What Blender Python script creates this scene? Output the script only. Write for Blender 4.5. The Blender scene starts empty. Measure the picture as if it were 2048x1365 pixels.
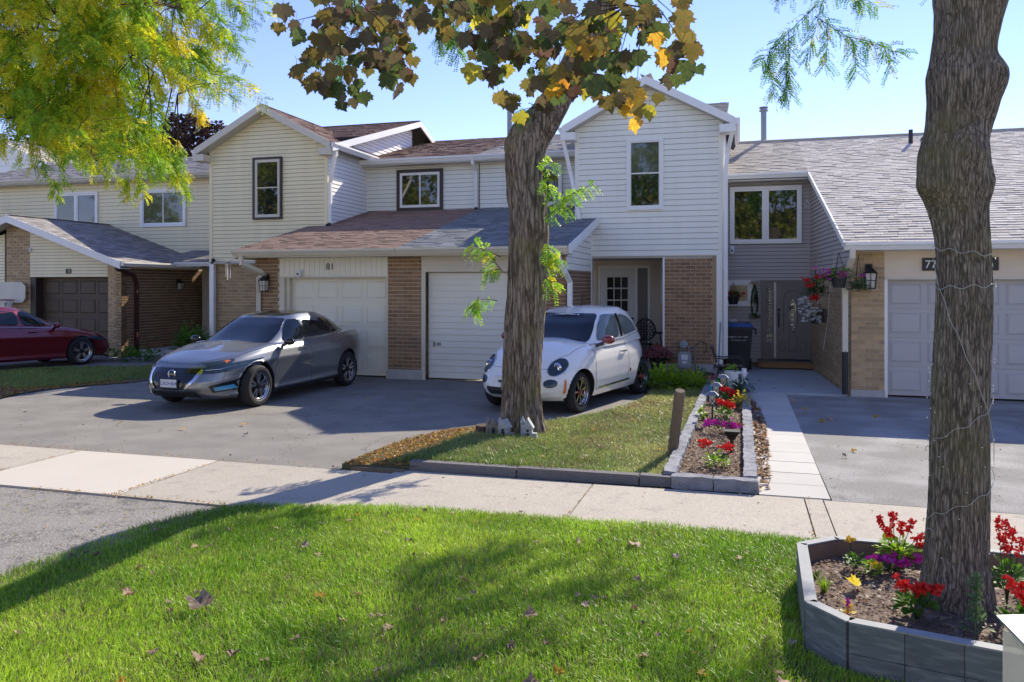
import bpy, bmesh, math, random
import numpy as np
from mathutils import Vector, Matrix, noise
from mathutils.bvhtree import BVHTree
RND = random.Random(11)
NPR = np.random.RandomState(5)
scene = bpy.context.scene
COL = scene.collection
rad = math.radians

# ------------------------------------------------------------------ camera, sky, sun, exposure
cam_d = bpy.data.cameras.new('camera')
cam = bpy.data.objects.new('camera', cam_d)
COL.objects.link(cam)
scene.camera = cam
cam.location = (0, 0, 1.95)
cam.rotation_euler = (rad(90), 0, math.atan(456 / 1573))
cam_d.sensor_width = 36
cam_d.lens = 27.65
cam_d.shift_y = -0.0549
cam_d.clip_start = 0.05
cam_d.clip_end = 2000

SUN = Vector((0.39, 1.0, 0.80)).normalized()
w = bpy.data.worlds.new('World')
scene.world = w
w.use_nodes = True
wn = w.node_tree.nodes
wl = w.node_tree.links
wn.clear()
wo = wn.new('ShaderNodeOutputWorld')
wb = wn.new('ShaderNodeBackground')
sky = wn.new('ShaderNodeTexSky')
sky.sky_type = 'NISHITA'
sky.sun_disc = False
sky.sun_elevation = math.asin(SUN.z)
sky.sun_rotation = math.atan2(SUN.x, SUN.y)
sky.air_density = 1.0
sky.dust_density = 0.0
sky.ozone_density = 4.0
wb.inputs['Strength'].default_value = 0.108
tint = wn.new('ShaderNodeMix'); tint.data_type = 'RGBA'; tint.blend_type = 'MULTIPLY'
tint.inputs['Factor'].default_value = 1; tint.inputs['B'].default_value = (.815, .69, .86, 1)
wl.new(sky.outputs[0], tint.inputs['A']); wl.new(tint.outputs['Result'], wb.inputs[0])
wl.new(wb.outputs[0], wo.inputs[0])
sd = bpy.data.lights.new('sun', 'SUN')
sd.energy = 2.75
sd.angle = rad(0.5)
sd.color = (1.0, 0.91, 0.74)
so = bpy.data.objects.new('sun', sd)
COL.objects.link(so)
so.rotation_euler = SUN.to_track_quat('Z', 'Y').to_euler()
so.location = (0, 0, 30)
scene.view_settings.view_transform = 'Standard'
scene.view_settings.look = 'None'
scene.view_settings.exposure = 1.42
scene.view_settings.gamma = 1
scene.view_settings.use_curve_mapping = False
scene.cycles.max_bounces = 8
scene.cycles.transparent_max_bounces = 8
scene.cycles.use_denoising = True

# ------------------------------------------------------------------ materials
MATS = {}
def M(name, col, rough=.6, var=.12, vs=3, fine=.06, fs=60, bump=0, bs=60, metal=0, coat=0, st=(1, 1, 1), orand=0, irand=0,
      spec=.5, alt=None, altf=.5, alts=2, obj=False, trans=0, crack=0, cracks=8, cw=.03, attr=None, sheen=0):
    m = bpy.data.materials.new(name)
    m.use_nodes = True
    N, L = m.node_tree.nodes, m.node_tree.links
    b = N['Principled BSDF']
    b.inputs['Roughness'].default_value = rough
    b.inputs['Metallic'].default_value = metal
    b.inputs['Coat Weight'].default_value = coat
    b.inputs['Coat Roughness'].default_value = .03
    b.inputs['Specular IOR Level'].default_value = spec
    tc = N.new('ShaderNodeTexCoord')
    ge = N.new('ShaderNodeNewGeometry')
    mp = N.new('ShaderNodeMapping')
    mp.inputs['Scale'].default_value = st
    L.new(tc.outputs['Object'] if obj else ge.outputs['Position'], mp.inputs['Vector'])
    def noi(s, d=5):
        n = N.new('ShaderNodeTexNoise')
        n.inputs['Scale'].default_value = s
        n.inputs['Detail'].default_value = d
        L.new(mp.outputs[0], n.inputs['Vector'])
        return n.outputs['Fac']
    def math_(op, a, bb):
        k = N.new('ShaderNodeMath'); k.operation = op
        for i, x in enumerate((a, bb)):
            if isinstance(x, (int, float)): k.inputs[i].default_value = x
            else: L.new(x, k.inputs[i])
        return k.outputs[0]
    if attr:
        a = N.new('ShaderNodeVertexColor'); a.layer_name = attr
        base = a.outputs['Color']
    else:
        r = N.new('ShaderNodeRGB'); r.outputs[0].default_value = (*col, 1)
        base = r.outputs[0]
    if alt is not None:
        mx = N.new('ShaderNodeMix'); mx.data_type = 'RGBA'
        cr = N.new('ShaderNodeMapRange')
        cr.inputs['From Min'].default_value = altf - .12; cr.inputs['From Max'].default_value = altf + .12
        L.new(noi(alts, 8), cr.inputs['Value'])
        L.new(cr.outputs[0], mx.inputs['Factor'])
        L.new(base, mx.inputs['A']); mx.inputs['B'].default_value = (*alt, 1)
        base = mx.outputs['Result']
    if crack:
        vo = N.new('ShaderNodeTexVoronoi'); vo.feature = 'DISTANCE_TO_EDGE'; vo.inputs['Scale'].default_value = cracks
        wv = N.new('ShaderNodeVectorMath'); wv.operation = 'MULTIPLY_ADD'
        wn_ = N.new('ShaderNodeTexNoise'); wn_.inputs['Scale'].default_value = cracks * 2; wn_.inputs['Detail'].default_value = 5
        L.new(mp.outputs[0], wn_.inputs['Vector']); L.new(wn_.outputs['Color'], wv.inputs[0]); wv.inputs[1].default_value = (.35 / cracks * 3,) * 3
        L.new(mp.outputs[0], wv.inputs[2]); L.new(wv.outputs[0], vo.inputs['Vector'])
        mr_ = N.new('ShaderNodeMapRange'); mr_.inputs['From Max'].default_value = cw; mr_.inputs['To Min'].default_value = 1; mr_.inputs['To Max'].default_value = 0
        L.new(vo.outputs['Distance'], mr_.inputs['Value'])
        mk = N.new('ShaderNodeMapRange'); mk.inputs['From Min'].default_value = .42; mk.inputs['From Max'].default_value = .6
        L.new(noi(cracks * .22, 2), mk.inputs['Value'])
        cf = math_('MULTIPLY', math_('MULTIPLY', mr_.outputs[0], mk.outputs[0]), crack)
        mc = N.new('ShaderNodeMix'); mc.data_type = 'RGBA'; L.new(cf, mc.inputs['Factor']); L.new(base, mc.inputs['A']); mc.inputs['B'].default_value = (.035, .032, .028, 1)
        base = mc.outputs['Result']
    val = math_('ADD', 1.0 - var - fine, math_('MULTIPLY', noi(vs), var * 2))
    val = math_('ADD', val, math_('MULTIPLY', noi(fs, 2), fine * 2))
    if orand:
        oi = N.new('ShaderNodeObjectInfo')
        val = math_('MULTIPLY', val, math_('ADD', 1 - orand, math_('MULTIPLY', oi.outputs['Random'], 2 * orand)))
    if irand:
        val = math_('MULTIPLY', val, math_('ADD', 1 - irand, math_('MULTIPLY', ge.outputs['Random Per Island'], 2 * irand)))
    hs = N.new('ShaderNodeHueSaturation')
    L.new(base, hs.inputs['Color']); L.new(val, hs.inputs['Value'])
    L.new(hs.outputs[0], b.inputs['Base Color'])
    if bump:
        bp = N.new('ShaderNodeBump')
        bp.inputs['Strength'].default_value = bump
        bp.inputs['Distance'].default_value = .01
        L.new(noi(bs, 6), bp.inputs['Height'])
        L.new(bp.outputs[0], b.inputs['Normal'])
    if trans:
        t = N.new('ShaderNodeBsdfTranslucent')
        L.new(hs.outputs[0], t.inputs['Color'])
        mx = N.new('ShaderNodeMixShader'); mx.inputs[0].default_value = trans
        L.new(b.outputs[0], mx.inputs[1]); L.new(t.outputs[0], mx.inputs[2])
        L.new(mx.outputs[0], N['Material Output'].inputs['Surface'])
    MATS[name] = m
    return m

# ------------------------------------------------------------------ objects
ORG = {}
def org(o):
    return ORG.get(o.name, Vector((0, 0, 0))) if o is not None else Vector((0, 0, 0))
def tag(o, label=None, cat=None, group=None, kind=None):
    if label: o['label'] = label
    if cat: o['category'] = cat
    if group: o['group'] = group
    if kind: o['kind'] = kind
    return o
def thing(name, label, cat, loc=(0, 0, 0), rz=0, group=None, world=True):
    """Empty at the base; world=True: children are given in world coordinates (no rotation)."""
    o = bpy.data.objects.new(name, None)
    o.empty_display_size = .2
    COL.objects.link(o)
    o.location = loc
    o.rotation_euler = (0, 0, rz)
    ORG[o.name] = Vector(loc) if world else Vector((0, 0, 0))
    return tag(o, label, cat, group)
def subempty(name, parent, loc=(0, 0, 0), label=None):
    o = bpy.data.objects.new(name, None)
    COL.objects.link(o)
    o.parent = parent
    o.location = Vector(loc) - org(parent)
    ORG[o.name] = Vector(loc)
    return tag(o, label)
def link(name, me, parent=None, loc=None, rot=None, scale=None):
    o = bpy.data.objects.new(name, me)
    COL.objects.link(o)
    if parent is not None: o.parent = parent
    if loc is not None: o.location = Vector(loc) - org(parent)
    if rot is not None: o.rotation_euler = rot
    if scale is not None: o.scale = scale
    ORG[o.name] = org(parent)
    return o
class MB:
    def __init__(s):
        s.v = []; s.f = []; s.mi = []
    def add(s, vs, fs, mi=0):
        k = len(s.v); s.v += [tuple(p) for p in vs]
        s.f += [tuple(i + k for i in f) for f in fs]; s.mi += [mi] * len(fs)
        return s
    def hexa(s, p, mi=0):   # p: 8 corners, bottom 4 ccw, top 4 ccw
        return s.add(p, [(3, 2, 1, 0), (4, 5, 6, 7), (0, 1, 5, 4), (1, 2, 6, 5), (2, 3, 7, 6), (3, 0, 4, 7)], mi)
    def box(s, x0, x1, y0, y1, z0, z1, mi=0, f=None):
        p = [(x0, y0, z0), (x1, y0, z0), (x1, y1, z0), (x0, y1, z0), (x0, y0, z1), (x1, y0, z1), (x1, y1, z1), (x0, y1, z1)]
        if f: p = [f(*q) for q in p]
        return s.hexa(p, mi)
    def tube(s, pts, r, n=8, mi=0, cap=True, sq=False):
        pts = [Vector(p) for p in pts]; m = len(pts)
        rs = r if isinstance(r, (list, tuple)) else [r] * m
        vs = []; up = None
        for i, p in enumerate(pts):
            d = (pts[min(i + 1, m - 1)] - pts[max(i - 1, 0)])
            if d.length < 1e-9: d = Vector((0, 0, 1))
            d.normalize()
            if up is None:
                a = Vector((0, 0, 1)) if abs(d.z) < .9 else Vector((1, 0, 0))
                up = (a - d * a.dot(d)).normalized()
            else:
                up = (up - d * up.dot(d))
                up = up.normalized() if up.length > 1e-6 else d.orthogonal().normalized()
            q = d.cross(up)
            for k in range(n):
                a = 2 * math.pi * (k + (.5 if sq else 0)) / n
                vs.append(p + (up * math.cos(a) + q * math.sin(a)) * rs[i] * (1.414 if sq else 1))
        fs = [(i * n + k, i * n + (k + 1) % n, (i + 1) * n + (k + 1) % n, (i + 1) * n + k) for i in range(m - 1) for k in range(n)]
        if cap:
            fs += [tuple(range(n - 1, -1, -1)), tuple(range((m - 1) * n, m * n))]
        return s.add(vs, fs, mi)
    def lathe(s, prof, n=20, c=(0, 0, 0), mi=0, f=None, cap=True):   # prof: (r, z)
        m = len(prof); vs = []
        for r, z in prof:
            for k in range(n):
                a = 2 * math.pi * k / n
                q = (r * math.cos(a), r * math.sin(a), z)
                if f: q = f(*q)
                vs.append((c[0] + q[0], c[1] + q[1], c[2] + q[2]))
        fs = [(i * n + k, i * n + (k + 1) % n, (i + 1) * n + (k + 1) % n, (i + 1) * n + k) for i in range(m - 1) for k in range(n)]
        if cap and prof[0][0] > 1e-5: fs.append(tuple(range(n - 1, -1, -1)))
        if cap and prof[-1][0] > 1e-5: fs.append(tuple(range((m - 1) * n, m * n)))
        return s.add(vs, fs, mi)
    def prism(s, poly, w0, w1, f, mi=0):   # poly in (u,z); extruded along n from w0 to w1; f(u,n,z)->xyz
        m = len(poly)
        vs = [f(u, w0, z) for u, z in poly] + [f(u, w1, z) for u, z in poly]
        fs = [tuple(range(m)), tuple(range(2 * m - 1, m - 1, -1))] + [(i, i + m, (i + 1) % m + m, (i + 1) % m) for i in range(m)]
        return s.add(vs, fs, mi)
    def ball(s, c, r, n=10, sc=(1, 1, 1), mi=0):
        prof = [(max(math.sin(math.pi * i / n), 0) * r, -math.cos(math.pi * i / n) * r) for i in range(n + 1)]
        return s.lathe(prof, n + 4, c, mi, f=lambda x, y, z: (x * sc[0], y * sc[1], z * sc[2]))
    def build(s, name, mat, parent=None, smooth=False, kind=None, fix=True):
        me = bpy.data.meshes.new(name)
        o0 = org(parent)
        base = o0
        if parent is None and kind != 'structure' and s.v:
            a = np.array(s.v); base = Vector(((a[:, 0].min() + a[:, 0].max()) / 2, (a[:, 1].min() + a[:, 1].max()) / 2, a[:, 2].min()))
        me.from_pydata([(x - base.x, y - base.y, z - base.z) for x, y, z in s.v], [], s.f)
        for mm in (mat if isinstance(mat, (list, tuple)) else [mat]): me.materials.append(mm)
        if any(s.mi): me.polygons.foreach_set('material_index', s.mi)
        if fix:
            bm = bmesh.new(); bm.from_mesh(me)
            bmesh.ops.recalc_face_normals(bm, faces=bm.faces)
            bm.to_mesh(me); bm.free()
        if smooth:
            me.polygons.foreach_set('use_smooth', [True] * len(me.polygons))
            try: me.set_sharp_from_angle(angle=rad(40))
            except Exception: pass
        o = bpy.data.objects.new(name, me)
        COL.objects.link(o)
        if parent is not None:
            o.parent = parent
        else:
            o.location = base
        ORG[o.name] = base if parent is None else o0
        if kind: o['kind'] = kind
        return o
def npmesh(name, V, F, mat, parent=None, colors=None, kind=None, smooth=False):
    """V (n,3) world coords, F (m,3|4) indices, colors (m,3) per face."""
    V = np.asarray(V, dtype=np.float32); F = np.asarray(F, dtype=np.int32)
    o0 = org(parent)
    me = bpy.data.meshes.new(name)
    me.vertices.add(len(V)); me.vertices.foreach_set('co', (V - np.array(o0, dtype=np.float32)).ravel())
    k = F.shape[1]
    me.loops.add(F.size); me.loops.foreach_set('vertex_index', F.ravel())
    me.polygons.add(len(F)); me.polygons.foreach_set('loop_start', np.arange(0, F.size, k, dtype=np.int32))
    me.update(calc_edges=True)
    me.materials.append(mat)
    if colors is not None:
        ca = me.color_attributes.new('Col', 'FLOAT_COLOR', 'CORNER')
        c = np.ones((F.size, 4), dtype=np.float32); c[:, :3] = np.repeat(colors, k, axis=0)
        ca.data.foreach_set('color', c.ravel())
    if smooth: me.polygons.foreach_set('use_smooth', [True] * len(F))
    me.validate()
    return_o = bpy.data.objects.new(name, me)
    COL.objects.link(return_o)
    if parent is not None: return_o.parent = parent
    ORG[return_o.name] = o0
    if kind: return_o['kind'] = kind
    return return_o
def text(body, size, loc, rot, mat, parent, name='lettering', ext=.003, align='CENTER', local=False, bold=0):
    c = bpy.data.curves.new(name, 'FONT')
    c.body = body; c.size = size; c.extrude = ext; c.align_x = align; c.offset = bold
    c.resolution_u = 3
    c.materials.append(mat)
    tmp = bpy.data.objects.new(name, c)
    me = bpy.data.meshes.new_from_object(tmp)
    bpy.data.objects.remove(tmp)
    o = bpy.data.objects.new(name, me)
    COL.objects.link(o)
    o.parent = parent
    o.location = Vector(loc) - (Vector((0, 0, 0)) if local else org(parent))
    o.rotation_euler = rot
    return o
def copy_tree(o, parent=None):
    c = o.copy(); COL.objects.link(c); c.parent = parent
    for ch in list(o.children): copy_tree(ch, c)
    return c
class Wall:
    """Vertical wall frame: u along the wall, n outward, z up. Faces (dy,-dx)."""
    def __init__(s, x, y, dx=1, dy=0):
        l = math.hypot(dx, dy); s.x, s.y, s.dx, s.dy = x, y, dx / l, dy / l
    def __call__(s, u, n, z):
        return (s.x + s.dx * u + s.dy * n, s.y + s.dy * u - s.dx * n, z)
def lerp_list(pts, x):
    return float(np.interp(x, [p[0] for p in pts], [p[1] for p in pts]))
def spline(pts, n=8):
    """Catmull-Rom through 2D/3D points."""
    P = [Vector(p) for p in pts]; out = []
    for i in range(len(P) - 1):
        a, b, c, d = P[max(i - 1, 0)], P[i], P[i + 1], P[min(i + 2, len(P) - 1)]
        for k in range(n):
            t = k / n
            out.append(.5 * ((2 * b) + (c - a) * t + (2 * a - 5 * b + 4 * c - d) * t * t + (3 * b - a - 3 * c + d) * t ** 3))
    out.append(P[-1])
    return out
# ------------------------------------------------------------------ material library
cream = M('cream vinyl', (.86, .75, .46), .5, .09, 1.6, .03, st=(2.5, 2.5, .35))
white_siding = M('white vinyl', (.86, .85, .80), .5, .06, 1.5, .03)
pale_siding = M('pale grey vinyl', (.86, .84, .72), .5, .08, 1.6, .03, st=(2.5, 2.5, .35))
grey_siding = M('grey vinyl', (.46, .415, .375), .5, .07, 1.5, .03)
white_trim = M('white painted trim', (.86, .84, .78), .45, .07, 3, .03)
cream_trim = M('cream painted trim', (.66, .60, .47), .5, .08, 3, .03)
soffit_m = M('soffit', (.55, .52, .46), .6, .08, 3)
brown_trim = M('brown window trim', (.045, .03, .024), .5, .15, 5)
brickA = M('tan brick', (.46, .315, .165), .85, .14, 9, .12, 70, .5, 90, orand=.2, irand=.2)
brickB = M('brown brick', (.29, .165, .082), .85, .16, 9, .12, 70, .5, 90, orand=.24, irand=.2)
mortar = M('mortar', (.54, .47, .36), .9, .12, 8, .1, 80, .4, 90)
foundation = M('concrete foundation', (.46, .44, .41), .9, .2, 5, .1, 50, .5, 60)
sh_grey = M('grey shingle', (.32, .29, .27), .92, .14, 5, .16, 120, .4, 150, orand=.28, irand=.3)
sh_blue = M('slate blue shingle', (.19, .205, .225), .92, .14, 5, .16, 120, .4, 150, orand=.25, irand=.3)
sh_brown = M('brown shingle', (.26, .17, .135), .92, .14, 5, .16, 120, .4, 150, orand=.15, irand=.18)
sh_tan = M('light weathered shingle', (.45, .41, .365), .92, .14, 5, .16, 120, .4, 150, orand=.17, irand=.2)
roofbase = M('roof felt', (.05, .048, .048), .9)
glass_dark = M('window glass', (.012, .016, .016), .02, .1, 2, 0, spec=1.0)
glass_curtain = M('window glass over curtain', (.10, .115, .12), .03, .3, 3, 0, spec=.9)
glass_green = M('window glass over blind', (.07, .085, .055), .03, .3, 3, 0, spec=.9)
glass_amber = M('textured amber glass', (.25, .16, .07), .18, .45, 14, .1, bump=.4, bs=30, spec=.8)
door_white = M('white door paint', (.70, .69, .64), .4, .05, 3)
garage_cream = M('cream garage door', (.82, .77, .62), .45, .07, 1.2, .03)
garage_white = M('white slat garage door', (.80, .77, .66), .5, .1, 1.2, .04)
garage_grey = M('grey garage door', (.47, .455, .44), .45, .05, 1.2, .03)
garage_brown = M('brown garage door', (.085, .055, .033), .5, .2, 3, .1)
stucco = M('cream stucco', (.76, .64, .49), .85, .08, 4, .05, 90, .2, 120)
taupe = M('taupe door paint', (.20, .175, .15), .45, .06, 4)
metal_grey = M('galvanised metal', (.25, .27, .29), .45, .15, 8, metal=.6)
black_metal = M('black metal', (.012, .012, .013), .45, .2, 8)
black_plastic = M('black plastic', (.02, .021, .023), .5, .15, 8)
blue_plastic = M('blue plastic lid', (.025, .10, .33), .4, .1, 6)
white_plastic = M('white plastic', (.78, .78, .77), .4, .05, 6)
rust_pipe = M('brown downspout', (.07, .022, .018), .45, .15, 8)
wood_new = M('fresh wood', (.36, .18, .07), .7, .25, 5, .1, 60, .3, 60, st=(1, 8, 8))
wood_grey = M('weathered wood', (.19, .145, .10), .9, .35, 8, .12, 60, .8, 50, st=(8, 8, 1))
wood_purple = M('weathered plum wood', (.14, .085, .085), .8, .25, 12)
planter_paint = M('grey painted boards', (.115, .13, .14), .75, .35, 7, .06, 60, .3, 60, st=(1, 1, 5), orand=.1, alt=(.21, .22, .23), altf=.62, alts=9)
planter_in = M('bare wood inside planter', (.23, .15, .10), .9, .3, 8)
asphalt_old = M('weathered asphalt', (.205, .19, .17), .95, .14, .9, .55, 75, .9, 90, alt=(.255, .237, .212), altf=.52, alts=1.7, crack=.8, cracks=1.3, cw=.010)
asphalt_pale = M('pale asphalt', (.235, .225, .21), .95, .16, .8, .55, 75, .9, 90, alt=(.36, .35, .335), altf=.56, alts=1.3, crack=.6, cracks=1.7, cw=.01)
asphalt_cracked = M('cracked asphalt', (.26, .24, .215), .95, .15, 1.5, .55, 60, 1.0, 60, alt=(.12, .115, .11), altf=.66, alts=5, crack=.85, cracks=11, cw=.07)
concrete = M('sidewalk concrete', (.42, .375, .31), .92, .12, 1.6, .38, 60, .4, 90, orand=.06, alt=(.30, .27, .24), altf=.68, alts=5)
concrete_light = M('light concrete slab', (.53, .48, .41), .9, .06, 1.2, .08, 60, .25, 70)
paver = M('pale path slab', (.50, .48, .44), .9, .10, 2, .08, 60, .3, 70, orand=.07)
patio_m = M('patio concrete', (.40, .43, .44), .85, .14, 1.5, .1, 60, .2, 70)
kerb_m = M('weathered timber kerb', (.16, .15, .145), .92, .22, 6, .1, 60, .6, 50, st=(1, 4, 4), orand=.12)
block_m = M('rough grey edging block', (.27, .27, .29), .95, .28, 8, .15, 60, .9, 35, orand=.14, alt=(.20, .21, .24), altf=.58, alts=10)
soil = M('soil and mulch', (.115, .08, .06), .98, .35, 12, .3, 60, 1.0, 30, alt=(.27, .20, .15), altf=.6, alts=26)
dirt = M('lawn soil', (.10, .09, .045), .98, .3, 4, .3, 60, .8, 40)
ground_m = M('distant ground', (.30, .29, .20), .98, .3, .5)
bark_a = None
rubber = M('tyre rubber', (.018, .018, .019), .85, .2, 20, obj=True)
black_gloss = M('gloss black', (.006, .006, .007), .12, .1, 5, 0, obj=True, coat=.5)
alloy = M('machined alloy', (.62, .62, .64), .22, .05, 10, 0, metal=1, obj=True)
alloy_black = M('black alloy', (.02, .02, .023), .3, .05, 10, 0, metal=.5, obj=True)
chrome = M('chrome', (.7, .7, .72), .08, .02, 10, 0, metal=1, obj=True)
paint_grey = M('metallic grey paint', (.21, .22, .235), .34, .02, 10, .02, 600, metal=.75, coat=1, obj=True)
paint_white = M('white car paint', (.82, .80, .74), .3, .02, 3, 0, coat=1, obj=True)
paint_red = M('dark red paint', (.17, .004, .018), .3, .02, 10, .02, 600, metal=.35, coat=1, obj=True)
mirror_red = M('red mirror paint', (.22, .012, .02), .25, .03, 10, 0, coat=1, obj=True)
car_glass = M('tinted car glass', (.006, .010, .016), .02, .05, 2, 0, spec=.45, obj=True)
car_glass_l = M('light car glass', (.13, .16, .15), .03, .35, 5, 0, spec=.6, obj=True)
lamp_glass = M('headlamp glass', (.03, .05, .07), .10, .85, 55, 0, spec=.5, obj=True)
lamp_blue = M('fog lamp lens', (.05, .28, .45), .1, .3, 20, 0, coat=1, obj=True)
amber = M('amber lens', (.75, .16, .02), .2, .1, 10, 0, coat=.5, obj=True)
plate_m = M('number plate', (.62, .62, .64), .4, .04, 20, 0, obj=True)
plate_ink = M('plate ink', (.03, .06, .20), .5, .02, 20, 0, obj=True)
ink_black = M('dark lettering', (.03, .024, .018), .5, .1, 20, 0)
ink_white = M('white lettering', (.78, .77, .72), .4, .05, 20, 0)
leaf_m = M('leaf', (1, 1, 1), .5, .12, 6, .08, 90, attr='Col', trans=.5, spec=.35)
grass_m = M('grass blade', (1, 1, 1), .42, .26, 1.3, .05, 90, attr='Col', trans=.42, spec=.45)
lap_shade = M('dark lap shadow tone behind siding', (.15, .14, .12), .9)  # dark backing colour stands in for the shadow under each siding lap
petal_red = M('red petal', (.72, .03, .018), .5, .15, 40, trans=.25)
petal_pink = M('magenta petal', (.60, .03, .38), .5, .15, 40, trans=.25)
petal_yellow = M('yellow petal', (.75, .50, .03), .5, .15, 40, trans=.25)
petal_mauve = M('dusty rose petal', (.26, .085, .085), .6, .3, 60, trans=.15)
petal_white = M('white petal', (.6, .62, .6), .6, .2, 60, trans=.2)
pumpkin_m = M('pumpkin skin', (.62, .16, .02), .45, .15, 12)
lantern_glass = M('lantern glass', (.55, .53, .46), .15, .15, 20, spec=.8)
stone_fig = M('weathered figurine', (.45, .42, .37), .9, .4, 25, .2, 120)
header_beige = M('beige header boards', (.66, .59, .47), .5, .1, 1.2, .04)
# ------------------------------------------------------------------ house building kit
def span_at(poly, z):
    xs = []
    m = len(poly)
    for i in range(m):
        (u0, z0), (u1, z1) = poly[i], poly[(i + 1) % m]
        if (z0 - z) * (z1 - z) <= 0 and abs(z1 - z0) > 1e-9:
            xs.append(u0 + (u1 - u0) * (z - z0) / (z1 - z0))
    return (min(xs), max(xs)) if len(xs) >= 2 else None
def siding(house, W, poly, expo, mat, thick=.12, label=None):
    wall = MB().prism(poly, -thick, 0, W).build('wall', lap_shade, house)
    if label: wall['label'] = label
    z0 = min(p[1] for p in poly); z1 = max(p[1] for p in poly)
    n = int(round((z1 - z0) / expo)); e = (z1 - z0) / n
    for i in range(n):
        a = z0 + i * e; b = min(a + e, z1)
        s0 = span_at(poly, a + 1e-4); s1 = span_at(poly, b - 1e-4)
        if not s0 or not s1: continue
        g = .002
        j = RND.uniform(-.0012, .0012)
        q = [W(s0[0] + g, .002, a), W(s0[1] - g, .002, a), W(s0[1] - g, .024 + j, a), W(s0[0] + g, .024 + j, a),
             W(s1[0] + g, .002, b - .0085), W(s1[1] - g, .002, b - .0085), W(s1[1] - g, .010, b - .0085), W(s1[0] + g, .010, b - .0085)]  # gap above each board bares the dark backing as a painted lap shadow
        MB().hexa([q[3], q[2], q[1], q[0], q[7], q[6], q[5], q[4]]).build('siding_board', mat, wall, fix=False)
    return wall
_brick_me = {}
def bricks(house, W, u0, u1, z0, z1, mat, single=300, thick=.2, label=None, topf=None):
    """Mortar wall with running-bond bricks; the first `single` of them separate objects, the rest joined."""
    wall = MB().box(u0, u1, -thick, 0, z0, z1, f=W) if topf is None else MB().prism([(u0, z0), (u1, z0), (u1, topf(u1)), (u0, topf(u0))], -thick, 0, W)
    wall = wall.build('brick_wall', mortar, house)
    if label: wall['label'] = label
    pu, pz, g = .225, .08, .014
    rows = int((z1 - z0) / pz)
    cnt = 0; rest = MB()
    ang = math.atan2(W.dy, W.dx)
    todo = []
    for r in range(rows + 1):
        a = z0 + r * pz
        b = a + pz - g
        if b > z1: break
        u = u0 - (pu / 2 if r % 2 else 0)
        while u < u1 - .02:
            c0, c1 = max(u, u0), min(u + pu - g, u1)
            if c1 - c0 > .04 and (topf is None or b < topf((c0 + c1) / 2)):
                todo.append((c0, c1, a, b))
            u += pu
    for c0, c1, a, b in todo:
        d = RND.uniform(.008, .014)
        if cnt < single:
            key = (round(c1 - c0, 2), mat.name)
            if key not in _brick_me:
                k = MB().box(-key[0] / 2, key[0] / 2, -1, 0, 0, pz - g)
                me = bpy.data.meshes.new('brick')
                me.from_pydata(k.v, [], k.f); me.materials.append(mat)
                _brick_me[key] = me
            p = W((c0 + c1) / 2, 0, a)
            o = link('brick', _brick_me[key], wall, p, (0, 0, ang), (1, d, 1))
            cnt += 1
        else:
            rest.box(c0, c1, .001, d, a, b, f=W)
    if rest.v:
        rest.build('brickwork', mat, wall, kind='stuff')
    return wall, cnt
def roof_plane(house, O, U, V, poly, mat, expo=.14, single=0, name='roof', thick=.09, tabw=.24, matf=None, base=None, label=None):
    """O origin at the eave, U unit along the eave, V unit up the slope, poly in (u,v)."""
    O, U, V = Vector(O), Vector(U).normalized(), Vector(V).normalized()
    N = U.cross(V).normalized()
    if N.z < 0: N = -N
    f = lambda u, n, v: tuple(O + U * u + V * v + N * n)
    deck = MB().prism(poly, -thick, 0, f).build(name, base or roofbase, house)
    if label: deck['label'] = label
    v0 = min(p[1] for p in poly); v1 = max(p[1] for p in poly)
    rows = int((v1 - v0) / expo) + 1
    joined = {}
    cnt = 0
    for r in range(rows):
        a = v0 + r * expo; b = a + expo * 1.12
        mid = min(a + expo * .5, v1 - 1e-3)
        s = span_at(poly, mid)
        if not s: continue
        u = s[0] - .01
        while u < s[1]:
            wd = tabw * RND.uniform(.55, 1.45)
            e = min(u + wd, s[1] + .01)
            if s[1] - e < .05: e = s[1] + .01
            t = RND.choice((.012, .014, .02))
            m = matf(*f((u + e) / 2, 0, mid)) if matf else mat
            aa = a - .006 + RND.uniform(-.004, .004)
            q = [f(u, .001, aa), f(e - .004, .001, aa), f(e - .004, .001, b), f(u, .001, b),
                 f(u, t, aa), f(e - .004, t, aa), f(e - .004, .003, b), f(u, .003, b)]
            if cnt < single:
                MB().hexa(q).build('shingle', m, deck, fix=False); cnt += 1
            else:
                joined.setdefault(m.name, (m, MB()))[1].hexa(q)
            u = e
    for k, (m, mb) in joined.items():
        mb.build('shingles', m, deck, kind='stuff')
    return deck
def gutter(house, p0, p1, mat, out=(0, -1), h=.12, d=.11, name='gutter'):
    """K-style gutter from p0 to p1 (top back edge), hanging outward."""
    p0, p1 = Vector(p0), Vector(p1); o = Vector((*out, 0))
    prof = [(0, 0), (0, -h), (d * .55, -h), (d * .8, -h * .55), (d, -h * .35), (d, 0), (d - .012, 0), (d - .012, -h * .3), (d * .7, -h * .5), (d * .5, -h + .012), (.012, -h + .012), (.012, 0)]
    vs = []
    for p in (p0, p1):
        vs += [p + o * a + Vector((0, 0, b)) for a, b in prof]
    n = len(prof)
    fs = [(i, (i + 1) % n, (i + 1) % n + n, i + n) for i in range(n)]
    mb = MB().add(vs, fs)
    for k in (0, 1):   # end caps
        p = (p0, p1)[k]; dd = (p1 - p0).normalized() * (.004 if k == 0 else -.004)
        c = [p + o * a + Vector((0, 0, b)) for a, b in prof[:6]]
        c2 = [q + dd for q in c]
        mb.add(c + c2, [tuple(range(6)), tuple(range(11, 5, -1))] + [(i, (i + 1) % 6, (i + 1) % 6 + 6, i + 6) for i in range(6)])
    return mb.build(name, mat, house)
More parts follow.
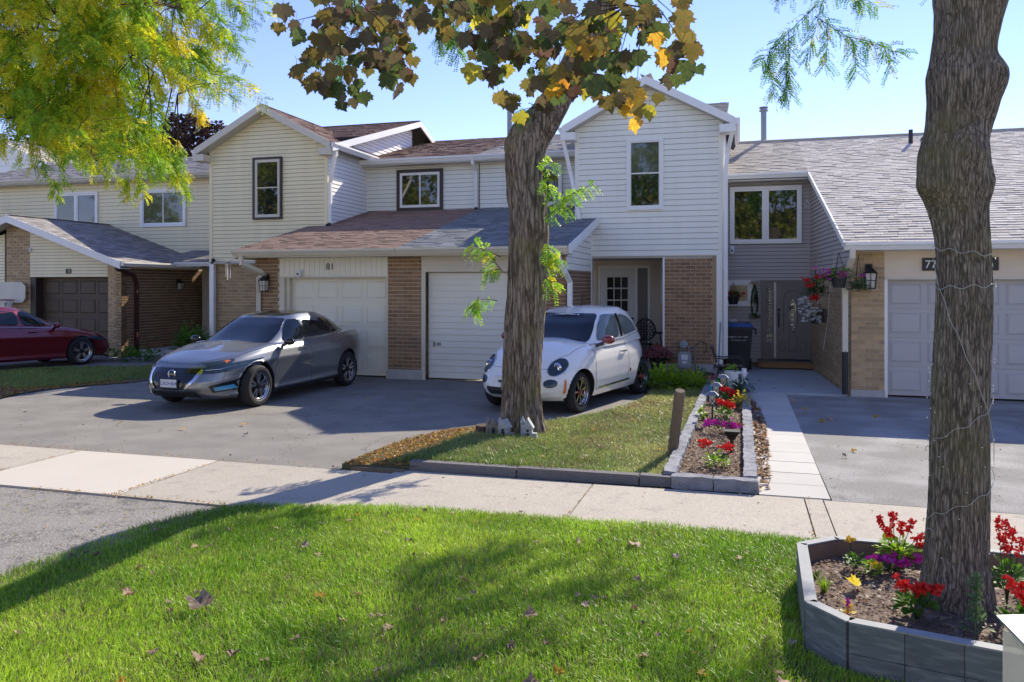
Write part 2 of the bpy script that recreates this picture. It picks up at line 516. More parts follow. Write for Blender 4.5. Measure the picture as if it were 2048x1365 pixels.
def downspout(house, pts, mat, r=.038, label=None):
    o = MB().tube(pts, r, 4, sq=True).build('downspout', mat, house)
    if label: o['label'] = label
    return o
def window(house, W, u0, u1, z0, z1, kind='slider', trim=None, frame=None, glass=None, glass2=None, tw=.055, label=None, bars=None, n0=.012):
    """trim = outer casing, frame = vinyl frame, panes are sub-parts."""
    frame = frame or white_trim; glass = glass or glass_dark; glass2 = glass2 or glass
    t = trim or frame
    D = .05 + n0
    mb = MB()
    def ring(m, a0, a1, b0, b1, wd, d0, d1):
        m.box(a0, a1, d0, d1, b1 - wd, b1, f=W); m.box(a0, a1, d0, d1, b0, b0 + wd, f=W)
        m.box(a0, a0 + wd, d0, d1 - .001, b0 + wd, b1 - wd, f=W); m.box(a1 - wd, a1, d0, d1 - .001, b0 + wd, b1 - wd, f=W)
    ring(mb, u0, u1, z0, z1, tw, .0, D + .012)
    fr = mb.build('window', t, house)
    if label: fr['label'] = label
    a0, a1, b0, b1 = u0 + tw, u1 - tw, z0 + tw, z1 - tw
    if trim is not None:
        mb = MB(); ring(mb, a0 + .002, a1 - .002, b0 + .002, b1 - .002, .045, .0, D - .008)
        mb.build('frame', frame, fr)
        a0 += .045; a1 -= .045; b0 += .045; b1 -= .045
    def pane(c0, c1, d0, d1, g, dep, sash=.028, sash_d=.014):
        m = MB(); ring(m, c0 + .001, c1 - .001, d0 + .001, d1 - .001, sash, .0, dep + sash_d)
        m.build('sash', frame, fr)
        MB().box(c0 + sash - .004, c1 - sash + .004, .001, dep, d0 + sash - .004, d1 - sash + .004, f=W).build('pane', g, fr)
    um, zm = (a0 + a1) / 2, (b0 + b1) / 2
    if kind == 'hung':
        pane(a0, a1, zm, b1, glass, .03 + n0); pane(a0, a1, b0, zm + .03, glass2, .022 + n0)
    elif kind == 'slider':
        pane(a0, um + .02, b0, b1, glass, .030 + n0, .026); pane(um, a1, b0, b1, glass2, .021 + n0, .026)
    elif kind == 'casement':
        mb = MB().box(um - .03, um + .03, 0, D, b0, b1, f=W).build('mullion', frame, fr)
        pane(a0, um - .031, b0, b1, glass, .03 + n0, .045); pane(um + .031, a1, b0, b1, glass2, .03 + n0, .045)
    else:
        pane(a0, a1, b0, b1, glass, .03 + n0, .035)
    return fr
def raised_door(house, W, u0, u1, z0, z1, cols, rows, mat, n=.0, label=None):
    """Sectional garage door with pressed panels; each section and panel a sub-part."""
    door = MB().box(u0, u1, n - .05, n - .02, z0, z1, f=W).build('garage_door', mat, house)
    if label: door['label'] = label
    rh = (z1 - z0) / rows; cw = (u1 - u0) / cols
    for r in range(rows):
        a, b = z0 + r * rh + .004, z0 + (r + 1) * rh - .004
        MB().box(u0, u1, n - .02, n, a, b, f=W).build('section', mat, door)
        for c in range(cols):
            p0, p1 = u0 + c * cw + .065, u0 + (c + 1) * cw - .065
            q0, q1 = a + .075, b - .075
            m = MB()
            # groove frame then raised centre
            e = .028
            m.hexa([W(p0, n + .001, q0), W(p1, n + .001, q0), W(p1 - e, n + .014, q0 + e), W(p0 + e, n + .014, q0 + e),
                    W(p0, n + .001, q1), W(p1, n + .001, q1), W(p1 - e, n + .014, q1 - e), W(p0 + e, n + .014, q1 - e)])
            m2 = MB()
            for (x0, x1, y0, y1) in ((p0 - .016, p1 + .016, q1 + .002, q1 + .014), (p0 - .016, p1 + .016, q0 - .014, q0 - .002), (p0 - .016, p0 - .003, q0, q1), (p1 + .003, p1 + .016, q0, q1)):
                m2.box(x0, x1, n + .001, n + .009, y0, y1, f=W)
            m.v; pm = MB(); pm.v, pm.f, pm.mi = m.v + m2.v, m.f + [tuple(i + len(m.v) for i in f) for f in m2.f], m.mi + m2.mi
            pm.build('door_panel', mat, door)
    return door
def wall_lantern(house, W, u, z, body, glassm, label=None, s=1.0, n=0.0):
    """Coach lamp: back plate, arm, cap, caged glass."""
    f = lambda x, y, zz: W(u + x * s, n + .11 * s + y * s, z + zz * s)
    mb = MB().box(-.04, .04, -.11, -.09, -.02, .16, f=f)
    mb.tube([f(0, -.09, .09), f(0, -.04, .15), f(0, 0, .14)], .012 * s, 6)
    o = mb.build('wall_lamp', body, house)
    if label: o['label'] = label
    c = MB()
    for (r0, r1, a, b) in ((.075, .03, .045, .10), (.03, .012, .10, .13)):
        c.hexa([f(-r0, -r0, a), f(r0, -r0, a), f(r0, r0, a), f(-r0, r0, a), f(-r1, -r1, b), f(r1, -r1, b), f(r1, r1, b), f(-r1, r1, b)])
    for sx in (-1, 1):
        for sy in (-1, 1):
            c.tube([f(sx * .062, sy * .062, .045), f(sx * .048, sy * .048, -.125)], .006 * s, 4)
    c.box(-.055, .055, -.055, .055, -.14, -.125, f=f)
    for sx in (0,):
        c.tube([f(0, .06, .045), f(0, .05, -.125)], .004 * s, 4)
    c.tube([f(-.05, .055, -.04), f(.05, .055, -.04)], .004 * s, 4)
    c.build('cage', body, o)
    MB().hexa([f(-.042, -.042, -.125), f(.042, -.042, -.125), f(.042, .042, -.125), f(-.042, .042, -.125),
               f(-.055, -.055, .045), f(.055, -.055, .045), f(.055, .055, .045), f(-.055, .055, .045)]).build('lamp_glass', glassm, o)
    return o
def gable_block(house, X0, X1, Yf, Yb, zt, ze, zp, sid, expo, rmat, zb=2.6, ov=.28, east=True, ridge_back=21.2):
    """Projecting two-storey block with a front gable; siding above zb; eaves ze, peak zp at the front."""
    xm = (X0 + X1) / 2
    W = Wall(X0, Yf)
    w_ = X1 - X0
    zs = ze + .06
    sl = (zp - ze) / ((X1 - X0) / 2 + ov)
    zc = ze + sl * ov - .10
    poly = [(0, zb), (w_, zb), (w_, zc), (w_ / 2, zp - .10), (0, zc)]
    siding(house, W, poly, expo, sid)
    # corner posts
    for u in (0, w_):
        MB().box(u - .045, u + .045, .0, .03, zb - .02, zc - .02, f=W).build('corner_post', sid, house)
    # roof halves over the gable
    for sgn in (-1, 1):
        xe = xm + sgn * (w_ / 2 + ov)
        O = (xe, Yf - .32, ze) if sgn < 0 else (xe, ridge_back, ze)
        U = (0, 1, 0) if sgn < 0 else (0, -1, 0)
        run = abs(xe - xm); L = math.hypot(run, zp - ze)
        V = (-sgn * run / L, 0, (zp - ze) / L)
        ln = ridge_back - (Yf - .32)
        # behind the main roof the valley cuts the plane
        roof_plane(house, O, U, V, [(0, 0), (ln, 0), (ln, L), (0, L)], rmat)
        # barge board + soffit
        y0 = Yf - .33
        b = MB(); h = .17
        b.hexa([(xe, y0 - .02, ze - h), (xe, y0 + .01, ze - h), (xm, y0 + .01, zp - h), (xm, y0 - .02, zp - h),
                (xe, y0 - .02, ze + .01), (xe, y0 + .01, ze + .01), (xm, y0 + .01, zp + .01), (xm, y0 - .02, zp + .01)])
        b.build('barge_board', white_trim if sid is not cream else cream_trim, house)
        MB().hexa([(xe, y0 + .011, ze - h + .005), (xe, Yf - .001, ze - h + .005), (xm, Yf - .001, zp - h + .005), (xm, y0 + .011, zp - h + .005),
                   (xe, y0 + .011, ze - h + .03), (xe, Yf - .001, ze - h + .03), (xm, Yf - .001, zp - h + .03), (xm, y0 + .011, zp - h + .03)]).build('soffit', soffit_m, house)
        # boxed eave return at the corner
        xa, xb = sorted((xm + sgn * (w_ / 2 - .02), xe + sgn * .03))
        MB().box(xa, xb, y0 - .03, Yf + .02, ze - h - .14, ze - h + .03).build('eave_return', white_trim if sid is not cream else cream_trim, house)
        gutter(house, (xe + sgn * .0, Yf - .30, ze - .01), (xe, ridge_back - 1.2, ze - .01), white_trim, out=(sgn, 0), h=.13, d=.12)
    return W

HOUSE = {}
# ------------------------------------------------------------------ house 81 (cream gable block, brown roofs)
h81 = thing('townhouse', 'two-storey townhouse number 81, cream clapboard gable over brick, brown shingle roofs', 'house', (-9.6, 17.6, 0), group='row of attached townhouses')
gable_block(h81, -13.30, -9.93, 17.6, 22.8, 0, 5.46, 6.50, cream, .102, sh_brown, zb=2.56)
Wg = Wall(-13.30, 17.6)
window(h81, Wg, 1.28, 2.13, 3.62, 5.21, 'hung', brown_trim, cream_trim)
# east wall of the block, above the garage roof
We = Wall(-9.93, 17.6, 0, 1)
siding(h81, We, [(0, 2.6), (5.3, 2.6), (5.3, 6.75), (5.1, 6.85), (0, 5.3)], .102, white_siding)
MB().box(-.005, .05, .0, .03, 3.3, 5.35, f=We).build('corner_post', white_trim, h81)
# main roof over the block (ridge along X)
sl81 = (7.04 - 5.42) / (22.8 - 17.3)
Lm = math.hypot(22.8 - 18.9, 7.04 - (5.42 + 1.6 * sl81))
roof_plane(h81, (-13.4, 18.9, 5.42 + 1.6 * sl81), (1, 0, 0), (0, 1, sl81), [(2.0, 0), (3.82, 0), (3.82, Lm), (0, Lm), (0, 1.2)], sh_brown)
Lb = math.hypot(1.4, .5)
roof_plane(h81, (-13.4, 24.2, 6.54), (1, 0, 0), (0, -1, .36), [(0, 0), (3.82, 0), (3.82, Lb), (0, Lb)], sh_brown)
# east rake board, front and rear
def rake(house, x, pts, h=.17, mat=white_trim, t=.03, nm='rake_board'):
    for (y0, z0), (y1, z1) in zip(pts[:-1], pts[1:]):
        MB().hexa([(x, y0, z0 - h), (x + t, y0, z0 - h), (x + t, y1, z1 - h), (x, y1, z1 - h), (x, y0, z0), (x + t, y0, z0), (x + t, y1, z1), (x, y1, z1)]).build(nm, mat, house)
rake(h81, -9.60, [(17.28, 5.40), (22.8, 7.05)]); rake(h81, -9.60, [(22.8, 7.05), (24.2, 6.56)])
MB().hexa([(-9.93, 17.6, 5.30), (-9.60, 17.6, 5.30), (-9.60, 22.8, 6.87), (-9.93, 22.8, 6.87), (-9.93, 17.6, 5.33), (-9.60, 17.6, 5.33), (-9.60, 22.8, 6.90), (-9.93, 22.8, 6.90)]).build('soffit', soffit_m, h81)
# recessed main wall
Wr = Wall(-9.93, 19.8)
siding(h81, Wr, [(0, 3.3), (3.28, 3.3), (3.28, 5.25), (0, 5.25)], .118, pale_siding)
window(h81, Wr, .93, 2.27, 3.96, 5.08, 'slider', brown_trim, white_trim, tw=.085)
MB().box(-.01, 3.28, .0, .36, 5.17, 5.21, f=Wr).build('soffit', soffit_m, h81)
gutter(h81, (-9.92, 19.43, 5.33), (-6.63, 19.43, 5.33), white_trim)
slr = (6.72 - 5.32) / 5.0
roof_plane(h81, (-9.9, 19.40, 5.32), (1, 0, 0), (0, 1, slr), [(0, 0), (3.27, 0), (3.27, 5.2), (0, 5.2)], sh_brown)
downspout(h81, [(-6.70, 19.42, 5.22), (-6.70, 19.42, 5.12), (-6.70, 19.70, 4.95), (-6.70, 19.72, 3.98)], white_trim)
MB().tube([(-6.70, 19.72, 3.98), (-6.70, 19.66, 3.92)], .05, 8).build('downspout_outlet', black_plastic, h81)
downspout(h81, [(-9.58, 17.45, 5.25), (-9.60, 17.42, 5.12), (-9.84, 17.62, 4.5), (-9.84, 17.62, 3.45)], white_trim)
MB().tube([(-9.84, 17.62, 3.47), (-9.86, 17.5, 3.42)], .05, 8).build('downspout_outlet', black_plastic, h81)
# lower brick wall of the block, post, entry strip
Wl = Wall(-13.30, 17.72)
bricks(h81, Wl, .02, 3.3, 0, 2.54, brickA, single=60, thick=.2, label='dim brick wall under the cream gable')
MB().box(-13.33, -13.20, 17.55, 17.66, 0, 2.56).build('post', white_trim, h81)
MB().box(-11.00, -10.86, 16.6, 16.74, 0, 2.55).build('post', cream_trim, h81)
MB().box(-13.30, -9.93, 17.55, 17.9, 2.50, 2.555).build('soffit', soffit_m, h81)
# garage: wall plane Y=15
Wgar = Wall(-10.20, 15.0)
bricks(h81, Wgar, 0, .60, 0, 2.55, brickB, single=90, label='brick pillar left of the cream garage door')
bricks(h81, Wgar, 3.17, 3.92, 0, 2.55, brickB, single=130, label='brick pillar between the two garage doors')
Wsd = Wall(-10.20, 20.0, 0, -1)
MB().box(-10.20, -10.10, 15.2, 19.7, 0, 2.5).build('garage_side_wall', mortar, h81)
MB().box(3.15, 3.94, -.01, .03, 0, .2, f=Wgar).build('foundation', foundation, h81)
door81 = raised_door(h81, Wgar, .81, 3.12, .03, 2.10, 4, 4, garage_cream, n=-.16)
MB().box(.60, .72, -.18, .015, 0, 2.11, f=Wgar).build('door_jamb', cream_trim, h81)
MB().box(.725, .808, -.18, -.05, 0, 2.11, f=Wgar).build('door_jamb', cream_trim, h81)
MB().box(3.12, 3.168, -.18, .0, 0, 2.11, f=Wgar).build('door_jamb', cream_trim, h81)
MB().box(.60, 3.168, -.2, .0, 2.11, 2.55, f=Wgar).build('header', garage_cream, h81)
hd = h81.children[-1]
for i in range(21):
    u = .605 + i * .1216
    MB().box(u, u + .115, .0015, .014, 2.13, 2.545, f=Wgar).build('header_board', garage_cream, hd)
MB().box(.58, 3.19, .0145, .035, 2.10, 2.135, f=Wgar).build('header_trim', cream_trim, hd)
text('81', .20, Wgar(1.83, .018, 2.27), (rad(90), 0, 0), ink_black, h81, 'house_number', .006)
wall_lantern(h81, Wgar, .30, 1.98, black_metal, lantern_glass, label='black coach lamp on the left pillar', s=1.25)
def camera_dome(house, W, u, z, n=.02, label='white security camera', s=1.0, name='security_camera'):
    f = lambda x, y, zz: W(u + x * s, n + y * s, z + zz * s)
    o = MB().box(-.035, .035, 0, .02, -.03, .06, f=f).build(name, white_plastic, house)
    m = MB().lathe([(.001, -.075), (.028, -.07), (.04, -.045), (.042, 0), (.034, .03), (.001, .038)], 14, f=lambda x, y, z_: f(x, .06 + y, z_))
    m.build('camera_head', white_plastic, o, True)
    MB().lathe([(.001, .0), (.018, .0), (.018, .012), (.001, .014)], 12, f=lambda x, y, z_: f(x, .098 + z_, y - .02)).build('lens', black_gloss, o)
    o['label'] = label
    return o
camera_dome(h81, Wgar, 1.13, 2.21, .016, s=1.3)
Wp = Wall(-13.2, 17.5)
MB().tube([(-13.18, 17.5, 2.6), (-13.10, 17.42, 2.58)], .045, 10).build('security_camera', black_plastic, h81)
# garage roof (brown half) and its gutter
zg, yg = 2.68, 14.55
slg = .245
cg = math.hypot(1, slg)
roof_plane(h81, (-10.42, yg, zg), (1, 0, 0), (0, 1, slg), [(0, 0), (3.80, 0), (3.80, 5.25 * cg), (.55, 5.25 * cg), (.5, 3.05 * cg), (0, 3.05 * cg)], sh_brown, single=150, expo=.135)
gutter(h81, (-10.42, yg - .01, zg + .005), (-6.63, yg - .01, zg + .005), cream_trim)
MB().box(-10.38, -6.63, yg, 15.0, 2.53, 2.555).build('soffit', cream_trim, h81)
MB().box(-10.40, -6.63, yg - .005, yg + .012, 2.53, 2.66).build('fascia', cream_trim, h81)
MB().box(-10.43, -10.40, yg, 17.6, 2.5, 2.62).build('rake_board', cream_trim, h81)
downspout(h81, [(-10.2, yg - .07, 2.56), (-10.2, yg - .07, 2.40), (-9.93, yg + .25, 2.22), (-9.93, 14.93, 2.15), (-10.02, 14.93, 1.9), (-10.02, 14.93, .2)][:4] + [(-10.10, 14.95, 2.1), (-10.10, 14.95, .15)], cream_trim, .045)
# ------------------------------------------------------------------ house 79 (pale gable block, slate-blue garage roof)
h79 = thing('townhouse', 'two-storey townhouse number 79, pale clapboard gable over open brick porch, slate-blue garage roof', 'house', (-3.6, 17.7, 0), group='row of attached townhouses')
gable_block(h79, -3.58, -.40, 17.7, 22.8, 0, 5.52, 6.52, pale_siding, .125, sh_tan, zb=2.60)
W9 = Wall(-3.58, 17.7)
window(h79, W9, 1.14, 1.95, 3.62, 5.22, 'hung', None, white_trim, glass_green, glass_dark, tw=.07)
MB().box(0, 3.18, .0, .012, 2.585, 2.62, f=W9).build('starter_strip', cream_trim, h79)
MB().hexa([(-.40, 17.68, 2.3), (-.32, 17.68, 2.3), (-.32, 22.8, 2.3), (-.40, 22.8, 2.3), (-.40, 17.68, 5.30), (-.32, 17.68, 5.30), (-.32, 22.8, 6.85), (-.40, 22.8, 6.85)]).build('wall', white_siding, h79)
# main roof behind the gable
roof_plane(h79, (-3.9, 18.9, 5.42 + 1.6 * sl81), (1, 0, 0), (0, 1, sl81), [(0, 0), (3.60, 0), (3.60, Lm), (0, Lm)], sh_tan)
MB().tube([(-1.0, 20.6, 6.1), (-1.0, 20.6, 6.62)], .06, 10).build('vent_pipe', black_metal, h79)
# recessed wall with small window
W9r = Wall(-6.63, 19.8)
siding(h79, W9r, [(0.002, 3.3), (3.05, 3.3), (3.05, 5.25), (0.002, 5.25)], .118, pale_siding)
window(h79, W9r, 1.35, 2.24, 4.0, 5.09, 'fixed', None, white_trim, glass_dark, tw=.06)
MB().box(.002, 3.05, .0, .36, 5.17, 5.21, f=W9r).build('soffit', soffit_m, h79)
gutter(h79, (-6.625, 19.43, 5.33), (-3.6, 19.43, 5.33), white_trim)
roof_plane(h79, (-6.62, 19.40, 5.32), (1, 0, 0), (0, 1, slr), [(0, 0), (3.0, 0), (3.0, 5.2), (0, 5.2)], sh_tan)
downspout(h79, [(-3.86, 17.42, 5.36), (-3.84, 17.42, 5.2), (-3.72, 17.64, 4.5), (-3.50, 17.63, 3.42)], white_trim)
# stack pipe
sp = MB().tube([(-7.12, 24.3, 6.5), (-7.12, 24.3, 7.60)], .085, 12)
sp.lathe([(.075, 0), (.13, .02), (.13, .05), (.09, .06), (.09, .09), (.13, .1), (.13, .13), (.001, .17)], 14, (-7.12, 24.3, 7.57))
sp.build('flue_pipe', metal_grey, h79)
# garage 79
Wg9 = Wall(-6.28, 15.0)
MB().box(-6.28, -6.20, 14.98, 15.03, 0, 2.21).build('door_jamb', cream_trim, h79)
gd = MB().box(.085, 1.98 + .45, -.2, -.17, .03, 2.20, f=Wg9).build('garage_door', garage_white, h79)
gd['label'] = 'off-white slatted garage door'
ns = 17
for i in range(ns):
    a = .03 + i * 2.17 / ns
    MB().hexa([Wg9(.09, -.145, a + .002), Wg9(2.42, -.145, a + .002), Wg9(2.42, -.168, a + .002), Wg9(.09, -.168, a + .002),
               Wg9(.09, -.160, a + 2.17 / ns - .004), Wg9(2.42, -.160, a + 2.17 / ns - .004), Wg9(2.42, -.168, a + 2.17 / ns - .004), Wg9(.09, -.168, a + 2.17 / ns - .004)]).build('door_slat', garage_white, gd)
MB().box(.28, .36, -.144, -.13, .70, .76, f=Wg9).build('door_handle', metal_grey, gd)
MB().box(.20, .24, -.144, -.125, .68, .78, f=Wg9).build('door_lock', metal_grey, gd)
MB().box(-.0, 2.45, -.2, .0, 2.21, 2.55, f=Wg9).build('header', header_beige, h79)
hd = h79.children[-1]
for i in range(3):
    MB().box(.0, 2.45, .0015, .014 + .002 * i, 2.225 + i * .108, 2.325 + i * .108, f=Wg9).build('header_board', header_beige, hd)
text('79', .23, Wg9(1.04, .026, 2.29), (rad(90), 0, 0), ink_white, h79, 'house_number', .012)
MB().box(2.43, 2.47, -.18, .0, 0, 2.21, f=Wg9).build('door_jamb', cream_trim, h79)
bricks(h79, Wg9, 2.47, 3.02, 0, 2.55, brickB, single=100, label='brick pillar right of the slatted garage door')
MB().box(-6.62, -3.24, 14.98, 15.02, 2.551, 2.68).build('frieze', cream_trim, h79)
# garage right side wall seen between pillar and gable
Ws9 = Wall(-3.26, 15.02, 0, 1)
bricks(h79, Ws9, 0, 2.7, 0, 2.25, brickB, single=60, label='brick side wall of the garage')
siding(h79, Ws9, [(0, 2.25), (2.68, 2.25), (2.68, 3.16), (0, 2.52)], .125, pale_siding)
MB().box(2.62, 2.72, 0, .03, 0, 3.2, f=Ws9).build('corner_post', white_trim, h79)
roof_plane(h79, (-6.62, yg, zg), (1, 0, 0), (0, 1, slg), [(0, 0), (3.52, 0), (3.52, 3.13 * cg), (3.02, 3.13 * cg), (3.0, 5.25 * cg), (0, 5.25 * cg)], sh_blue, single=150, expo=.135)
gutter(h79, (-6.625, yg - .01, zg + .005), (-3.10, yg - .01, zg + .005), cream_trim)
MB().box(-6.62, -3.12, yg, 15.0, 2.53, 2.555).build('soffit', cream_trim, h79)
MB().box(-6.62, -3.12, yg - .005, yg + .012, 2.53, 2.66).build('fascia', cream_trim, h79)
MB().hexa([(-3.10, yg - .02, 2.54), (-3.07, yg - .02, 2.54), (-3.07, 17.68, 3.31), (-3.10, 17.68, 3.31), (-3.10, yg - .02, 2.71), (-3.07, yg - .02, 2.71), (-3.07, 17.68, 3.48), (-3.10, 17.68, 3.48)]).build('rake_board', white_trim, h79)
downspout(h79, [(-3.30, yg - .07, 2.56), (-3.28, yg - .07, 2.42), (-3.20, yg + .1, 2.2), (-3.16, 14.93, 2.0), (-3.16, 14.93, .15)], white_trim, .045)
wall_lantern(h79, Wg9, 2.56, 1.98, white_plastic, lantern_glass, label='white coach lamp on the pillar behind the trunk', s=1.25)
W79s = Wall(-3.58, 17.7)
wall_lantern(h79, W79s, .14, 2.38, white_plastic, lantern_glass, label='white coach lamp at the porch corner', s=1.25)
# porch: recessed wall, door, sidelight, window
W9p = Wall(-3.6, 19.4)
MB().box(-.0, 3.2, -.15, 0, 0, 2.58, f=W9p).build('porch_wall', stucco, h79)
MB().box(-3.58, -.40, 17.72, 19.4, 2.55, 2.595).build('porch_ceiling', soffit_m, h79)
MB().box(-3.60, -3.50, 17.7, 19.4, 0, 2.55).build('porch_side_wall', white_siding, h79)
MB().box(-3.5, -.45, 17.75, 19.4, 0, .12).build('porch_floor', foundation, h79)
dz = .18
def ringbox(mb, W, a0, a1, b0, b1, wd, d0, d1, bottom=True):
    mb.box(a0, a1, d0, d1, b1 - wd, b1, f=W)
    if bottom: mb.box(a0, a1, d0, d1, b0, b0 + wd, f=W)
    mb.box(a0, a0 + wd, d0, d1 - .001, b0 + (wd if bottom else 0), b1 - wd, f=W)
    mb.box(a1 - wd, a1, d0, d1 - .001, b0 + (wd if bottom else 0), b1 - wd, f=W)
    return mb
ringbox(MB(), W9p, .22, 1.50, .12, 2.42, .06, 0, .07, False).build('door_frame', white_trim, h79)
fd = MB().box(.285, 1.13, 0, .05, .13, 2.355, f=W9p).build('front_door', door_white, h79)
for r in range(5):
    for c in range(3):
        MB().box(.445 + c * .178, .600 + c * .178, .051, .056, .72 + r * .29, .975 + r * .29, f=W9p).build('pane', glass_dark, fd)
mb = MB()
for c in range(4): mb.box(.428 + c * .178, .444 + c * .178, .051, .072, .69, 2.19, f=W9p)
for r in range(6): mb.box(.444, .978, .051, .070, .70 + r * .29, .718 + r * .29, f=W9p)
mb.build('muntins', door_white, fd)
MB().lathe([(.001, 0), (.035, 0), (.035, .03), (.001, .035)], 12, f=lambda x, y, z: W9p(1.06 + x, .05 + z, 1.12 + y)).build('deadbolt', black_metal, fd)
MB().tube([W9p(1.06, .05, 1.0), W9p(1.06, .11, .99), W9p(1.06, .11, .80), W9p(1.06, .05, .78)], .016, 6).build('handle', black_metal, fd)
MB().box(1.13, 1.19, 0, .065, .12, 2.36, f=W9p).build('door_post', white_trim, h79)
MB().box(1.195, 1.435, 0, .03, .12, 2.355, f=W9p).build('sidelight', taupe, h79)
window(h79, W9p, 1.75, 2.75, 1.50, 2.50, 'fixed', None, white_trim, glass_amber, tw=.08)
MB().box(1.50, 3.1, .0, .035, .13, 1.42, f=W9p).build('porch_panel', stucco, h79)
W9f = Wall(-1.60, 17.68)
bricks(h79, W9f, 0, 1.02, .22, 2.56, brickB, single=160, thick=.3, label='wide brick pillar of the porch')
MB().box(-1.62, -.56, 17.66, 18.0, 0, .22).build('foundation', foundation, h79)
MB().box(-.58, -.49, 17.66, 17.8, .22, 2.58).build('corner_post', brickA, h79)
MB().box(-1.645, -1.602, 17.66, 17.9, .1, 2.56).build('trim_strip', white_trim, h79)
downspout(h79, [(-.16, 17.40, 5.38), (-.16, 17.42, 5.2), (-.26, 17.60, 4.8), (-.30, 17.62, 4.4), (-.30, 17.62, .35)], white_trim, .045)
MB().box(-.49, -.36, 17.66, 17.74, .2, 2.6).build('corner_post', white_trim, h79)
camera79 = camera_dome(h79, Wall(-.36, 19.44), .18, 2.78, .02, s=1.5)
MB().tube([(-.34, 19.2, 3.05), (-.30, 18.7, 3.0)], .004, 4).build('cable', white_plastic, h79)
# ------------------------------------------------------------------ house 77 (grey siding, long light roof)
h77 = thing('townhouse', 'townhouse number 77, grey siding, long light shingle roof, grey double garage door', 'house', (1.9, 15, 0), group='row of attached townhouses')
yr = 19.5
W7 = Wall(-.38, yr)
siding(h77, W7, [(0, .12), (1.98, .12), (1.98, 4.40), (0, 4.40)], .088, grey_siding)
window(h77, W7, .15, 1.76, 2.92, 4.27, 'casement', None, white_trim, glass_dark, glass_dark, tw=.06, n0=.014)
window(h77, W7, .02, .68, 1.44, 2.06, 'fixed', None, white_trim, glass_amber, tw=.09)
MB().box(0, 1.98, .0, .40, 4.36, 4.40, f=W7).build('soffit', soffit_m, h77)
gutter(h77, (-.38, 19.09, 4.53), (1.50, 19.09, 4.53), white_trim)
sl7 = (4.52 - 2.66) / (19.08 - 14.4)
c7 = math.hypot(1, sl7); zr = 2.66 + sl7 * (22.3 - 14.4)
roof_plane(h77, (1.72, 14.4, 2.66), (1, 0, 0), (0, 1, sl7), [(0, 0), (9.5, 0), (9.5, 7.9 * c7), (-.24, 7.9 * c7), (-.24, 4.68 * c7)], sh_tan, single=290, expo=.14, tabw=.19)
roof_plane(h77, (-.40, 19.08, 4.52), (1, 0, 0), (0, 1, sl7), [(0, 0), (1.88, 0), (1.88, 3.22 * c7), (0, 3.22 * c7)], sh_tan, expo=.14)
roof_plane(h77, (11.0, 26, zr - .4 * 3.7), (-1, 0, 0), (0, -1, .4), [(0, 0), (11.4, 0), (11.4, 3.7 * math.hypot(1, .4)), (0, 3.7 * math.hypot(1, .4))], sh_tan, expo=.5, tabw=1.2)
MB().tube([(-.4, 22.3, zr + .01), (11, 22.3, zr + .01)], .05, 6).build('ridge_cap', sh_tan, h77)
# side wall of garage: skewed siding triangle over brick
Wsv = Wall(1.58, yr, .29, -4.63)   # runs towards the street, faces the entry
Ls = math.hypot(.29, 4.63)
# faces (dy,-dx) = towards -X
siding(h77, Wsv, [(0, 2.10), (Ls, 2.32), (Ls, 2.62), (.4, 4.35), (0, 4.40)], .088, grey_siding)
bricks(h77, Wsv, 0, Ls, 0, 2.34, brickA, single=60, topf=lambda u: 2.10 + .22 * u / Ls, label='receding brick side wall beside the entry')
MB().hexa([(1.70, 14.38, 2.54), (1.73, 14.38, 2.54), (1.50, 19.06, 4.42), (1.47, 19.06, 4.42), (1.70, 14.38, 2.66), (1.73, 14.38, 2.66), (1.50, 19.06, 4.54), (1.47, 19.06, 4.54)]).build('rake_board', white_trim, h77)
W7g = Wall(1.87, 14.87)
bricks(h77, W7g, 0, .53, .12, 2.54, brickA, single=110, label='sunlit tan brick pillar left of the grey garage door')
MB().box(1.86, 2.41, 14.845, 15.0, 0, .12).build('foundation', foundation, h77)
MB().box(.53, 9.2, -.15, 0, 2.08, 2.54, f=W7g).build('header', stucco, h77)
MB().box(.53, .58, -.16, .01, 0, 2.06, f=W7g).build('door_jamb', white_trim, h77)
MB().box(.53, 5.6, .001, .022, 2.04, 2.08, f=W7g).build('header_trim', cream_trim, h77)
raised_door(h77, W7g, .585, 5.35, .03, 2.04, 8, 4, garage_grey, n=-.12)
MB().box(5.35, 9.2, -.15, 0, 0, 2.08, f=W7g).build('garage_wall', mortar, h77)
gutter(h77, (1.70, 14.39, 2.665), (11.2, 14.39, 2.665), white_trim, h=.13, d=.12)
MB().box(1.74, 11.2, 14.40, 14.87, 2.54, 2.56).build('soffit', white_trim, h77)
downspout(h77, [(1.82, 14.33, 2.55), (1.82, 14.33, 2.42), (1.76, 14.65, 2.1), (1.76, 14.80, 1.95), (1.76, 14.80, .78)], cream_trim, .045)
MB().tube([(1.76, 14.80, .80), (1.76, 14.80, .04)], .048, 8).build('downspout_boot', black_plastic, h77)
wall_lantern(h77, W7g, .28, 2.08, black_metal, lantern_glass, label='black lantern on the tan brick pillar', s=1.45)
sg = MB().box(1.12, 2.27, .002, .03, 2.19, 2.41, f=W7g).build('number_sign', black_plastic, h77)
sg['label'] = 'dark house number board partly behind the tree trunk'
text('77', .19, W7g(1.25, .033, 2.235), (rad(90), 0, 0), ink_white, sg, 'lettering', .004)
text(')', .17, W7g(2.17, .033, 2.235), (rad(90), 0, 0), ink_white, sg, 'lettering', .004)
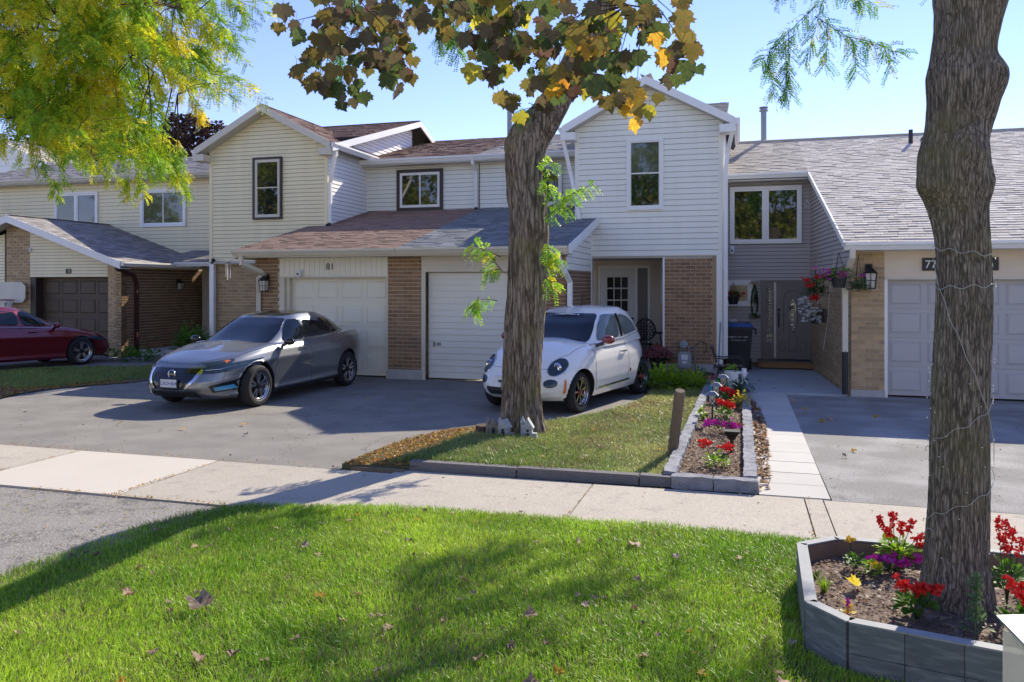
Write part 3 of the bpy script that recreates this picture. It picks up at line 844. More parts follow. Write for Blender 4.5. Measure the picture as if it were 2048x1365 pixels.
# entry door with sidelight
MB().box(.85, .93, 0, .07, .20, 2.06, f=W7).build('door_post', taupe, h77)
ringbox(MB(), W7, .85, 1.97, .20, 2.06, .05, 0, .06).build('door_frame', taupe, h77)
d7 = MB().box(1.20, 1.92, 0, .045, .25, 2.01, f=W7).build('front_door', taupe, h77)
oval = [(1.56 + .09 * math.cos(a), 1.27 + (.36 if math.sin(a) >= 0 else .42) * math.copysign(abs(math.sin(a)) ** .6, math.sin(a))) for a in [2 * math.pi * i / 28 for i in range(28)]]
MB().prism(oval, .046, .050, W7).build('pane', glass_curtain, d7)
ov2 = [W7(u, .056, z) for u, z in oval]
MB().tube(ov2 + [ov2[0]], .012, 6, cap=False).build('pane_moulding', taupe, d7)
def scroll(W, u0, u1, z0, z1, n, parent, k):
    m = MB()
    for i in range(k):
        zc = z0 + (z1 - z0) * (i + .5) / k; h = (z1 - z0) / k * .48; wd = (u1 - u0) * .42
        m.tube([W((u0 + u1) / 2 + wd * math.sin(t) * (1 if i % 2 else -1), n, zc + h * math.cos(t)) for t in [2 * math.pi * j / 12 for j in range(13)]], .0045, 4, cap=False)
        m.tube([W((u0 + u1) / 2 - wd * .4, n, zc), W((u0 + u1) / 2 + wd * .4, n, zc)], .005, 4)
    m.build('leading', chrome, parent)
scroll(W7, 1.49, 1.63, .90, 1.60, .052, d7, 6)
arc = [W7(1.56 + .2 * math.cos(a), .05, 1.62 + .2 * math.sin(a)) for a in [math.pi * i / 10 for i in range(11)]]
mb = MB().tube([W7(1.76, .05, .85)] + arc + [W7(1.36, .05, .85)], .011, 5)
for (a, b, c, d) in ((1.28, 1.40, .40, .62), (1.48, 1.66, .40, .75), (1.74, 1.86, .40, .62)):
    mb.tube([W7(a, .05, c), W7(b, .05, c), W7(b, .05, d), W7(a, .05, d), W7(a, .05, c)], .009, 5)
mb.build('door_moulding', taupe, d7)
MB().tube([W7(1.25, .045, 1.28), W7(1.25, .09, 1.26), W7(1.25, .09, 1.0), W7(1.25, .045, .96)], .015, 6).build('handle', black_metal, d7)
MB().lathe([(.001, 0), (.035, 0), (.035, .03), (.001, .035)], 12, f=lambda x, y, z: W7(1.25 + x, .045 + z, 1.36 + y)).build('deadbolt', black_metal, d7)
MB().box(1.145, 1.195, 0, .065, .24, 2.01, f=W7).build('door_post', cream_trim, h77)
s7 = MB().box(.93, 1.145, 0, .03, .25, 2.01, f=W7).build('sidelight', taupe, h77)
MB().box(.975, 1.105, .031, .036, .55, 1.88, f=W7).build('pane', glass_curtain, s7)
scroll(W7, .975, 1.105, .56, 1.87, .038, s7, 9)
# entry step
st = MB().box(.42, 1.70, 18.98, 19.46, .05, .17).build('step_riser', wood_new, h77)
MB().box(.40, 1.72, 18.94, 19.46, .17, .205).build('step_tread', wood_grey, h77)
MB().box(.78, 1.55, 18.98, 19.36, .206, .222).build('door_mat', black_plastic, h77)
MB().box(.15, .31, .02, .07, .98, 1.13, f=W7).build('utility_box', white_plastic, h77)
star = []
for i in range(10):
    a = math.pi / 2 + i * math.pi / 5; r = .10 if i % 2 == 0 else .045
    star.append((1.88 + r * math.cos(a) , 3.82 + r * math.sin(a)))
sm = MB().tube([W7(u, .04, z) for u, z in star + star[:1]], .008, 5, cap=False).build('star_ornament', white_plastic, h77)
fp = MB().tube([(.62, 22.5, zr - .2), (.62, 22.5, zr + .88)], .075, 12)
fp.lathe([(.075, 0), (.12, .02), (.12, .05), (.085, .06), (.085, .09), (.12, .1), (.12, .13), (.001, .16)], 14, (.62, 22.5, zr + .86))
fp.build('flue_pipe', metal_grey, h77)
MB().tube([(4.05, 21.4, zr - .45), (4.05, 21.4, zr - .02)], .05, 10).build('vent_pipe', black_metal, h77)
MB().box(4.35, 4.62, 21.5, 21.8, zr - .34, zr - .17).build('roof_vent', black_metal, h77)
# ------------------------------------------------------------------ house 83 (left, hipped garage gable)
h83 = thing('townhouse', 'townhouse number 83 at the left, cream siding, gabled double garage with dark door', 'house', (-17, 17.5, 0), group='row of attached townhouses')
Y3 = 20.8
W3 = Wall(-26.0, Y3)
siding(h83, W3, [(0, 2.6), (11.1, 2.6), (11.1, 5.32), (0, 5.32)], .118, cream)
window(h83, W3, 26 - 21.75, 26 - 20.0, 3.86, 4.98, 'casement', None, white_trim, glass_green, glass_curtain, tw=.07)
window(h83, W3, 26 - 18.33, 26 - 16.62, 3.78, 4.98, 'slider', None, white_trim, glass_green, glass_green, tw=.1)
MB().box(0, 11.2, .0, .40, 5.24, 5.28, f=W3).build('soffit', soffit_m, h83)
gutter(h83, (-26, Y3 - .42, 5.40), (-14.9, Y3 - .42, 5.40), cream_trim)
slh = (6.6 - 5.38) / 4.0
roof_plane(h83, (-26.2, Y3 - .43, 5.39), (1, 0, 0), (0, 1, slh), [(0, 0), (11.4, 0), (11.4, 4.3), (0, 4.3)], sh_grey)
# garage double gable: front at 17.5
xp, zp3 = -19.6, 3.88
xr3, ze3 = -15.75, 2.56
for sgn in (1, -1):
    run = xr3 - xp + (0 if sgn > 0 else .6); rise = zp3 - ze3 + (0 if sgn > 0 else .2)
    L = math.hypot(run, rise)
    O = (xp + sgn * run, Y3 if sgn > 0 else 17.1, zp3 - rise)
    U = (0, -1, 0) if sgn > 0 else (0, 1, 0)
    roof_plane(h83, O, U, (-sgn * run / L, 0, rise / L), [(0, 0), (Y3 - 17.1, 0), (Y3 - 17.1, L), (0, L)], sh_grey, single=100 if sgn > 0 else 0, expo=.14)
    xe = xp + sgn * run; ze_ = zp3 - rise; h = .19; y0 = 17.08
    MB().hexa([(xe, y0, ze_ - h), (xe, y0 + .03, ze_ - h), (xp, y0 + .03, zp3 - h), (xp, y0, zp3 - h),
               (xe, y0, ze_ + .01), (xe, y0 + .03, ze_ + .01), (xp, y0 + .03, zp3 + .01), (xp, y0, zp3 + .01)]).build('barge_board', white_trim, h83)
    MB().hexa([(xe, y0 + .03, ze_ - h), (xe, 17.5, ze_ - h), (xp, 17.5, zp3 - h), (xp, y0 + .03, zp3 - h),
               (xe, y0 + .03, ze_ - h + .03), (xe, 17.5, ze_ - h + .03), (xp, 17.5, zp3 - h + .03), (xp, y0 + .03, zp3 - h + .03)]).build('soffit', soffit_m, h83)
gutter(h83, (xr3, 17.12, ze3), (xr3, 20.2, ze3), white_trim, out=(1, 0))
W3g = Wall(-20.05, 17.5)
siding(h83, W3g, [(.86, 2.17), (3.54, 2.17), (3.54, 2.62), (.86, 3.55)], .088, cream)
siding(h83, Wall(-24.0, 17.5), [(0, .8), (3.9, .8), (3.9, 3.4), (0, 2.4)], .088, cream)
bricks(h83, W3g, 0, .86, 0, 3.70, brickA, single=150, label='tall brick pier between the two garage doors')
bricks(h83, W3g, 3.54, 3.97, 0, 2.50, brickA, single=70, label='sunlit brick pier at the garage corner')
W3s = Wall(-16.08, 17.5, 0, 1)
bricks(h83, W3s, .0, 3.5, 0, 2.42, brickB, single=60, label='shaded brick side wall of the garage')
raised_door(h83, W3g, 1.05, 3.54, .03, 2.14, 4, 4, garage_brown, n=-.25)
MB().box(.86, 1.05, -.28, -.0, 0, 2.16, f=W3g).build('door_jamb', brown_trim, h83)
text('83', .20, W3g(2.22, .03, 2.26), (rad(90), 0, 0), ink_black, h83, 'house_number', .01, bold=.001)
downspout(h83, [(-15.95, 17.2, 2.50), (-15.96, 17.2, 2.38), (-16.03, 17.9, 2.2), (-16.03, 18.0, 2.0), (-16.03, 18.0, .1)], rust_pipe, .045)
wall_lantern(h83, W3s, 2.2, 1.95, black_metal, lantern_glass, label='black lamp on the shaded side wall', s=1.1)
# entry shed roof between the garage and the cream block
roof_plane(h83, (-16.4, 19.2, 2.62), (1, 0, 0), (0, 1, .25), [(0, 0), (3.1, 0), (3.1, 1.7), (0, 1.7)], sh_grey)
gutter(h83, (-15.7, 19.19, 2.60), (-13.35, 19.19, 2.60), white_trim)
MB().box(-15.9, -13.32, 20.6, 20.8, 0, 2.6).build('entry_wall', mortar, h83)
camera_dome(h83, W3g, .90, 2.95, .0, s=1.0, label='small white security camera on the pier')
# far neighbour's white gable behind the left roof
far = thing('house', 'white gabled house end seen behind the left roof', 'house', (-32, 30, 0))
Wf = Wall(-36.5, 28)
siding(far, Wf, [(0, 0), (7.5, 0), (7.5, 7.0), (4.0, 8.55), (0, 7.0)], .3, white_siding)
for sgn in (-1, 1):
    xe, xm_ = -32.5 + sgn * 3.9, -32.5
    MB().hexa([(xe, 27.7, 6.75), (xe, 32, 6.75), (xm_, 32, 8.45), (xm_, 27.7, 8.45), (xe, 27.7, 6.95), (xe, 32, 6.95), (xm_, 32, 8.65), (xm_, 27.7, 8.65)]).build('roof', sh_grey, far)
    MB().hexa([(xe, 27.62, 6.65), (xe, 27.69, 6.65), (xm_, 27.69, 8.35), (xm_, 27.62, 8.35), (xe, 27.62, 6.97), (xe, 27.69, 6.97), (xm_, 27.69, 8.67), (xm_, 27.62, 8.67)]).build('barge_board', white_trim, far)

# closed rear and party walls so no daylight passes through the row
for hh, xa, xb, ztop in ((h81, -13.3, -6.64, 5.2), (h79, -6.62, -.42, 5.2), (h77, -.38, 11.2, 3.9), (h83, -26, -13.34, 5.0)):
    MB().box(xa, xb, 25.0, 25.2, 0, ztop).build('rear_wall', mortar, hh)
    MB().box(xa, xb, 19.96 if hh in (h81, h79) else 21.1, 20.05 if hh in (h81, h79) else 21.2, 0, 3.35 if hh in (h81, h79) else 2.6).build('inner_wall', mortar, hh)
MB().box(-6.64, -6.56, 15.1, 19.9, 0, 2.6).build('party_wall', mortar, h79)
MB().box(-26.2, -26.0, 17.6, 25, 0, 5.0).build('party_wall', mortar, h83)
MB().box(-13.32, -13.30, 17.7, 25, 0, 5.4).build('party_wall', mortar, h81)
MB().box(2.0, 2.1, 15.0, 21, 0, 2.6).build('party_wall', mortar, h77)
MB().box(11.1, 11.2, 15.0, 25, 0, 3.9).build('party_wall', mortar, h77)
# ------------------------------------------------------------------ ground, drives, walks
def sheet(name, poly, z, mat, kind='structure', th=.0, parent=None):
    mb = MB()
    if th:
        mb.prism(poly, 0, th, lambda u, n, v: (u, v, z - th + n))
    else:
        mb.add([(x, y, z) for x, y in poly], [tuple(range(len(poly)))])
    return mb.build(name, mat, parent, kind=kind)
sheet('ground', [(-300, -200), (300, -200), (300, 400), (-300, 400)], -.03, ground_m)
sheet('street', [(-60, -9), (60, -9), (60, -3.2), (-60, -3.2)], -.02, asphalt_old)
sheet('driveway', [(-11.9, 7.46), (-4.05, 7.46), (-4.05, 8.4), (-3.93, 9.16), (-3.71, 9.83), (-3.3, 10.3), (-2.54, 10.67), (-2.0, 11.6), (-1.72, 12.5), (-1.55, 13.5), (-1.75, 15.0), (-1.8, 17.7), (-3.3, 17.7), (-3.3, 15.2), (-10.2, 15.2), (-11.2, 14.6), (-11.6, 13.0), (-12.3, 11.8), (-12.3, 11.0), (-12.0, 10.2)], .000, asphalt_old)
sheet('driveway', [(.80, 7.62), (9, 7.62), (9, 15), (1.8, 15), (1.8, 14.72), (.78, 14.72)], .002, asphalt_pale)
sheet('driveway', [(-30, 13.6), (-15.9, 13.6), (-15.2, 14.9), (-14.0, 15.4), (-12.5, 16.4), (-12.5, 17.6), (-30, 17.6)], .004, asphalt_old)
sheet('boulevard_apron', [(-16, -3.2), (-4.5, -3.2), (-4.5, 4.4), (-4.35, 5.3), (-4.2, 5.93), (-16, 5.93)], -.006, asphalt_cracked)
# sidewalk slabs
sw = MB().box(-30, 12, 6.0, 7.4, -.10, -.012).build('sidewalk', dirt, kind='structure')
xs = [-9.3, -7.42, -5.53, -3.45, -1.38, .56, .72, 2.6, 4.5, 6.4, 8.3]
yf = lambda x: 5.93 if x < -4.4 else (6.34 if x > -2 else 5.93 + (.41) * (x + 4.4) / 2.4)
for a, b in zip(xs[:-1], xs[1:]):
    m = concrete_light if a < -7 and a > -8 else concrete
    z = RND.uniform(.004, .010)
    p = [(a + .006, 5.96), (b - .006, 5.96), (b - .006, 7.44 if b < -3.3 else 7.60), (a + .006, 7.44 if b < -3.3 else 7.60)]
    o = sheet('sidewalk_slab', p, z, m, kind=None, th=.09, parent=sw)
# path of pale slabs
pth = MB().box(.165, .79, 7.6, 14.7, -.09, -.012).build('path', dirt, kind='structure')
y = 7.63
while y < 14.6:
    l = RND.choice((.50, .52, .55)) if y > 8.3 else .48
    sheet('path_slab', [(.17, y), (.785, y), (.785, y + l - .012), (.17, y + l - .012)], .014 + RND.uniform(-.003, .003), paver, kind=None, th=.08, parent=pth)
    y += l
sheet('patio', [(.16, y + .01), (1.82, y + .01), (1.58, 19.45), (-.5, 19.45), (-.5, 16.2), (.16, 16.2)], .02, patio_m, th=.10)
sheet('bed_soil', [(-.62, 7.75), (.03, 7.75), (.03, 16.2), (-.50, 16.2)], .055, soil, th=.07)
sheet('front_lawn_soil', [(-4.5, 1.2), (5.2, 1.2), (5.2, 6.36), (-2, 6.34), (-4.2, 5.93), (-4.35, 5.3), (-4.5, 4.4)], .012, dirt)
MIDLAWN = [(-4.05, 7.50), (-3.4, 7.62), (-.70, 7.72), (-.62, 8.1), (-.58, 13.5), (-.55, 17.6), (-1.7, 17.6), (-1.72, 15.0), (-1.5, 13.5), (-1.7, 12.5), (-1.95, 11.6), (-2.5, 10.67), (-3.25, 10.3), (-3.68, 9.83), (-3.9, 9.16), (-4.02, 8.4)]
sheet('middle_lawn_soil', MIDLAWN, .05, dirt, th=.07)
LEFTLAWN = [(-30, 7.46), (-11.95, 7.46), (-12.05, 10.2), (-12.35, 11.0), (-12.35, 11.8), (-11.65, 13.0), (-11.25, 14.6), (-11.0, 17.5), (-12.4, 17.5), (-12.5, 16.4), (-14.0, 15.35), (-15.2, 14.85), (-15.9, 13.55), (-30, 13.5)]
sheet('left_lawn_soil', LEFTLAWN, .008, dirt)
MB().box(-15.9, -13.4, 17.9, 19.5, 0, .16).build('concrete_slab_step', foundation, kind='structure')
# timber kerb along the front of the middle lawn
kb = thing('timber_kerb', 'low weathered grey timber kerb along the front of the middle lawn', 'kerb', (-2.0, 7.7, 0))
for (x0, x1) in ((-3.33, -2.18), (-2.165, -.95), (-.935, -.63)):
    t = RND.uniform(-.01, .01)
    y0 = 7.62 + (x0 + 3.3) * .028; y1 = 7.62 + (x1 + 3.3) * .028
    MB().hexa([(x0, y0, 0), (x1, y1, 0), (x1, y1 + .13, 0), (x0, y0 + .13, 0), (x0, y0 + .01, .10), (x1, y1 + .01, .095), (x1, y1 + .12, .095), (x0, y0 + .12, .10)]).build('timber', kerb_m, kb)
MB().box(-3.95, -3.36, 7.50, 7.56, -.02, .03).build('timber', wood_grey, kb)
# rough blocks around the flower bed
bk = thing('block_edging', 'border of rough grey concrete blocks around the narrow flower bed', 'edging', (-.25, 11, 0))
def rough_block(x0, x1, y0, y1, z1):
    bm = bmesh.new()
    bmesh.ops.create_cube(bm, size=1)
    bmesh.ops.subdivide_edges(bm, edges=bm.edges, cuts=3, use_grid_fill=True)
    for v in bm.verts:
        p = Vector((x0 + (x1 - x0) * (v.co.x + .5), y0 + (y1 - y0) * (v.co.y + .5), z1 * (v.co.z + .5)))
        d = noise.noise_vector(p * 14) * .016
        v.co = p + d - org(bk)
    me = bpy.data.meshes.new('block'); bm.to_mesh(me); bm.free()
    me.materials.append(block_m)
    link('block', me, bk)
y = 7.80
while y < 16.0:
    l = RND.uniform(.26, .34)
    t = (y - 7.8) / 8
    rough_block(-.72 + .12 * t, -.60 + .12 * t, y, y + l - .012, .13)
    rough_block(.035, .155, y, y + l - .012, .13)
    y += l
for x in (-.63, -.24):
    rough_block(x, x + .38, 7.66, 7.79, .12)
rough_block(.145 - .01, .165, 7.66, 7.79, .12)
# ------------------------------------------------------------------ bark
def bark_mat(name, c1, c2, moss, scale=1.0, st=.16, bump=.9):
    m = bpy.data.materials.new(name); m.use_nodes = True
    N, L = m.node_tree.nodes, m.node_tree.links
    b = N['Principled BSDF']; b.inputs['Roughness'].default_value = .95; b.inputs['Specular IOR Level'].default_value = .15
    ge = N.new('ShaderNodeNewGeometry')
    mp = N.new('ShaderNodeMapping'); mp.inputs['Scale'].default_value = (scale, scale, scale * st)
    L.new(ge.outputs['Position'], mp.inputs['Vector'])
    n0 = N.new('ShaderNodeTexNoise'); n0.inputs['Scale'].default_value = 9; n0.inputs['Detail'].default_value = 3
    L.new(mp.outputs[0], n0.inputs['Vector'])
    ad = N.new('ShaderNodeVectorMath'); ad.operation = 'MULTIPLY_ADD'
    L.new(n0.outputs['Color'], ad.inputs[0]); ad.inputs[1].default_value = (.07, .07, .07); L.new(mp.outputs[0], ad.inputs[2])
    vo = N.new('ShaderNodeTexVoronoi'); vo.feature = 'DISTANCE_TO_EDGE'; vo.inputs['Scale'].default_value = 46
    L.new(ad.outputs[0], vo.inputs['Vector'])
    n1 = N.new('ShaderNodeTexNoise'); n1.inputs['Scale'].default_value = 55; n1.inputs['Detail'].default_value = 8; n1.inputs['Roughness'].default_value = .7
    mp1 = N.new('ShaderNodeMapping'); mp1.inputs['Scale'].default_value = (1, 1, .45); L.new(ge.outputs['Position'], mp1.inputs['Vector']); L.new(mp1.outputs[0], n1.inputs['Vector'])
    n2 = N.new('ShaderNodeTexNoise'); n2.inputs['Scale'].default_value = 2.2; n2.inputs['Detail'].default_value = 4
    L.new(ge.outputs['Position'], n2.inputs['Vector'])
    mr = N.new('ShaderNodeMapRange'); mr.inputs['From Max'].default_value = .22
    L.new(vo.outputs['Distance'], mr.inputs['Value'])
    n3 = N.new('ShaderNodeTexNoise'); n3.inputs['Scale'].default_value = 26; n3.inputs['Detail'].default_value = 4
    mp3 = N.new('ShaderNodeMapping'); mp3.inputs['Scale'].default_value = (scale, scale, scale * st * .8); L.new(ge.outputs['Position'], mp3.inputs['Vector']); L.new(mp3.outputs[0], n3.inputs['Vector'])
    s1_ = N.new('ShaderNodeMath'); s1_.operation = 'SUBTRACT'; L.new(n3.outputs['Fac'], s1_.inputs[0]); s1_.inputs[1].default_value = .5
    s2_ = N.new('ShaderNodeMath'); s2_.operation = 'ABSOLUTE'; L.new(s1_.outputs[0], s2_.inputs[0])
    mr2 = N.new('ShaderNodeMapRange'); mr2.inputs['From Max'].default_value = .055; L.new(s2_.outputs[0], mr2.inputs['Value'])
    s3_ = N.new('ShaderNodeMath'); s3_.operation = 'ADD'; L.new(mr.outputs[0], s3_.inputs[0]); s3_.inputs[1].default_value = .30
    s4_ = N.new('ShaderNodeMath'); s4_.operation = 'MULTIPLY'; L.new(s3_.outputs[0], s4_.inputs[0]); L.new(mr2.outputs[0], s4_.inputs[1])
    s5_ = N.new('ShaderNodeMath'); s5_.operation = 'MULTIPLY'; L.new(s4_.outputs[0], s5_.inputs[0]); s5_.inputs[1].default_value = .8
    mu = N.new('ShaderNodeMath'); mu.operation = 'MULTIPLY'
    L.new(s5_.outputs[0], mu.inputs[0]); L.new(n1.outputs['Fac'], mu.inputs[1])
    cr = N.new('ShaderNodeValToRGB')
    cr.color_ramp.elements[0].color = (*[c * .4 for c in c1], 1); cr.color_ramp.elements[1].color = (*c2, 1)
    cr.color_ramp.elements[0].position = .05; cr.color_ramp.elements[1].position = .52
    e = cr.color_ramp.elements.new(.22); e.color = (*c1, 1)
    L.new(mu.outputs[0], cr.inputs[0])
    mx = N.new('ShaderNodeMix'); mx.data_type = 'RGBA'
    r2 = N.new('ShaderNodeMapRange'); r2.inputs['From Min'].default_value = .52; r2.inputs['From Max'].default_value = .72; r2.inputs['To Max'].default_value = .6
    L.new(n2.outputs['Fac'], r2.inputs['Value']); L.new(r2.outputs[0], mx.inputs['Factor'])
    L.new(cr.outputs[0], mx.inputs['A']); mx.inputs['B'].default_value = (*moss, 1)
    L.new(mx.outputs['Result'], b.inputs['Base Color'])
    bp = N.new('ShaderNodeBump'); bp.inputs['Strength'].default_value = bump; bp.inputs['Distance'].default_value = .02
    L.new(mu.outputs[0], bp.inputs['Height']); L.new(bp.outputs[0], b.inputs['Normal'])
    return m
bark_l = bark_mat('honey locust bark', (.19, .145, .11), (.36, .29, .225), (.20, .175, .05), .50, .12, 1.0)
bark_mp = bark_mat('maple bark', (.21, .175, .135), (.38, .32, .25), (.22, .20, .08), 1.5, .13, .9)
bark_tw = M('twig bark', (.075, .05, .035), .9, .25, 20)
def trunk_mesh(name, rings, mat, parent, nt=150, step=.025, amp=.02, kf=15, zf=1.4, lumps=(), flare=.0):
    """rings: (x, y, z, r) along the trunk; lumps: (centre vec, radius, height)."""
    P = spline([r[:3] for r in rings], 10); R_ = [v[0] for v in spline([(r[3], 0) for r in rings], 10)]
    L = [0]
    for a, b in zip(P[:-1], P[1:]): L.append(L[-1] + (b - a).length)
    n = int(L[-1] / step); V = []; s_ = np.linspace(0, L[-1], n)
    X = [np.interp(s_, L, [p[i] for p in P]) for i in range(3)]; RR = np.interp(s_, L, R_)
    up = Vector((1, 0, 0))
    for i in range(n):
        p = Vector((X[0][i], X[1][i], X[2][i]))
        q = Vector((X[0][min(i + 1, n - 1)], X[1][min(i + 1, n - 1)], X[2][min(i + 1, n - 1)])); q0 = Vector((X[0][max(i - 1, 0)], X[1][max(i - 1, 0)], X[2][max(i - 1, 0)]))
        d = (q - q0).normalized()
        up = (up - d * up.dot(d)).normalized(); sd_ = d.cross(up)
        for k in range(nt):
            a = 2 * math.pi * k / nt
            dr = up * math.cos(a) + sd_ * math.sin(a)
            r = RR[i]
            c = Vector((math.cos(a) * kf * .35, math.sin(a) * kf * .35, s_[i] * zf))
            low = noise.noise(Vector((math.cos(a) * 1.1, math.sin(a) * 1.1, s_[i] * .9))) * .07
            rd = 1 - abs(noise.noise(c + Vector((3, 1, 7)))) * 2.4
            rd2 = 1 - abs(noise.noise(c * 2.3)) * 2.2
            h = amp * (.65 * rd + .35 * rd2)
            if flare: r += flare * math.exp(-s_[i] / .13) * (1 + .5 * math.sin(a * 5 + 1))
            pt = p + dr * (r * (1 + low) + h)
            for (lc, lr, lh) in lumps:
                dd = (pt - Vector(lc)).length / lr
                if dd < 1: pt = pt + dr * lh * (1 - dd * dd) ** 2
            V.append(pt)
    F = [(i * nt + k, i * nt + (k + 1) % nt, (i + 1) * nt + (k + 1) % nt, (i + 1) * nt + k) for i in range(n - 1) for k in range(nt)]
    return npmesh(name, [tuple(v) for v in V], F, mat, parent, smooth=True)
# ------------------------------------------------------------------ leaf generators (numpy)
def frames(D, roll):
    D = D / np.linalg.norm(D, axis=1, keepdims=True)
    a = np.tile(np.array([[0, 0, 1.0]]), (len(D), 1)); a[np.abs(D[:, 2]) > .95] = (1, 0, 0)
    S = np.cross(D, a); S /= np.linalg.norm(S, axis=1, keepdims=True)
    U = np.cross(S, D)
    c, s = np.cos(roll)[:, None], np.sin(roll)[:, None]
    return D, S * c + U * s, U * c - S * s
def compound_leaves(P, D, Ln, npair=9, lw=.010, ll=.024, palette=None, weights=None, droop=.35, pc=None):
    """Pinnate leaves: each one is npair pairs of leaflets on a drooping stalk."""
    n = len(P); D, S, U = frames(D, NPR.uniform(-1.2, 1.2, n))
    V = []; C = []
    pal = np.array(palette)
    base = pal[NPR.choice(len(pal), n, p=weights)] if pc is None else pc
    for k in range(npair):
        t = (k + 1.0) / (npair + .3)
        Q = P + D * (Ln * t)[:, None]; Q[:, 2] -= droop * Ln * t * t
        for sg in (-1, 1):
            dv = D * .45 + S * sg * 1.0 + U * NPR.uniform(-.35, .35, (n, 1)); dv[:, 2] -= .25
            dv /= np.linalg.norm(dv, axis=1, keepdims=True)
            wv = np.cross(dv, U + NPR.uniform(-.5, .5, (n, 3))); wv /= np.linalg.norm(wv, axis=1, keepdims=True)
            l_ = (ll * (1.1 - .35 * abs(t - .5)) * NPR.uniform(.8, 1.15, n))[:, None]
            w2 = lw * .5
            V.append(np.stack([Q, Q + dv * l_ * .5 + wv * w2, Q + dv * l_, Q + dv * l_ * .5 - wv * w2], 1))
            C.append(base * NPR.uniform(.75, 1.2, (n, 1)))
    V = np.concatenate(V).reshape(-1, 3); F = np.arange(len(V)).reshape(-1, 4)
    return V, F, np.concatenate(C)
def simple_leaves(P, size, palette, weights, aspect=.55, downy=.0):
    n = len(P)
    D = NPR.normal(size=(n, 3)); D[:, 2] -= downy
    D, S, U = frames(D, NPR.uniform(0, 6.28, n))
    sz = (size * NPR.uniform(.6, 1.3, n))[:, None]
    V = np.stack([P, P + D * sz * .5 + S * sz * aspect * .5, P + D * sz, P + D * sz * .5 - S * sz * aspect * .5], 1).reshape(-1, 3)
    pal = np.array(palette)
    return V, np.arange(n * 4).reshape(-1, 4), pal[NPR.choice(len(pal), n, p=weights)] * NPR.uniform(.7, 1.25, (n, 1))
LOC_PAL = [(.20, .30, .02), (.30, .36, .02), (.48, .44, .03), (.10, .20, .02), (.58, .42, .03), (.50, .26, .02)]
GRN_PAL = [(.10, .27, .03), (.16, .35, .03), (.26, .45, .04), (.06, .17, .02), (.50, .50, .05)]
def in_poly(x, z, poly):
    c = False; j = len(poly) - 1
    for i in range(len(poly)):
        if (poly[i][1] > z) != (poly[j][1] > z) and x < (poly[j][0] - poly[i][0]) * (z - poly[i][1]) / (poly[j][1] - poly[i][1]) + poly[i][0]: c = not c
        j = i
    return c
def spray(tw, start, dirv, length, nl, acc, leaf=.13, sag=.25, wob=.3, r=.006, spread=1.0):
    """A twig with alternate compound leaves; appends (P, D, L) to acc and its tube to tw."""
    p = Vector(start); d = Vector(dirv).normalized(); n = 7; pts = [p.copy()]
    for i in range(n):
        d = (d + Vector((RND.uniform(-wob, wob), RND.uniform(-wob, wob), RND.uniform(-wob, wob) - sag)) * .5).normalized()
        p = p + d * length / n; pts.append(p.copy())
    tw.tube(pts, [r * (1 - .7 * i / n) for i in range(n + 1)], 4, cap=False)
    for i in range(nl):
        t = (i + .6) / nl * .95 + .05
        k = min(int(t * n), n - 1); q = pts[k].lerp(pts[k + 1], t * n - k)
        dd = (pts[k + 1] - pts[k]).normalized()
        side = dd.orthogonal().normalized(); side.rotate(Matrix.Rotation(RND.uniform(0, 6.28), 3, dd))
        ld = dd * .55 + side * spread + Vector((0, 0, -.25))
        acc.append((tuple(q), tuple(ld), leaf * RND.uniform(.7, 1.2)))
    return pts
def build_sprays(name, acc, parent, pal, wts, pcf=None, ll=.024, lw=.010, npair=9, kind=None):
    P = np.array([a[0] for a in acc]); D = np.array([a[1] for a in acc]); L_ = np.array([a[2] for a in acc])
    pc = None
    if pcf is not None: pc = np.array([pcf(*p) for p in P])
    V, F, C = compound_leaves(P, D, L_, npair, lw, ll, pal, wts, pc=pc)
    return npmesh(name, V, F, leaf_m, parent, C, kind)

# ------------------------------------------------------------------ honey locust (centre)
t1 = thing('locust_tree', 'thick leaning honey locust trunk with mossy fissured bark beside the white car', 'tree', (-2.68, 9.75, 0), group=None)
trunk_mesh('trunk', [(-2.69, 9.75, -.1, 0.293), (-2.69, 9.75, .1, 0.278), (-2.69, 9.75, .6, 0.240), (-2.68, 9.75, 1.2, 0.242), (-2.64, 9.75, 1.8, 0.240), (-2.61, 9.75, 2.3, 0.240), (-2.60, 9.75, 2.8, 0.235), (-2.65, 9.75, 3.15, 0.215), (-2.66, 9.75, 3.5, 0.235),
    (-2.60, 9.75, 3.82, 0.255), (-2.38, 9.75, 4.10, 0.205), (-2.17, 9.75, 4.42, 0.165), (-1.98, 9.72, 4.80, 0.145), (-1.68, 9.7, 5.3, 0.130), (-1.2, 9.6, 6.2, 0.120)], bark_l, t1, nt=170, step=.024, amp=.020, kf=11, zf=2.2,
    lumps=[((-2.84, 9.5, 3.72), .20, .05), ((-2.36, 9.65, 3.05), .22, .045), ((-2.33, 9.6, 2.6), .22, .03), ((-2.9, 9.6, 3.1), .2, .02)], flare=.09)
tw = MB(); acc = []
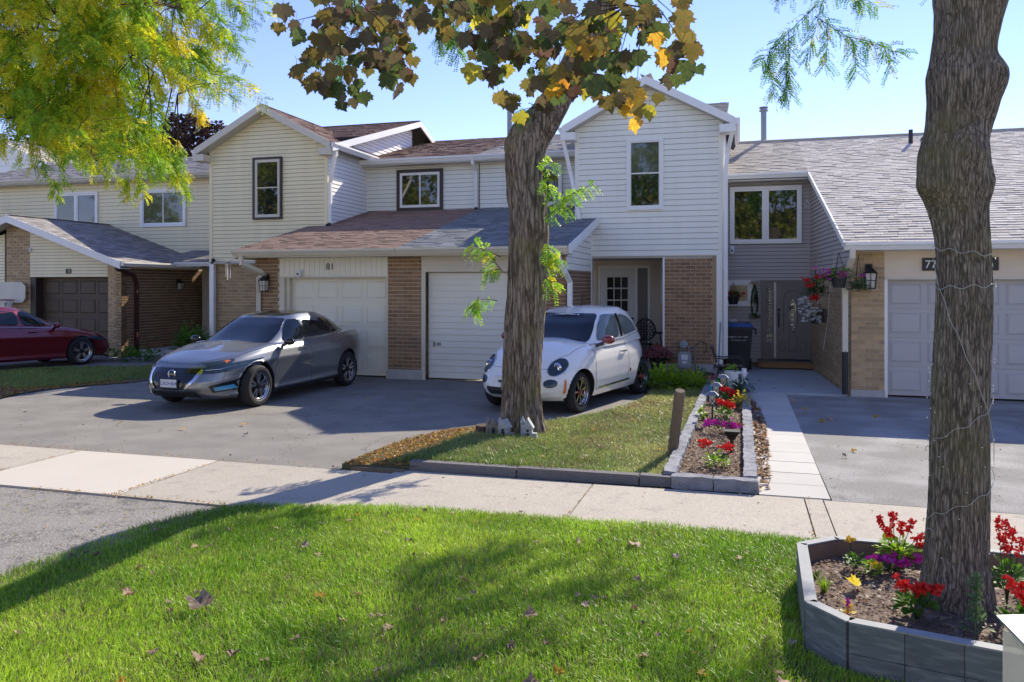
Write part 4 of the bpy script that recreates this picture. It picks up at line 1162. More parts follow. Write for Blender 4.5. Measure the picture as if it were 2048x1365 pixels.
# sprouts on the trunk
def Yp(px, py, y):
    """a point at depth y (metres) given by its bearing from the photographer, used only while writing out coordinates"""
    return None
spr = [  # start, direction, length, leaves
    ((-2.36, 9.55, 2.75), (.75, -.05, .65), .62, 15), ((-2.30, 9.52, 2.9), (.8, 0, .55), .66, 17), ((-2.34, 9.5, 2.8), (.5, -.2, .3), .35, 10),
    ((-2.33, 9.5, 2.5), (.3, -.3, -.5), .35, 12), ((-2.33, 9.5, 2.2), (.4, -.3, .1), .30, 11), ((-2.34, 9.5, 2.05), (.4, -.2, -.3), .28, 10), ((-2.36, 9.5, 3.35), (.4, -.3, .3), .22, 8), ((-2.36, 9.5, 3.3), (.3, -.3, -.5), .30, 8),
    ((-2.88, 9.5, 2.12), (-.7, -.1, .75), .52, 13), ((-2.9, 9.5, 2.3), (-.8, -.1, .45), .45, 10), ((-2.9, 9.5, 2.15), (-.5, -.3, -.1), .22, 6), ((-2.95, 9.5, 1.75), (-.9, -.1, .2), .28, 4), ((-3.2, 9.5, 1.80), (-.2, -.1, -.9), .2, 12)]
for s_, d_, l_, n_ in spr: spray(tw, s_, d_, l_, int(n_ * 1.7), acc, .15, sag=.05, wob=.18)
def pc_sprout(x, y, z):
    c = random.Random(int(x * 91 + z * 533 + y * 17)).random()
    return (.75, .62, .03) if c < .12 and z < 2.6 else ((.24, .48, .03) if c < .6 else (.42, .62, .05))
build_sprays('sprout_leaves', acc, t1, GRN_PAL, None, pc_sprout, ll=.040, lw=.019, npair=7)
# hanging crown sprays at the top of the view (branches reach out of frame)
acc = []
def limb(pts, r0, r1, tw_=tw):
    P = spline(pts, 6); tw_.tube(P, [r0 + (r1 - r0) * i / (len(P) - 1) for i in range(len(P))], 6, cap=False); return P
l1 = limb([(-1.6, 9.65, 5.7), (-.6, 10.2, 6.4), (.4, 10.8, 6.6), (1.3, 11.1, 6.1), (1.5, 11.1, 5.8)], .08, .014)
l2 = limb([(-1.6, 9.65, 5.7), (-2.6, 9.6, 6.5), (-3.8, 9.2, 6.6), (-4.6, 9.0, 6.0)], .08, .016)
l3 = limb([(.4, 10.8, 6.6), (2.0, 11.2, 6.9), (3.2, 11.2, 6.3)], .04, .014)
l4 = limb([(-2.6, 9.6, 6.5), (-4.5, 9.4, 7.4), (-6.2, 9.2, 7.5)], .05, .014)
R1 = [  # (start, direction, length, n)
    ((1.25, 11.1, 6.1), (-.35, 0, -.8), 1.3, 26), ((.95, 11.0, 5.6), (-.6, 0, -.6), .95, 20), ((.7, 11.0, 5.25), (-.6, .1, -.35), .55, 14), ((.62, 11.0, 5.3), (-.1, 0, -.9), .85, 20),
    ((.95, 11.1, 5.5), (.7, 0, -.4), .8, 18), ((1.3, 11.1, 5.2), (.9, 0, -.1), .75, 16), ((1.1, 11.0, 5.8), (.8, 0, -.1), .7, 14), ((1.0, 11.0, 5.9), (-.7, 0, -.1), .6, 14), ((.6, 11.0, 4.9), (0, 0, -1), .5, 12),
    ((1.2, 11.0, 6.2), (.3, 0, -.8), .8, 16), ((1.1, 11.1, 5.4), (.1, 0, -1), .6, 14), ((1.4, 11.1, 5.15), (.3, 0, -.8), .45, 9), ((1.75, 11.1, 5.1), (.3, 0, -.8), .4, 8), ((.35, 11.0, 4.95), (.1, 0, -.9), .5, 12),
    ((2.75, 11.2, 6.3), (-.4, 0, -.7), .75, 18), ((2.8, 11.2, 6.2), (.1, 0, -.9), .6, 16), ((2.2, 11.1, 6.6), (-.3, 0, -.8), .6, 14)]
for s_, d_, l_, n_ in R1: spray(tw, s_, d_, l_, int(n_ * 1.7), acc, .19, sag=.12, wob=.25)
R2 = [((-3.4, 9.1, 5.9), (-.3, 0, -.8), .9, 20), ((-3.5, 9.1, 5.6), (.2, 0, -.9), .7, 18), ((-3.75, 9.1, 5.9), (-.7, 0, -.5), .6, 14), ((-3.3, 9.1, 5.5), (.5, 0, -.6), .6, 16), ((-3.6, 9.1, 5.4), (0, 0, -1), .55, 16), ((-3.4, 9.1, 5.2), (.15, 0, -1), .45, 14),
      ((-4.7, 9.0, 6.0), (-.1, 0, -1), 1.5, 24), ((-4.8, 9.0, 5.8), (.4, 0, -.8), .9, 18), ((-4.5, 9.0, 5.9), (-.5, 0, -.8), .9, 18), ((-4.9, 9.0, 5.1), (0, 0, -1), .6, 14), ((-4.2, 9.0, 5.6), (.1, 0, -1), .7, 14),
      ((-2.6, 9.2, 5.9), (-.1, 0, -1), .9, 20), ((-2.75, 9.2, 5.7), (-.4, 0, -.8), .7, 16), ((-2.3, 9.2, 4.75), (.2, -.1, -.4), .25, 8), ((-2.42, 9.5, 4.15), (-.3, -.2, .1), .28, 7)]
for s_, d_, l_, n_ in R2: spray(tw, s_, d_, l_, int(n_ * 1.5), acc, .18, sag=.12, wob=.25)
build_sprays('crown', acc, t1, GRN_PAL, [.3, .3, .18, .15, .07], ll=.040, lw=.016, npair=11)
tw.build('branch', bark_tw, t1, smooth=True, kind='stuff')

# ------------------------------------------------------------------ yellowing honey locust (left, trunk outside the frame)
t3 = thing('locust_tree', 'big yellow-green honey locust crown hanging over the left houses', 'tree', (-14.5, 9.0, 0))
trunk_mesh('trunk', [(-14.5, 9, -.1, .3), (-14.5, 9, 1, .26), (-14.4, 9, 2.5, .24), (-14.2, 9, 4, .24), (-13.8, 9.1, 5.0, .2)], bark_l, t3, nt=50, step=.08)
tw = MB(); acc = []
limbs = [limb([(-14.0, 9.0, 4.3), (-12.4, 9.1, 4.7), (-11.0, 9.1, 4.9), (-9.9, 9.0, 5.5), (-9.2, 9.0, 6.0), (-8.4, 8.9, 6.6)], .12, .03),
         limb([(-11.0, 9.1, 4.9), (-9.8, 9.3, 5.3), (-8.6, 9.3, 5.35), (-7.8, 9.2, 4.85), (-7.3, 9.2, 4.4)], .06, .012),
         limb([(-11.6, 9.1, 4.8), (-10.3, 8.7, 4.4), (-9.2, 8.6, 4.1), (-8.4, 8.6, 3.7)], .06, .012),
         limb([(-9.9, 9.0, 5.5), (-8.8, 9.2, 5.9), (-7.8, 9.3, 5.9), (-6.9, 9.3, 5.6)], .05, .01),
         limb([(-14.0, 9.0, 4.3), (-12.5, 8.6, 3.9), (-11.2, 8.4, 3.9), (-10.1, 8.4, 3.7)], .08, .015)]
# outline of the crown (x, z) at depth 9
LC = [(-11.5, 7.2), (-7.6, 7.2), (-7.75, 6.5), (-7.35, 6.15), (-7.0, 6.3), (-6.75, 6.0), (-6.95, 5.55), (-7.2, 5.7), (-7.35, 5.0), (-6.95, 4.7), (-7.0, 4.35), (-7.4, 4.1), (-7.75, 4.5), (-8.0, 4.65), (-8.45, 4.25), (-8.15, 3.95), (-7.85, 3.65), (-7.95, 3.2), (-8.2, 3.15), (-8.35, 3.4), (-8.7, 3.6), (-9.25, 3.25), (-9.6, 3.3), (-10.0, 3.45), (-10.2, 3.9), (-10.9, 4.3), (-11.5, 4.3)]
LP = [p for l in limbs for p in l]
cnt = 0
while cnt < 980:
    x, z = RND.uniform(-11.5, -6.8), RND.uniform(3.5, 7.3)
    if not in_poly(x + .12, z - .54, LC) or not in_poly(x + .12, z - .3, LC): continue
    k = math.sin(x * 3.1 + z * 2.2) + math.sin(x * 1.3 - z * 3.7 + 1)
    if k < -1.05 and RND.random() < .8: continue
    y = RND.uniform(8.2, 10.2)
    q = Vector((x, y, z)); near = min(LP, key=lambda p: (p - q).length)
    d = (q - near); d = d.normalized() if d.length > .05 else Vector((1, 0, -.3))
    spray(tw, q, d * .6 + Vector((.45, RND.uniform(-.4, .4), -.45)), RND.uniform(.35, .6), 15, acc, .17, sag=.15, wob=.3, r=.004)
    if cnt % 3 == 0 and (q - near).length < 1.2: tw.tube([near, near.lerp(q, .5) + Vector((0, 0, .06)), q], [.010, .007, .005], 4, cap=False)
    cnt += 1
for (x, z, dx, dz, l_) in ((-7.15, 6.15, .8, -.05, .5), (-7.0, 5.95, .8, .1, .45), (-6.85, 5.8, .3, -.8, .5), (-7.35, 5.3, .5, -.6, .7), (-7.1, 5.0, .4, -.8, .6), (-7.4, 4.8, .5, -.6, .6), (-7.2, 4.5, .4, -.7, .35), (-8.1, 3.55, .2, -.9, .4), (-8.25, 3.5, .1, -1, .35), (-9.55, 3.5, .2, -.8, .3), (-7.9, 3.9, .5, -.6, .5)):
    spray(tw, (x, 9.1, z), (dx, 0, dz), l_, 18, acc, .14, sag=.08, wob=.2, r=.004)
def pc_left(x, y, z):
    v = noise.noise(Vector((x * 1.7, y * 1.7, z * 1.7))) + .45 * noise.noise(Vector((x * 6, y * 6, z * 6)))
    r = random.Random(int(x * 917 + z * 5333)).random() * .5
    v += r - .25
    if v > .6: return (.80, .62, .04)
    if v > .13: return (.72, .66, .035)
    if v > -.14: return (.48, .60, .03)
    return (.24, .42, .03)
build_sprays('crown', acc, t3, LOC_PAL, None, pc_left, ll=.040, lw=.019, npair=9)
tw.build('branch', bark_tw, t3, kind='stuff')

# ------------------------------------------------------------------ maple (right trunk) with hanging lobed leaves
t2 = thing('maple_tree', 'knobbly maple trunk wrapped with string lights in the foreground planter', 'tree', (1.16, 4.93, 0))
mr = [(1.16, 4.93, .0, .205), (1.17, 4.93, .25, .175), (1.17, 4.93, .45, .158), (1.18, 4.93, .8, .150), (1.18, 4.93, 1.3, .142), (1.20, 4.93, 1.85, .137), (1.20, 4.93, 2.15, .134), (1.18, 4.93, 2.35, .145), (1.16, 4.93, 2.52, .178), (1.155, 4.93, 2.66, .176), (1.17, 4.93, 2.8, .157), (1.20, 4.93, 3.0, .178), (1.20, 4.93, 3.12, .182), (1.20, 4.93, 3.25, .158), (1.22, 4.93, 3.42, .165), (1.24, 4.93, 3.6, .195), (1.27, 4.93, 3.9, .24), (1.3, 4.93, 4.3, .2)]
trunk_mesh('trunk', mr, bark_mp, t2, nt=200, step=.016, amp=.0075, kf=24, zf=3.6,
    lumps=[((1.22, 4.76, 2.70), .16, .035), ((1.00, 4.85, 2.5), .13, .03), ((1.36, 4.85, 2.5), .14, .02), ((1.38, 4.85, 3.1), .15, .03), ((1.1, 4.78, 3.4), .08, -.012)], flare=.04)
tw = MB()
MAPLE = [(0, -.02), (.12, .02), (.34, -.06), (.36, .06), (.52, .12), (.46, .24), (.68, .40), (.56, .46), (.58, .62), (.44, .60), (.36, .56), (.34, .70), (.24, .74), (.14, .86), (0, 1.05)]
def maple_leaf_mesh(name, mat, fold, curl, jit, seed, dry=0):
    r = random.Random(seed)
    out = [(x + r.uniform(-jit, jit), y + r.uniform(-jit, jit)) for x, y in MAPLE]
    lft = [(-x + r.uniform(-jit, jit), y + r.uniform(-jit, jit)) for x, y in MAPLE[1:-1]][::-1]
    ring = out + lft
    vs = [(0, .34)] + ring
    n = len(ring)
    fs = [(0, 1 + i, 1 + (i + 1) % n) for i in range(n)]
    V = []
    for x, y in vs:
        z = fold * abs(x) + curl * (y - .3) ** 2 + r.uniform(-.03, .03) * (1 if (x, y) != (0, .34) else 0) + (dry * math.sin(x * 9 + seed) * .12 if dry else 0)
        V.append((x, y - .0, z))
    m_ = MB(); m_.add(V, fs)
    m_.tube([(0, .0, 0), (0.01, -.25, .05), (0, -.5, .0)], .012, 4, cap=False)
    me = bpy.data.meshes.new(name); me.from_pydata(m_.v, [], m_.f); me.materials.append(mat)
    me.polygons.foreach_set('use_smooth', [True] * len(me.polygons))
    return me
def lm(nm, c, tr=.45, alt=None): return M(nm, c, .6, .4, 9, .15, 60, obj=True, trans=tr, spec=.35, orand=.25, alt=alt, altf=.5, alts=5)
ml_dark = lm('purple-brown maple leaf', (.15, .085, .06), .4, (.09, .11, .04))
ml_olive = lm('olive maple leaf', (.17, .17, .04), .45, (.26, .16, .04))
ml_yel = lm('yellow maple leaf', (.56, .50, .05), .55, (.34, .30, .04))
ml_org = lm('orange maple leaf', (.66, .28, .04), .55, (.66, .50, .05))
ml_dry = lm('dry brown leaf', (.20, .12, .075), .25, (.32, .22, .15))
ml_green = lm('dark green maple leaf', (.06, .10, .03), .45, (.12, .15, .04))
LM = {k: [maple_leaf_mesh('leaf', m_, f, c_, .05, s) for f, c_, s in ((.08, .15, 1), (-.12, .2, 2), (.2, -.15, 3), (.02, .3, 4))] for k, m_ in (('d', ml_dark), ('g', ml_green), ('o', ml_olive), ('y', ml_yel), ('r', ml_org))}
# branches carrying the leaves
mb1 = limb([(1.25, 4.93, 3.95), (.6, 4.8, 4.3), (-.3, 4.7, 4.2), (-1.2, 4.6, 4.0), (-2.0, 4.6, 3.85), (-2.5, 4.6, 3.6)], .06, .006)
mb2 = limb([(-.3, 4.7, 4.2), (-.5, 4.5, 3.9), (-.62, 4.5, 3.55)], .02, .005)
mb3 = limb([(.6, 4.8, 4.3), (.3, 4.6, 4.05), (.05, 4.5, 3.75)], .02, .005)
MREG = [  # polygons (x,z) at depth ~4.6, leaf count, colour mix
    ([(-2.83, 3.92), (-1.97, 3.83), (-2.01, 3.63), (-2.07, 3.41), (-2.18, 3.29), (-2.3, 3.22), (-2.35, 3.3), (-2.5, 3.19), (-2.61, 3.29), (-2.79, 3.34), (-2.72, 3.46), (-2.83, 3.64)], 84, 'ddgoddgo'),
    ([(-2.89, 3.62), (-2.77, 3.60), (-2.77, 3.45), (-2.89, 3.46)], 2, 'dg'), ([(-2.62, 3.32), (-2.46, 3.31), (-2.46, 3.15), (-2.60, 3.15)], 4, 'dgo'),
    ([(-2.07, 3.84), (-1.74, 3.8), (-1.74, 3.56), (-1.84, 3.57), (-2.07, 3.7)], 12, 'dgoo'),
    ([(-1.84, 3.81), (-1.22, 3.75), (-1.22, 3.4), (-1.19, 3.08), (-1.43, 3.05), (-1.49, 3.27), (-1.59, 3.49), (-1.8, 3.55)], 66, 'dgoddogy'),
    ([(-1.35, 3.76), (-.5, 3.67), (-.53, 3.26), (-.67, 3.24), (-.76, 3.1), (-.94, 3.17), (-1.16, 3.16), (-1.22, 3.31)], 88, 'ogdogrygdgodg'),
    ([(-.56, 3.68), (-.30, 3.66), (-.25, 3.35), (-.23, 3.22), (-.39, 3.20), (-.47, 3.34)], 18, 'dogrd'),
    ([(-.74, 3.18), (-.46, 3.16), (-.46, 2.90), (-.59, 2.89), (-.76, 3.02)], 8, 'yroro')]
leafpts = []
for poly, n_, mix in MREG:
    xs_ = [p[0] for p in poly]; zs_ = [p[1] for p in poly]; k = 0; tries = 0
    while k < n_ and tries < 4000:
        tries += 1
        x, z = RND.uniform(min(xs_), max(xs_)), RND.uniform(min(zs_), max(zs_))
        if not in_poly(x, z, poly): continue
        y = RND.uniform(4.3, 4.95)
        if any((Vector((x, y, z)) - q).length < .05 for q in leafpts): continue
        leafpts.append(Vector((x, y, z))); k += 1
        c = RND.choice(mix)
        me = LM[c][RND.randrange(4)]
        s = RND.uniform(.08, .13)
        # blade hangs: local +y (tip) points down, normal roughly horizontal with random yaw
        d = Vector((RND.uniform(-.45, .45), RND.uniform(-.35, .35), -1)).normalized()
        nrm = Vector((RND.uniform(-.8, .8), RND.choice((-1, 1)) * RND.uniform(.6, 1), RND.uniform(-.1, .5))).normalized()
        xx = d.cross(nrm).normalized(); nn = xx.cross(d)
        o = link('leaf', me, t2)
        o.matrix_basis = Matrix.Translation(Vector((x, y, z)) - org(t2)) @ Matrix((xx, d, nn)).transposed().to_4x4() @ Matrix.Scale(s, 4)
# the smaller leaves behind them, too many to pick apart
V_, F_, C_ = [], [], []
PALM = {'d': (.15, .085, .06), 'g': (.08, .12, .035), 'o': (.20, .17, .045), 'y': (.52, .46, .05), 'r': (.64, .28, .04)}
for poly, n_, mix in MREG:
    xs_ = [p[0] for p in poly]; zs_ = [p[1] for p in poly]; k = 0
    while k < int(n_ * .35):
        x, z = RND.uniform(min(xs_), max(xs_)), RND.uniform(min(zs_), max(zs_))
        if not in_poly(x, z, poly): continue
        k += 1
        me = LM['d'][RND.randrange(4)]; s = RND.uniform(.07, .115)
        d = Vector((RND.uniform(-.6, .6), RND.uniform(-.4, .4), -1)).normalized(); nrm = Vector((RND.uniform(-1, 1), RND.choice((-1, 1)) * RND.uniform(.4, 1), RND.uniform(-.1, .6))).normalized()
        xx = d.cross(nrm).normalized(); nn = xx.cross(d); o_ = Vector((x, RND.uniform(4.6, 5.1), z)); b_ = len(V_)
        V_ += [tuple(o_ + (xx * v.co.x + d * v.co.y + nn * v.co.z) * s) for v in me.vertices]
        c_ = PALM[RND.choice(mix)]; kk = RND.uniform(.7, 1.2)
        for p in me.polygons:
            if len(p.vertices) == 3: F_.append([b_ + i for i in p.vertices]); C_.append([q * kk for q in c_])
npmesh('foliage', V_, F_, leaf_m, t2, np.array(C_), 'stuff')
for i in range(44):
    q = leafpts[(i * 37) % len(leafpts)]
    near = min(mb1 + mb2 + mb3, key=lambda p: (p - q).length)
    mid = near.lerp(q, .5) + Vector((RND.uniform(-.05, .05), 0, .07))
    tw.tube([near, mid, q], [.005, .004, .002], 4, cap=False)
tw.build('branch', bark_tw, t2, kind='stuff')
# string lights wound round the maple
def on_trunk(z, a, off=.012):
    P = [(r[2], r[0], r[3]) for r in mr]
    x = np.interp(z, [p[0] for p in P], [p[1] for p in P]); r = np.interp(z, [p[0] for p in P], [p[2] for p in P])
    return (x + math.cos(a) * (r + off), 4.93 + math.sin(a) * (r + off), z)
sl = thing('string_lights', 'white string lights and cord wound around the knobbly maple trunk', 'lights', (1.18, 4.93, .9))
cd = MB()
def wind(za, zb, a0, a1, n=30, off=.02):
    return [on_trunk(za + (zb - za) * i / n + .01 * math.sin(i * .9), a0 + (a1 - a0) * i / n, off) for i in range(n + 1)]
cd.tube(wind(2.16, 2.09, math.pi, 2 * math.pi), .002, 5)
cd.tube(wind(1.93, 1.95, math.pi, 2 * math.pi), .002, 5)
cd.tube(wind(2.1, .98, math.pi * 1.02, math.pi * 1.97, 40), .0018, 5)
for (a, b, c_, d_) in ((.35, .6, .9, 3.4), (.6, .95, 2.9, 6.4), (1.0, 1.4, 2.8, 6.5)):
    cd.tube(wind(a, b, c_, d_ + .3, 40), .0018, 4)
cd.build('cord', M('pale cord', (.42, .44, .38), .6), sl)
bl = MB()
for i in range(60):
    z = RND.uniform(.35, 1.55); a = math.pi + RND.choice((RND.uniform(0, .35), RND.uniform(2.8, 3.14), RND.uniform(0, 3.14)))
    bl.ball(on_trunk(z, a, .022), .0034, 4)
bl.build('bulb', white_plastic, sl, kind='stuff')
# broken pipe stub sticking out beside the trunk
# ------------------------------------------------------------------ background trees
def bush_tree(name, label, cat, base, crown_c, rad3, n, size, pal, wts, th=.18, group=None, holes=.35, leafname='crown', k=5):
    t = thing(name, label, cat, base, group=group)
    top = Vector(crown_c)
    tb = MB(); tb.tube([base, (Vector(base) + top) / 2 + Vector((.2, 0, 0)), top], [th, th * .7, th * .3], 8)
    for i in range(k):
        a = 6.28 * i / k; tb.tube([Vector(base).lerp(top, .5), top + Vector((math.cos(a) * rad3[0] * .6, math.sin(a) * rad3[1] * .6, rad3[2] * .3 * math.sin(i * 2.2)))], [th * .4, th * .1], 6)
    tb.build('trunk', bark_tw, t)
    P = []
    blobs = [(Vector(crown_c) + Vector((RND.uniform(-1, 1) * rad3[0] * .75, RND.uniform(-1, 1) * rad3[1] * .75, RND.uniform(-1, 1) * rad3[2] * .75)), RND.uniform(.22, .42)) for _ in range(26)]
    for i in range(n):
        c, s = RND.choice(blobs)
        v = Vector((RND.gauss(0, 1), RND.gauss(0, 1), RND.gauss(0, 1))).normalized() * RND.uniform(.55, 1) ** .5
        P.append((c.x + v.x * s * rad3[0], c.y + v.y * s * rad3[1], c.z + v.z * s * rad3[2]))
    V, F, C = simple_leaves(np.array(P), size, pal, wts)
    npmesh(leafname, V, F, leaf_m, t, C)
    return t
PUR = [(.035, .02, .022), (.055, .028, .028), (.03, .022, .02), (.09, .06, .045)]
DG = [(.06, .10, .02), (.09, .14, .03), (.14, .17, .03), (.04, .07, .02)]
YG = [(.16, .24, .03), (.26, .32, .04), (.10, .16, .03), (.42, .40, .05)]
bush_tree('maple_tree', 'dark purple-leaved maple rising behind the left house roof', 'tree', (-24.5, 31, 0), (-24.5, 31, 7.2), (4.8, 3, 2.6), 16000, .22, PUR, [.4, .3, .2, .1])
bush_tree('tree', 'soft green tree behind the white gable at the far left', 'tree', (-33, 34, 0), (-33.5, 34, 9.0), (4.5, 3, 5.0), 15000, .24, DG + YG[:1], [.3, .3, .2, .1, .1])
# trees across the street, seen in the window and windscreen reflections
for i, (x, y, h, rx) in enumerate(((-34.5, -17, 9.3, 3.0), (-24, -17, 9.2, 2.8), (-6, -17, 9.0, 2.6), (1.8, -17, 7.2, 3.2), (-54, -18, 8.5, 5))):
    bush_tree('tree', 'leafy street tree across the road behind the viewpoint', 'tree', (x, y, 0), (x, y, h), (rx, 2.5, 3.0), 3000, .42, [(.30, .38, .05), (.42, .46, .07), (.18, .24, .04), (.52, .48, .06)], [.3, .3, .2, .2], th=.3, group='trees across the road')
op = thing('townhouse', 'row of pale sunlit houses across the road behind the viewpoint', 'house', (-5, -24, 0))
MB().box(-60, 50, -30, -24, 0, 6.0).build('wall', M('sunlit pale wall', (.78, .74, .66), .8, .1, 2), op)
MB().hexa([(-60, -31, 6), (50, -31, 6), (50, -23.4, 6), (-60, -23.4, 6), (-60, -27.5, 7.6), (50, -27.5, 7.6), (50, -27, 7.6), (-60, -27, 7.6)]).build('roof', sh_grey, op)
# ------------------------------------------------------------------ grass, leaf litter, fallen leaves
def pts_in(poly, n):
    P = np.array(poly); x0, y0 = P.min(0); x1, y1 = P.max(0)
    out = []
    tot = 0
    while tot < n:
        q = np.stack([NPR.uniform(x0, x1, n * 2), NPR.uniform(y0, y1, n * 2)], 1)
        c = np.zeros(len(q), bool); j = len(P) - 1
        for i in range(len(P)):
            cond = (P[i, 1] > q[:, 1]) != (P[j, 1] > q[:, 1])
            with np.errstate(divide='ignore', invalid='ignore'):
                xi = (P[j, 0] - P[i, 0]) * (q[:, 1] - P[i, 1]) / (P[j, 1] - P[i, 1]) + P[i, 0]
            c ^= cond & (q[:, 0] < xi); j = i
        out.append(q[c]); tot += c.sum()
    return np.concatenate(out)[:n]
def fbm(q, s, seed=0):
    r = np.random.RandomState(seed); v = 0
    for o in range(4):
        a = r.uniform(0, 6.28, 4); f = s * 1.9 ** o
        v = v + (np.sin(q[:, 0] * f * np.cos(a[0]) + q[:, 1] * f * np.sin(a[0]) + a[1]) * np.sin(q[:, 0] * f * np.cos(a[2]) - q[:, 1] * f * np.sin(a[2]) + a[3])) / 1.5 ** o
    return v / 2
def grass(name, poly, n, h, z, pal, label, wdt=.004, lean=.7, dry=.1, patch=1.0, zf=None):
    q = pts_in(poly, n)
    hh = h * NPR.uniform(.5, 1.25, n) * (1 + .35 * fbm(q, 2.3, 3) * patch) * (1 + .25 * fbm(q, 7.5, 31))
    a = NPR.uniform(0, 6.28, n) * .5 + fbm(q, 1.8, 9) * 3.5
    a = a + NPR.normal(0, .8, n)
    ln = lean * NPR.uniform(.2, 1.3, n)
    dx, dy = np.cos(a), np.sin(a)
    b = NPR.uniform(0, 6.28, n); wx, wy = np.cos(b) * wdt, np.sin(b) * wdt
    zz = np.full(n, z) if zf is None else zf(q)
    B = np.stack([q[:, 0], q[:, 1], zz], 1); W_ = np.stack([wx, wy, wx * 0], 1)
    Mid = B + np.stack([dx * hh * ln * .35, dy * hh * ln * .35, hh * .62], 1)
    Tip = B + np.stack([dx * hh * ln, dy * hh * ln, hh * (1.05 - .35 * ln)], 1)
    V = np.concatenate([np.stack([B - W_ * .5, B + W_ * .5, Mid + W_ * .45, Mid - W_ * .45], 1), np.stack([Mid - W_ * .45, Mid + W_ * .45, Tip + W_ * .08, Tip - W_ * .08], 1)]).reshape(-1, 3)
    F = np.arange(len(V)).reshape(-1, 4)
    pal = np.array(pal)
    t = np.clip(.5 + .62 * fbm(q, 1.3, 21) + NPR.normal(0, .22, n), 0, .999)
    col = pal[(t * (len(pal) - 1)).astype(int)]
    col = col * NPR.uniform(.7, 1.25, (n, 1))
    dm = NPR.uniform(size=n) < dry * (1 + 1.2 * fbm(q, 3, 4))
    col[dm] = np.array((.36, .30, .14)) * NPR.uniform(.6, 1.1, (dm.sum(), 1))
    o = npmesh(name, V, F, grass_m, None, np.concatenate([col, col]), 'stuff')
    tag(o, label, 'grass')
    return o
GP = [(.16, .33, .02), (.26, .46, .03), (.38, .58, .04), (.52, .70, .06), (.68, .76, .16)]
FRONT = [(-4.45, 2.0), (4.2, 2.0), (3.0, 4.2), (2.2, 6.3), (.36, 6.34), (-2, 6.34), (-3.2, 6.2), (-4.2, 5.93), (-4.32, 5.3), (-4.45, 4.4)]
FV = [(-4.5, 3.3), (-3.9, 3.0), (-3.1, 2.65), (-1.6, 2.45), (.2, 2.6), (.9, 2.9), (1.9, 3.6), (1.6, 4.2), (.52, 4.2), (.33, 4.42), (.36, 5.4), (.56, 5.62), (1.6, 5.64), (1.6, 6.35), (-2, 6.35), (-3.2, 6.22), (-4.2, 5.95), (-4.34, 5.3), (-4.5, 4.4)]
grass('front_lawn_grass', FV, 210000, .052, .01, GP, 'long bright green grass of the foreground lawn', wdt=.0042, dry=.12)
grass('front_lawn_grass', [(-4.8, 2.6), (-4.1, 2.6), (-4.05, 5.8), (-4.35, 5.9), (-4.62, 5.3), (-4.72, 4.4)], 14000, .05, .0, GP + [(.3, .34, .05)], 'thin grass along the cracked asphalt edge', wdt=.004, dry=.2)
GM = [(.22, .33, .07), (.32, .43, .10), (.42, .50, .13), (.52, .54, .18), (.58, .54, .24)]
ML = [(-3.6, 7.70), (-.74, 7.82), (-.66, 8.3), (-.60, 13.5), (-.60, 14.6), (-1.55, 14.6), (-1.5, 13.5), (-1.7, 12.5), (-1.98, 11.6), (-2.5, 10.65), (-3.1, 10.2), (-3.2, 9.3), (-3.4, 8.3)]
grass('middle_lawn_grass', ML, 60000, .055, .045, GM, 'patchy dry green grass of the middle lawn', wdt=.006, dry=.34, lean=.9)
grass('middle_lawn_grass', [(-3.5, 7.72), (-2.0, 7.76), (-1.2, 7.8), (-1.3, 8.2), (-2.6, 9.3), (-3.2, 9.2)], 16000, .085, .05, GM[:3], 'longer weedy grass around the leaning trunk', wdt=.007, dry=.32, lean=.9)
grass('left_lawn_grass', [(-20, 11.6), (-12.7, 11.6), (-12.0, 13.0), (-11.6, 14.6), (-11.6, 16.2), (-12.9, 16.2), (-14.0, 15.2), (-15.3, 14.7), (-16, 13.4), (-20, 13.3)], 26000, .08, .005, GM[:3], 'shaded sparse grass beside the left driveway', wdt=.012, dry=.25, lean=.9)
def litter(name, poly, n, z, size, pal, wts, label, zf=None, clump=0):
    q = pts_in(poly, n)
    if clump:
        keep = fbm(q, clump, 7) + NPR.uniform(-.6, .6, n) > -.1
        q = q[keep]
    P = np.stack([q[:, 0], q[:, 1], z + NPR.uniform(.004, .022, len(q))], 1)
    m = len(P); D = NPR.normal(size=(m, 3)); D[:, 2] *= .25
    D, S, U = frames(D, NPR.normal(0, .45, m))
    sz = (size * NPR.uniform(.5, 1.4, m))[:, None]
    V = np.stack([P - D * sz * .5, P + S * sz * .35 + U * sz * .12, P + D * sz * .5, P - S * sz * .35], 1).reshape(-1, 3)
    V[:, 2] = np.maximum(V[:, 2], z + .002)
    pal = np.array(pal)
    o = npmesh(name, V, np.arange(m * 4).reshape(-1, 4), leaf_m, None, pal[NPR.choice(len(pal), m, p=wts)] * NPR.uniform(.7, 1.2, (m, 1)), 'stuff')
    return tag(o, label, 'leaf litter')
OR = [(.48, .24, .05), (.55, .36, .08), (.36, .16, .06), (.28, .30, .05)]
BR = [(.30, .19, .12), (.18, .10, .06), (.42, .30, .20), (.35, .15, .05)]
litter('leaf_litter', [(-4.05, 7.50), (-3.3, 7.62), (-3.15, 8.6), (-2.9, 9.4), (-3.3, 9.9), (-3.7, 9.6), (-3.95, 8.9)], 5200, .05, .030, OR + [(.3,.2,.12)], [.3, .3, .2, .1, .1], 'orange fallen leaflets on the corner of the middle lawn')
litter('leaf_litter', [(-14, 10.0), (-12.1, 10.2), (-12.4, 11.2), (-12.2, 11.9), (-11.5, 13.0), (-13.5, 12.6), (-20, 12.0), (-20, 10)], 9000, .01, .05, OR, [.45, .3, .2, .05], 'orange fallen leaves on the left lawn edge')
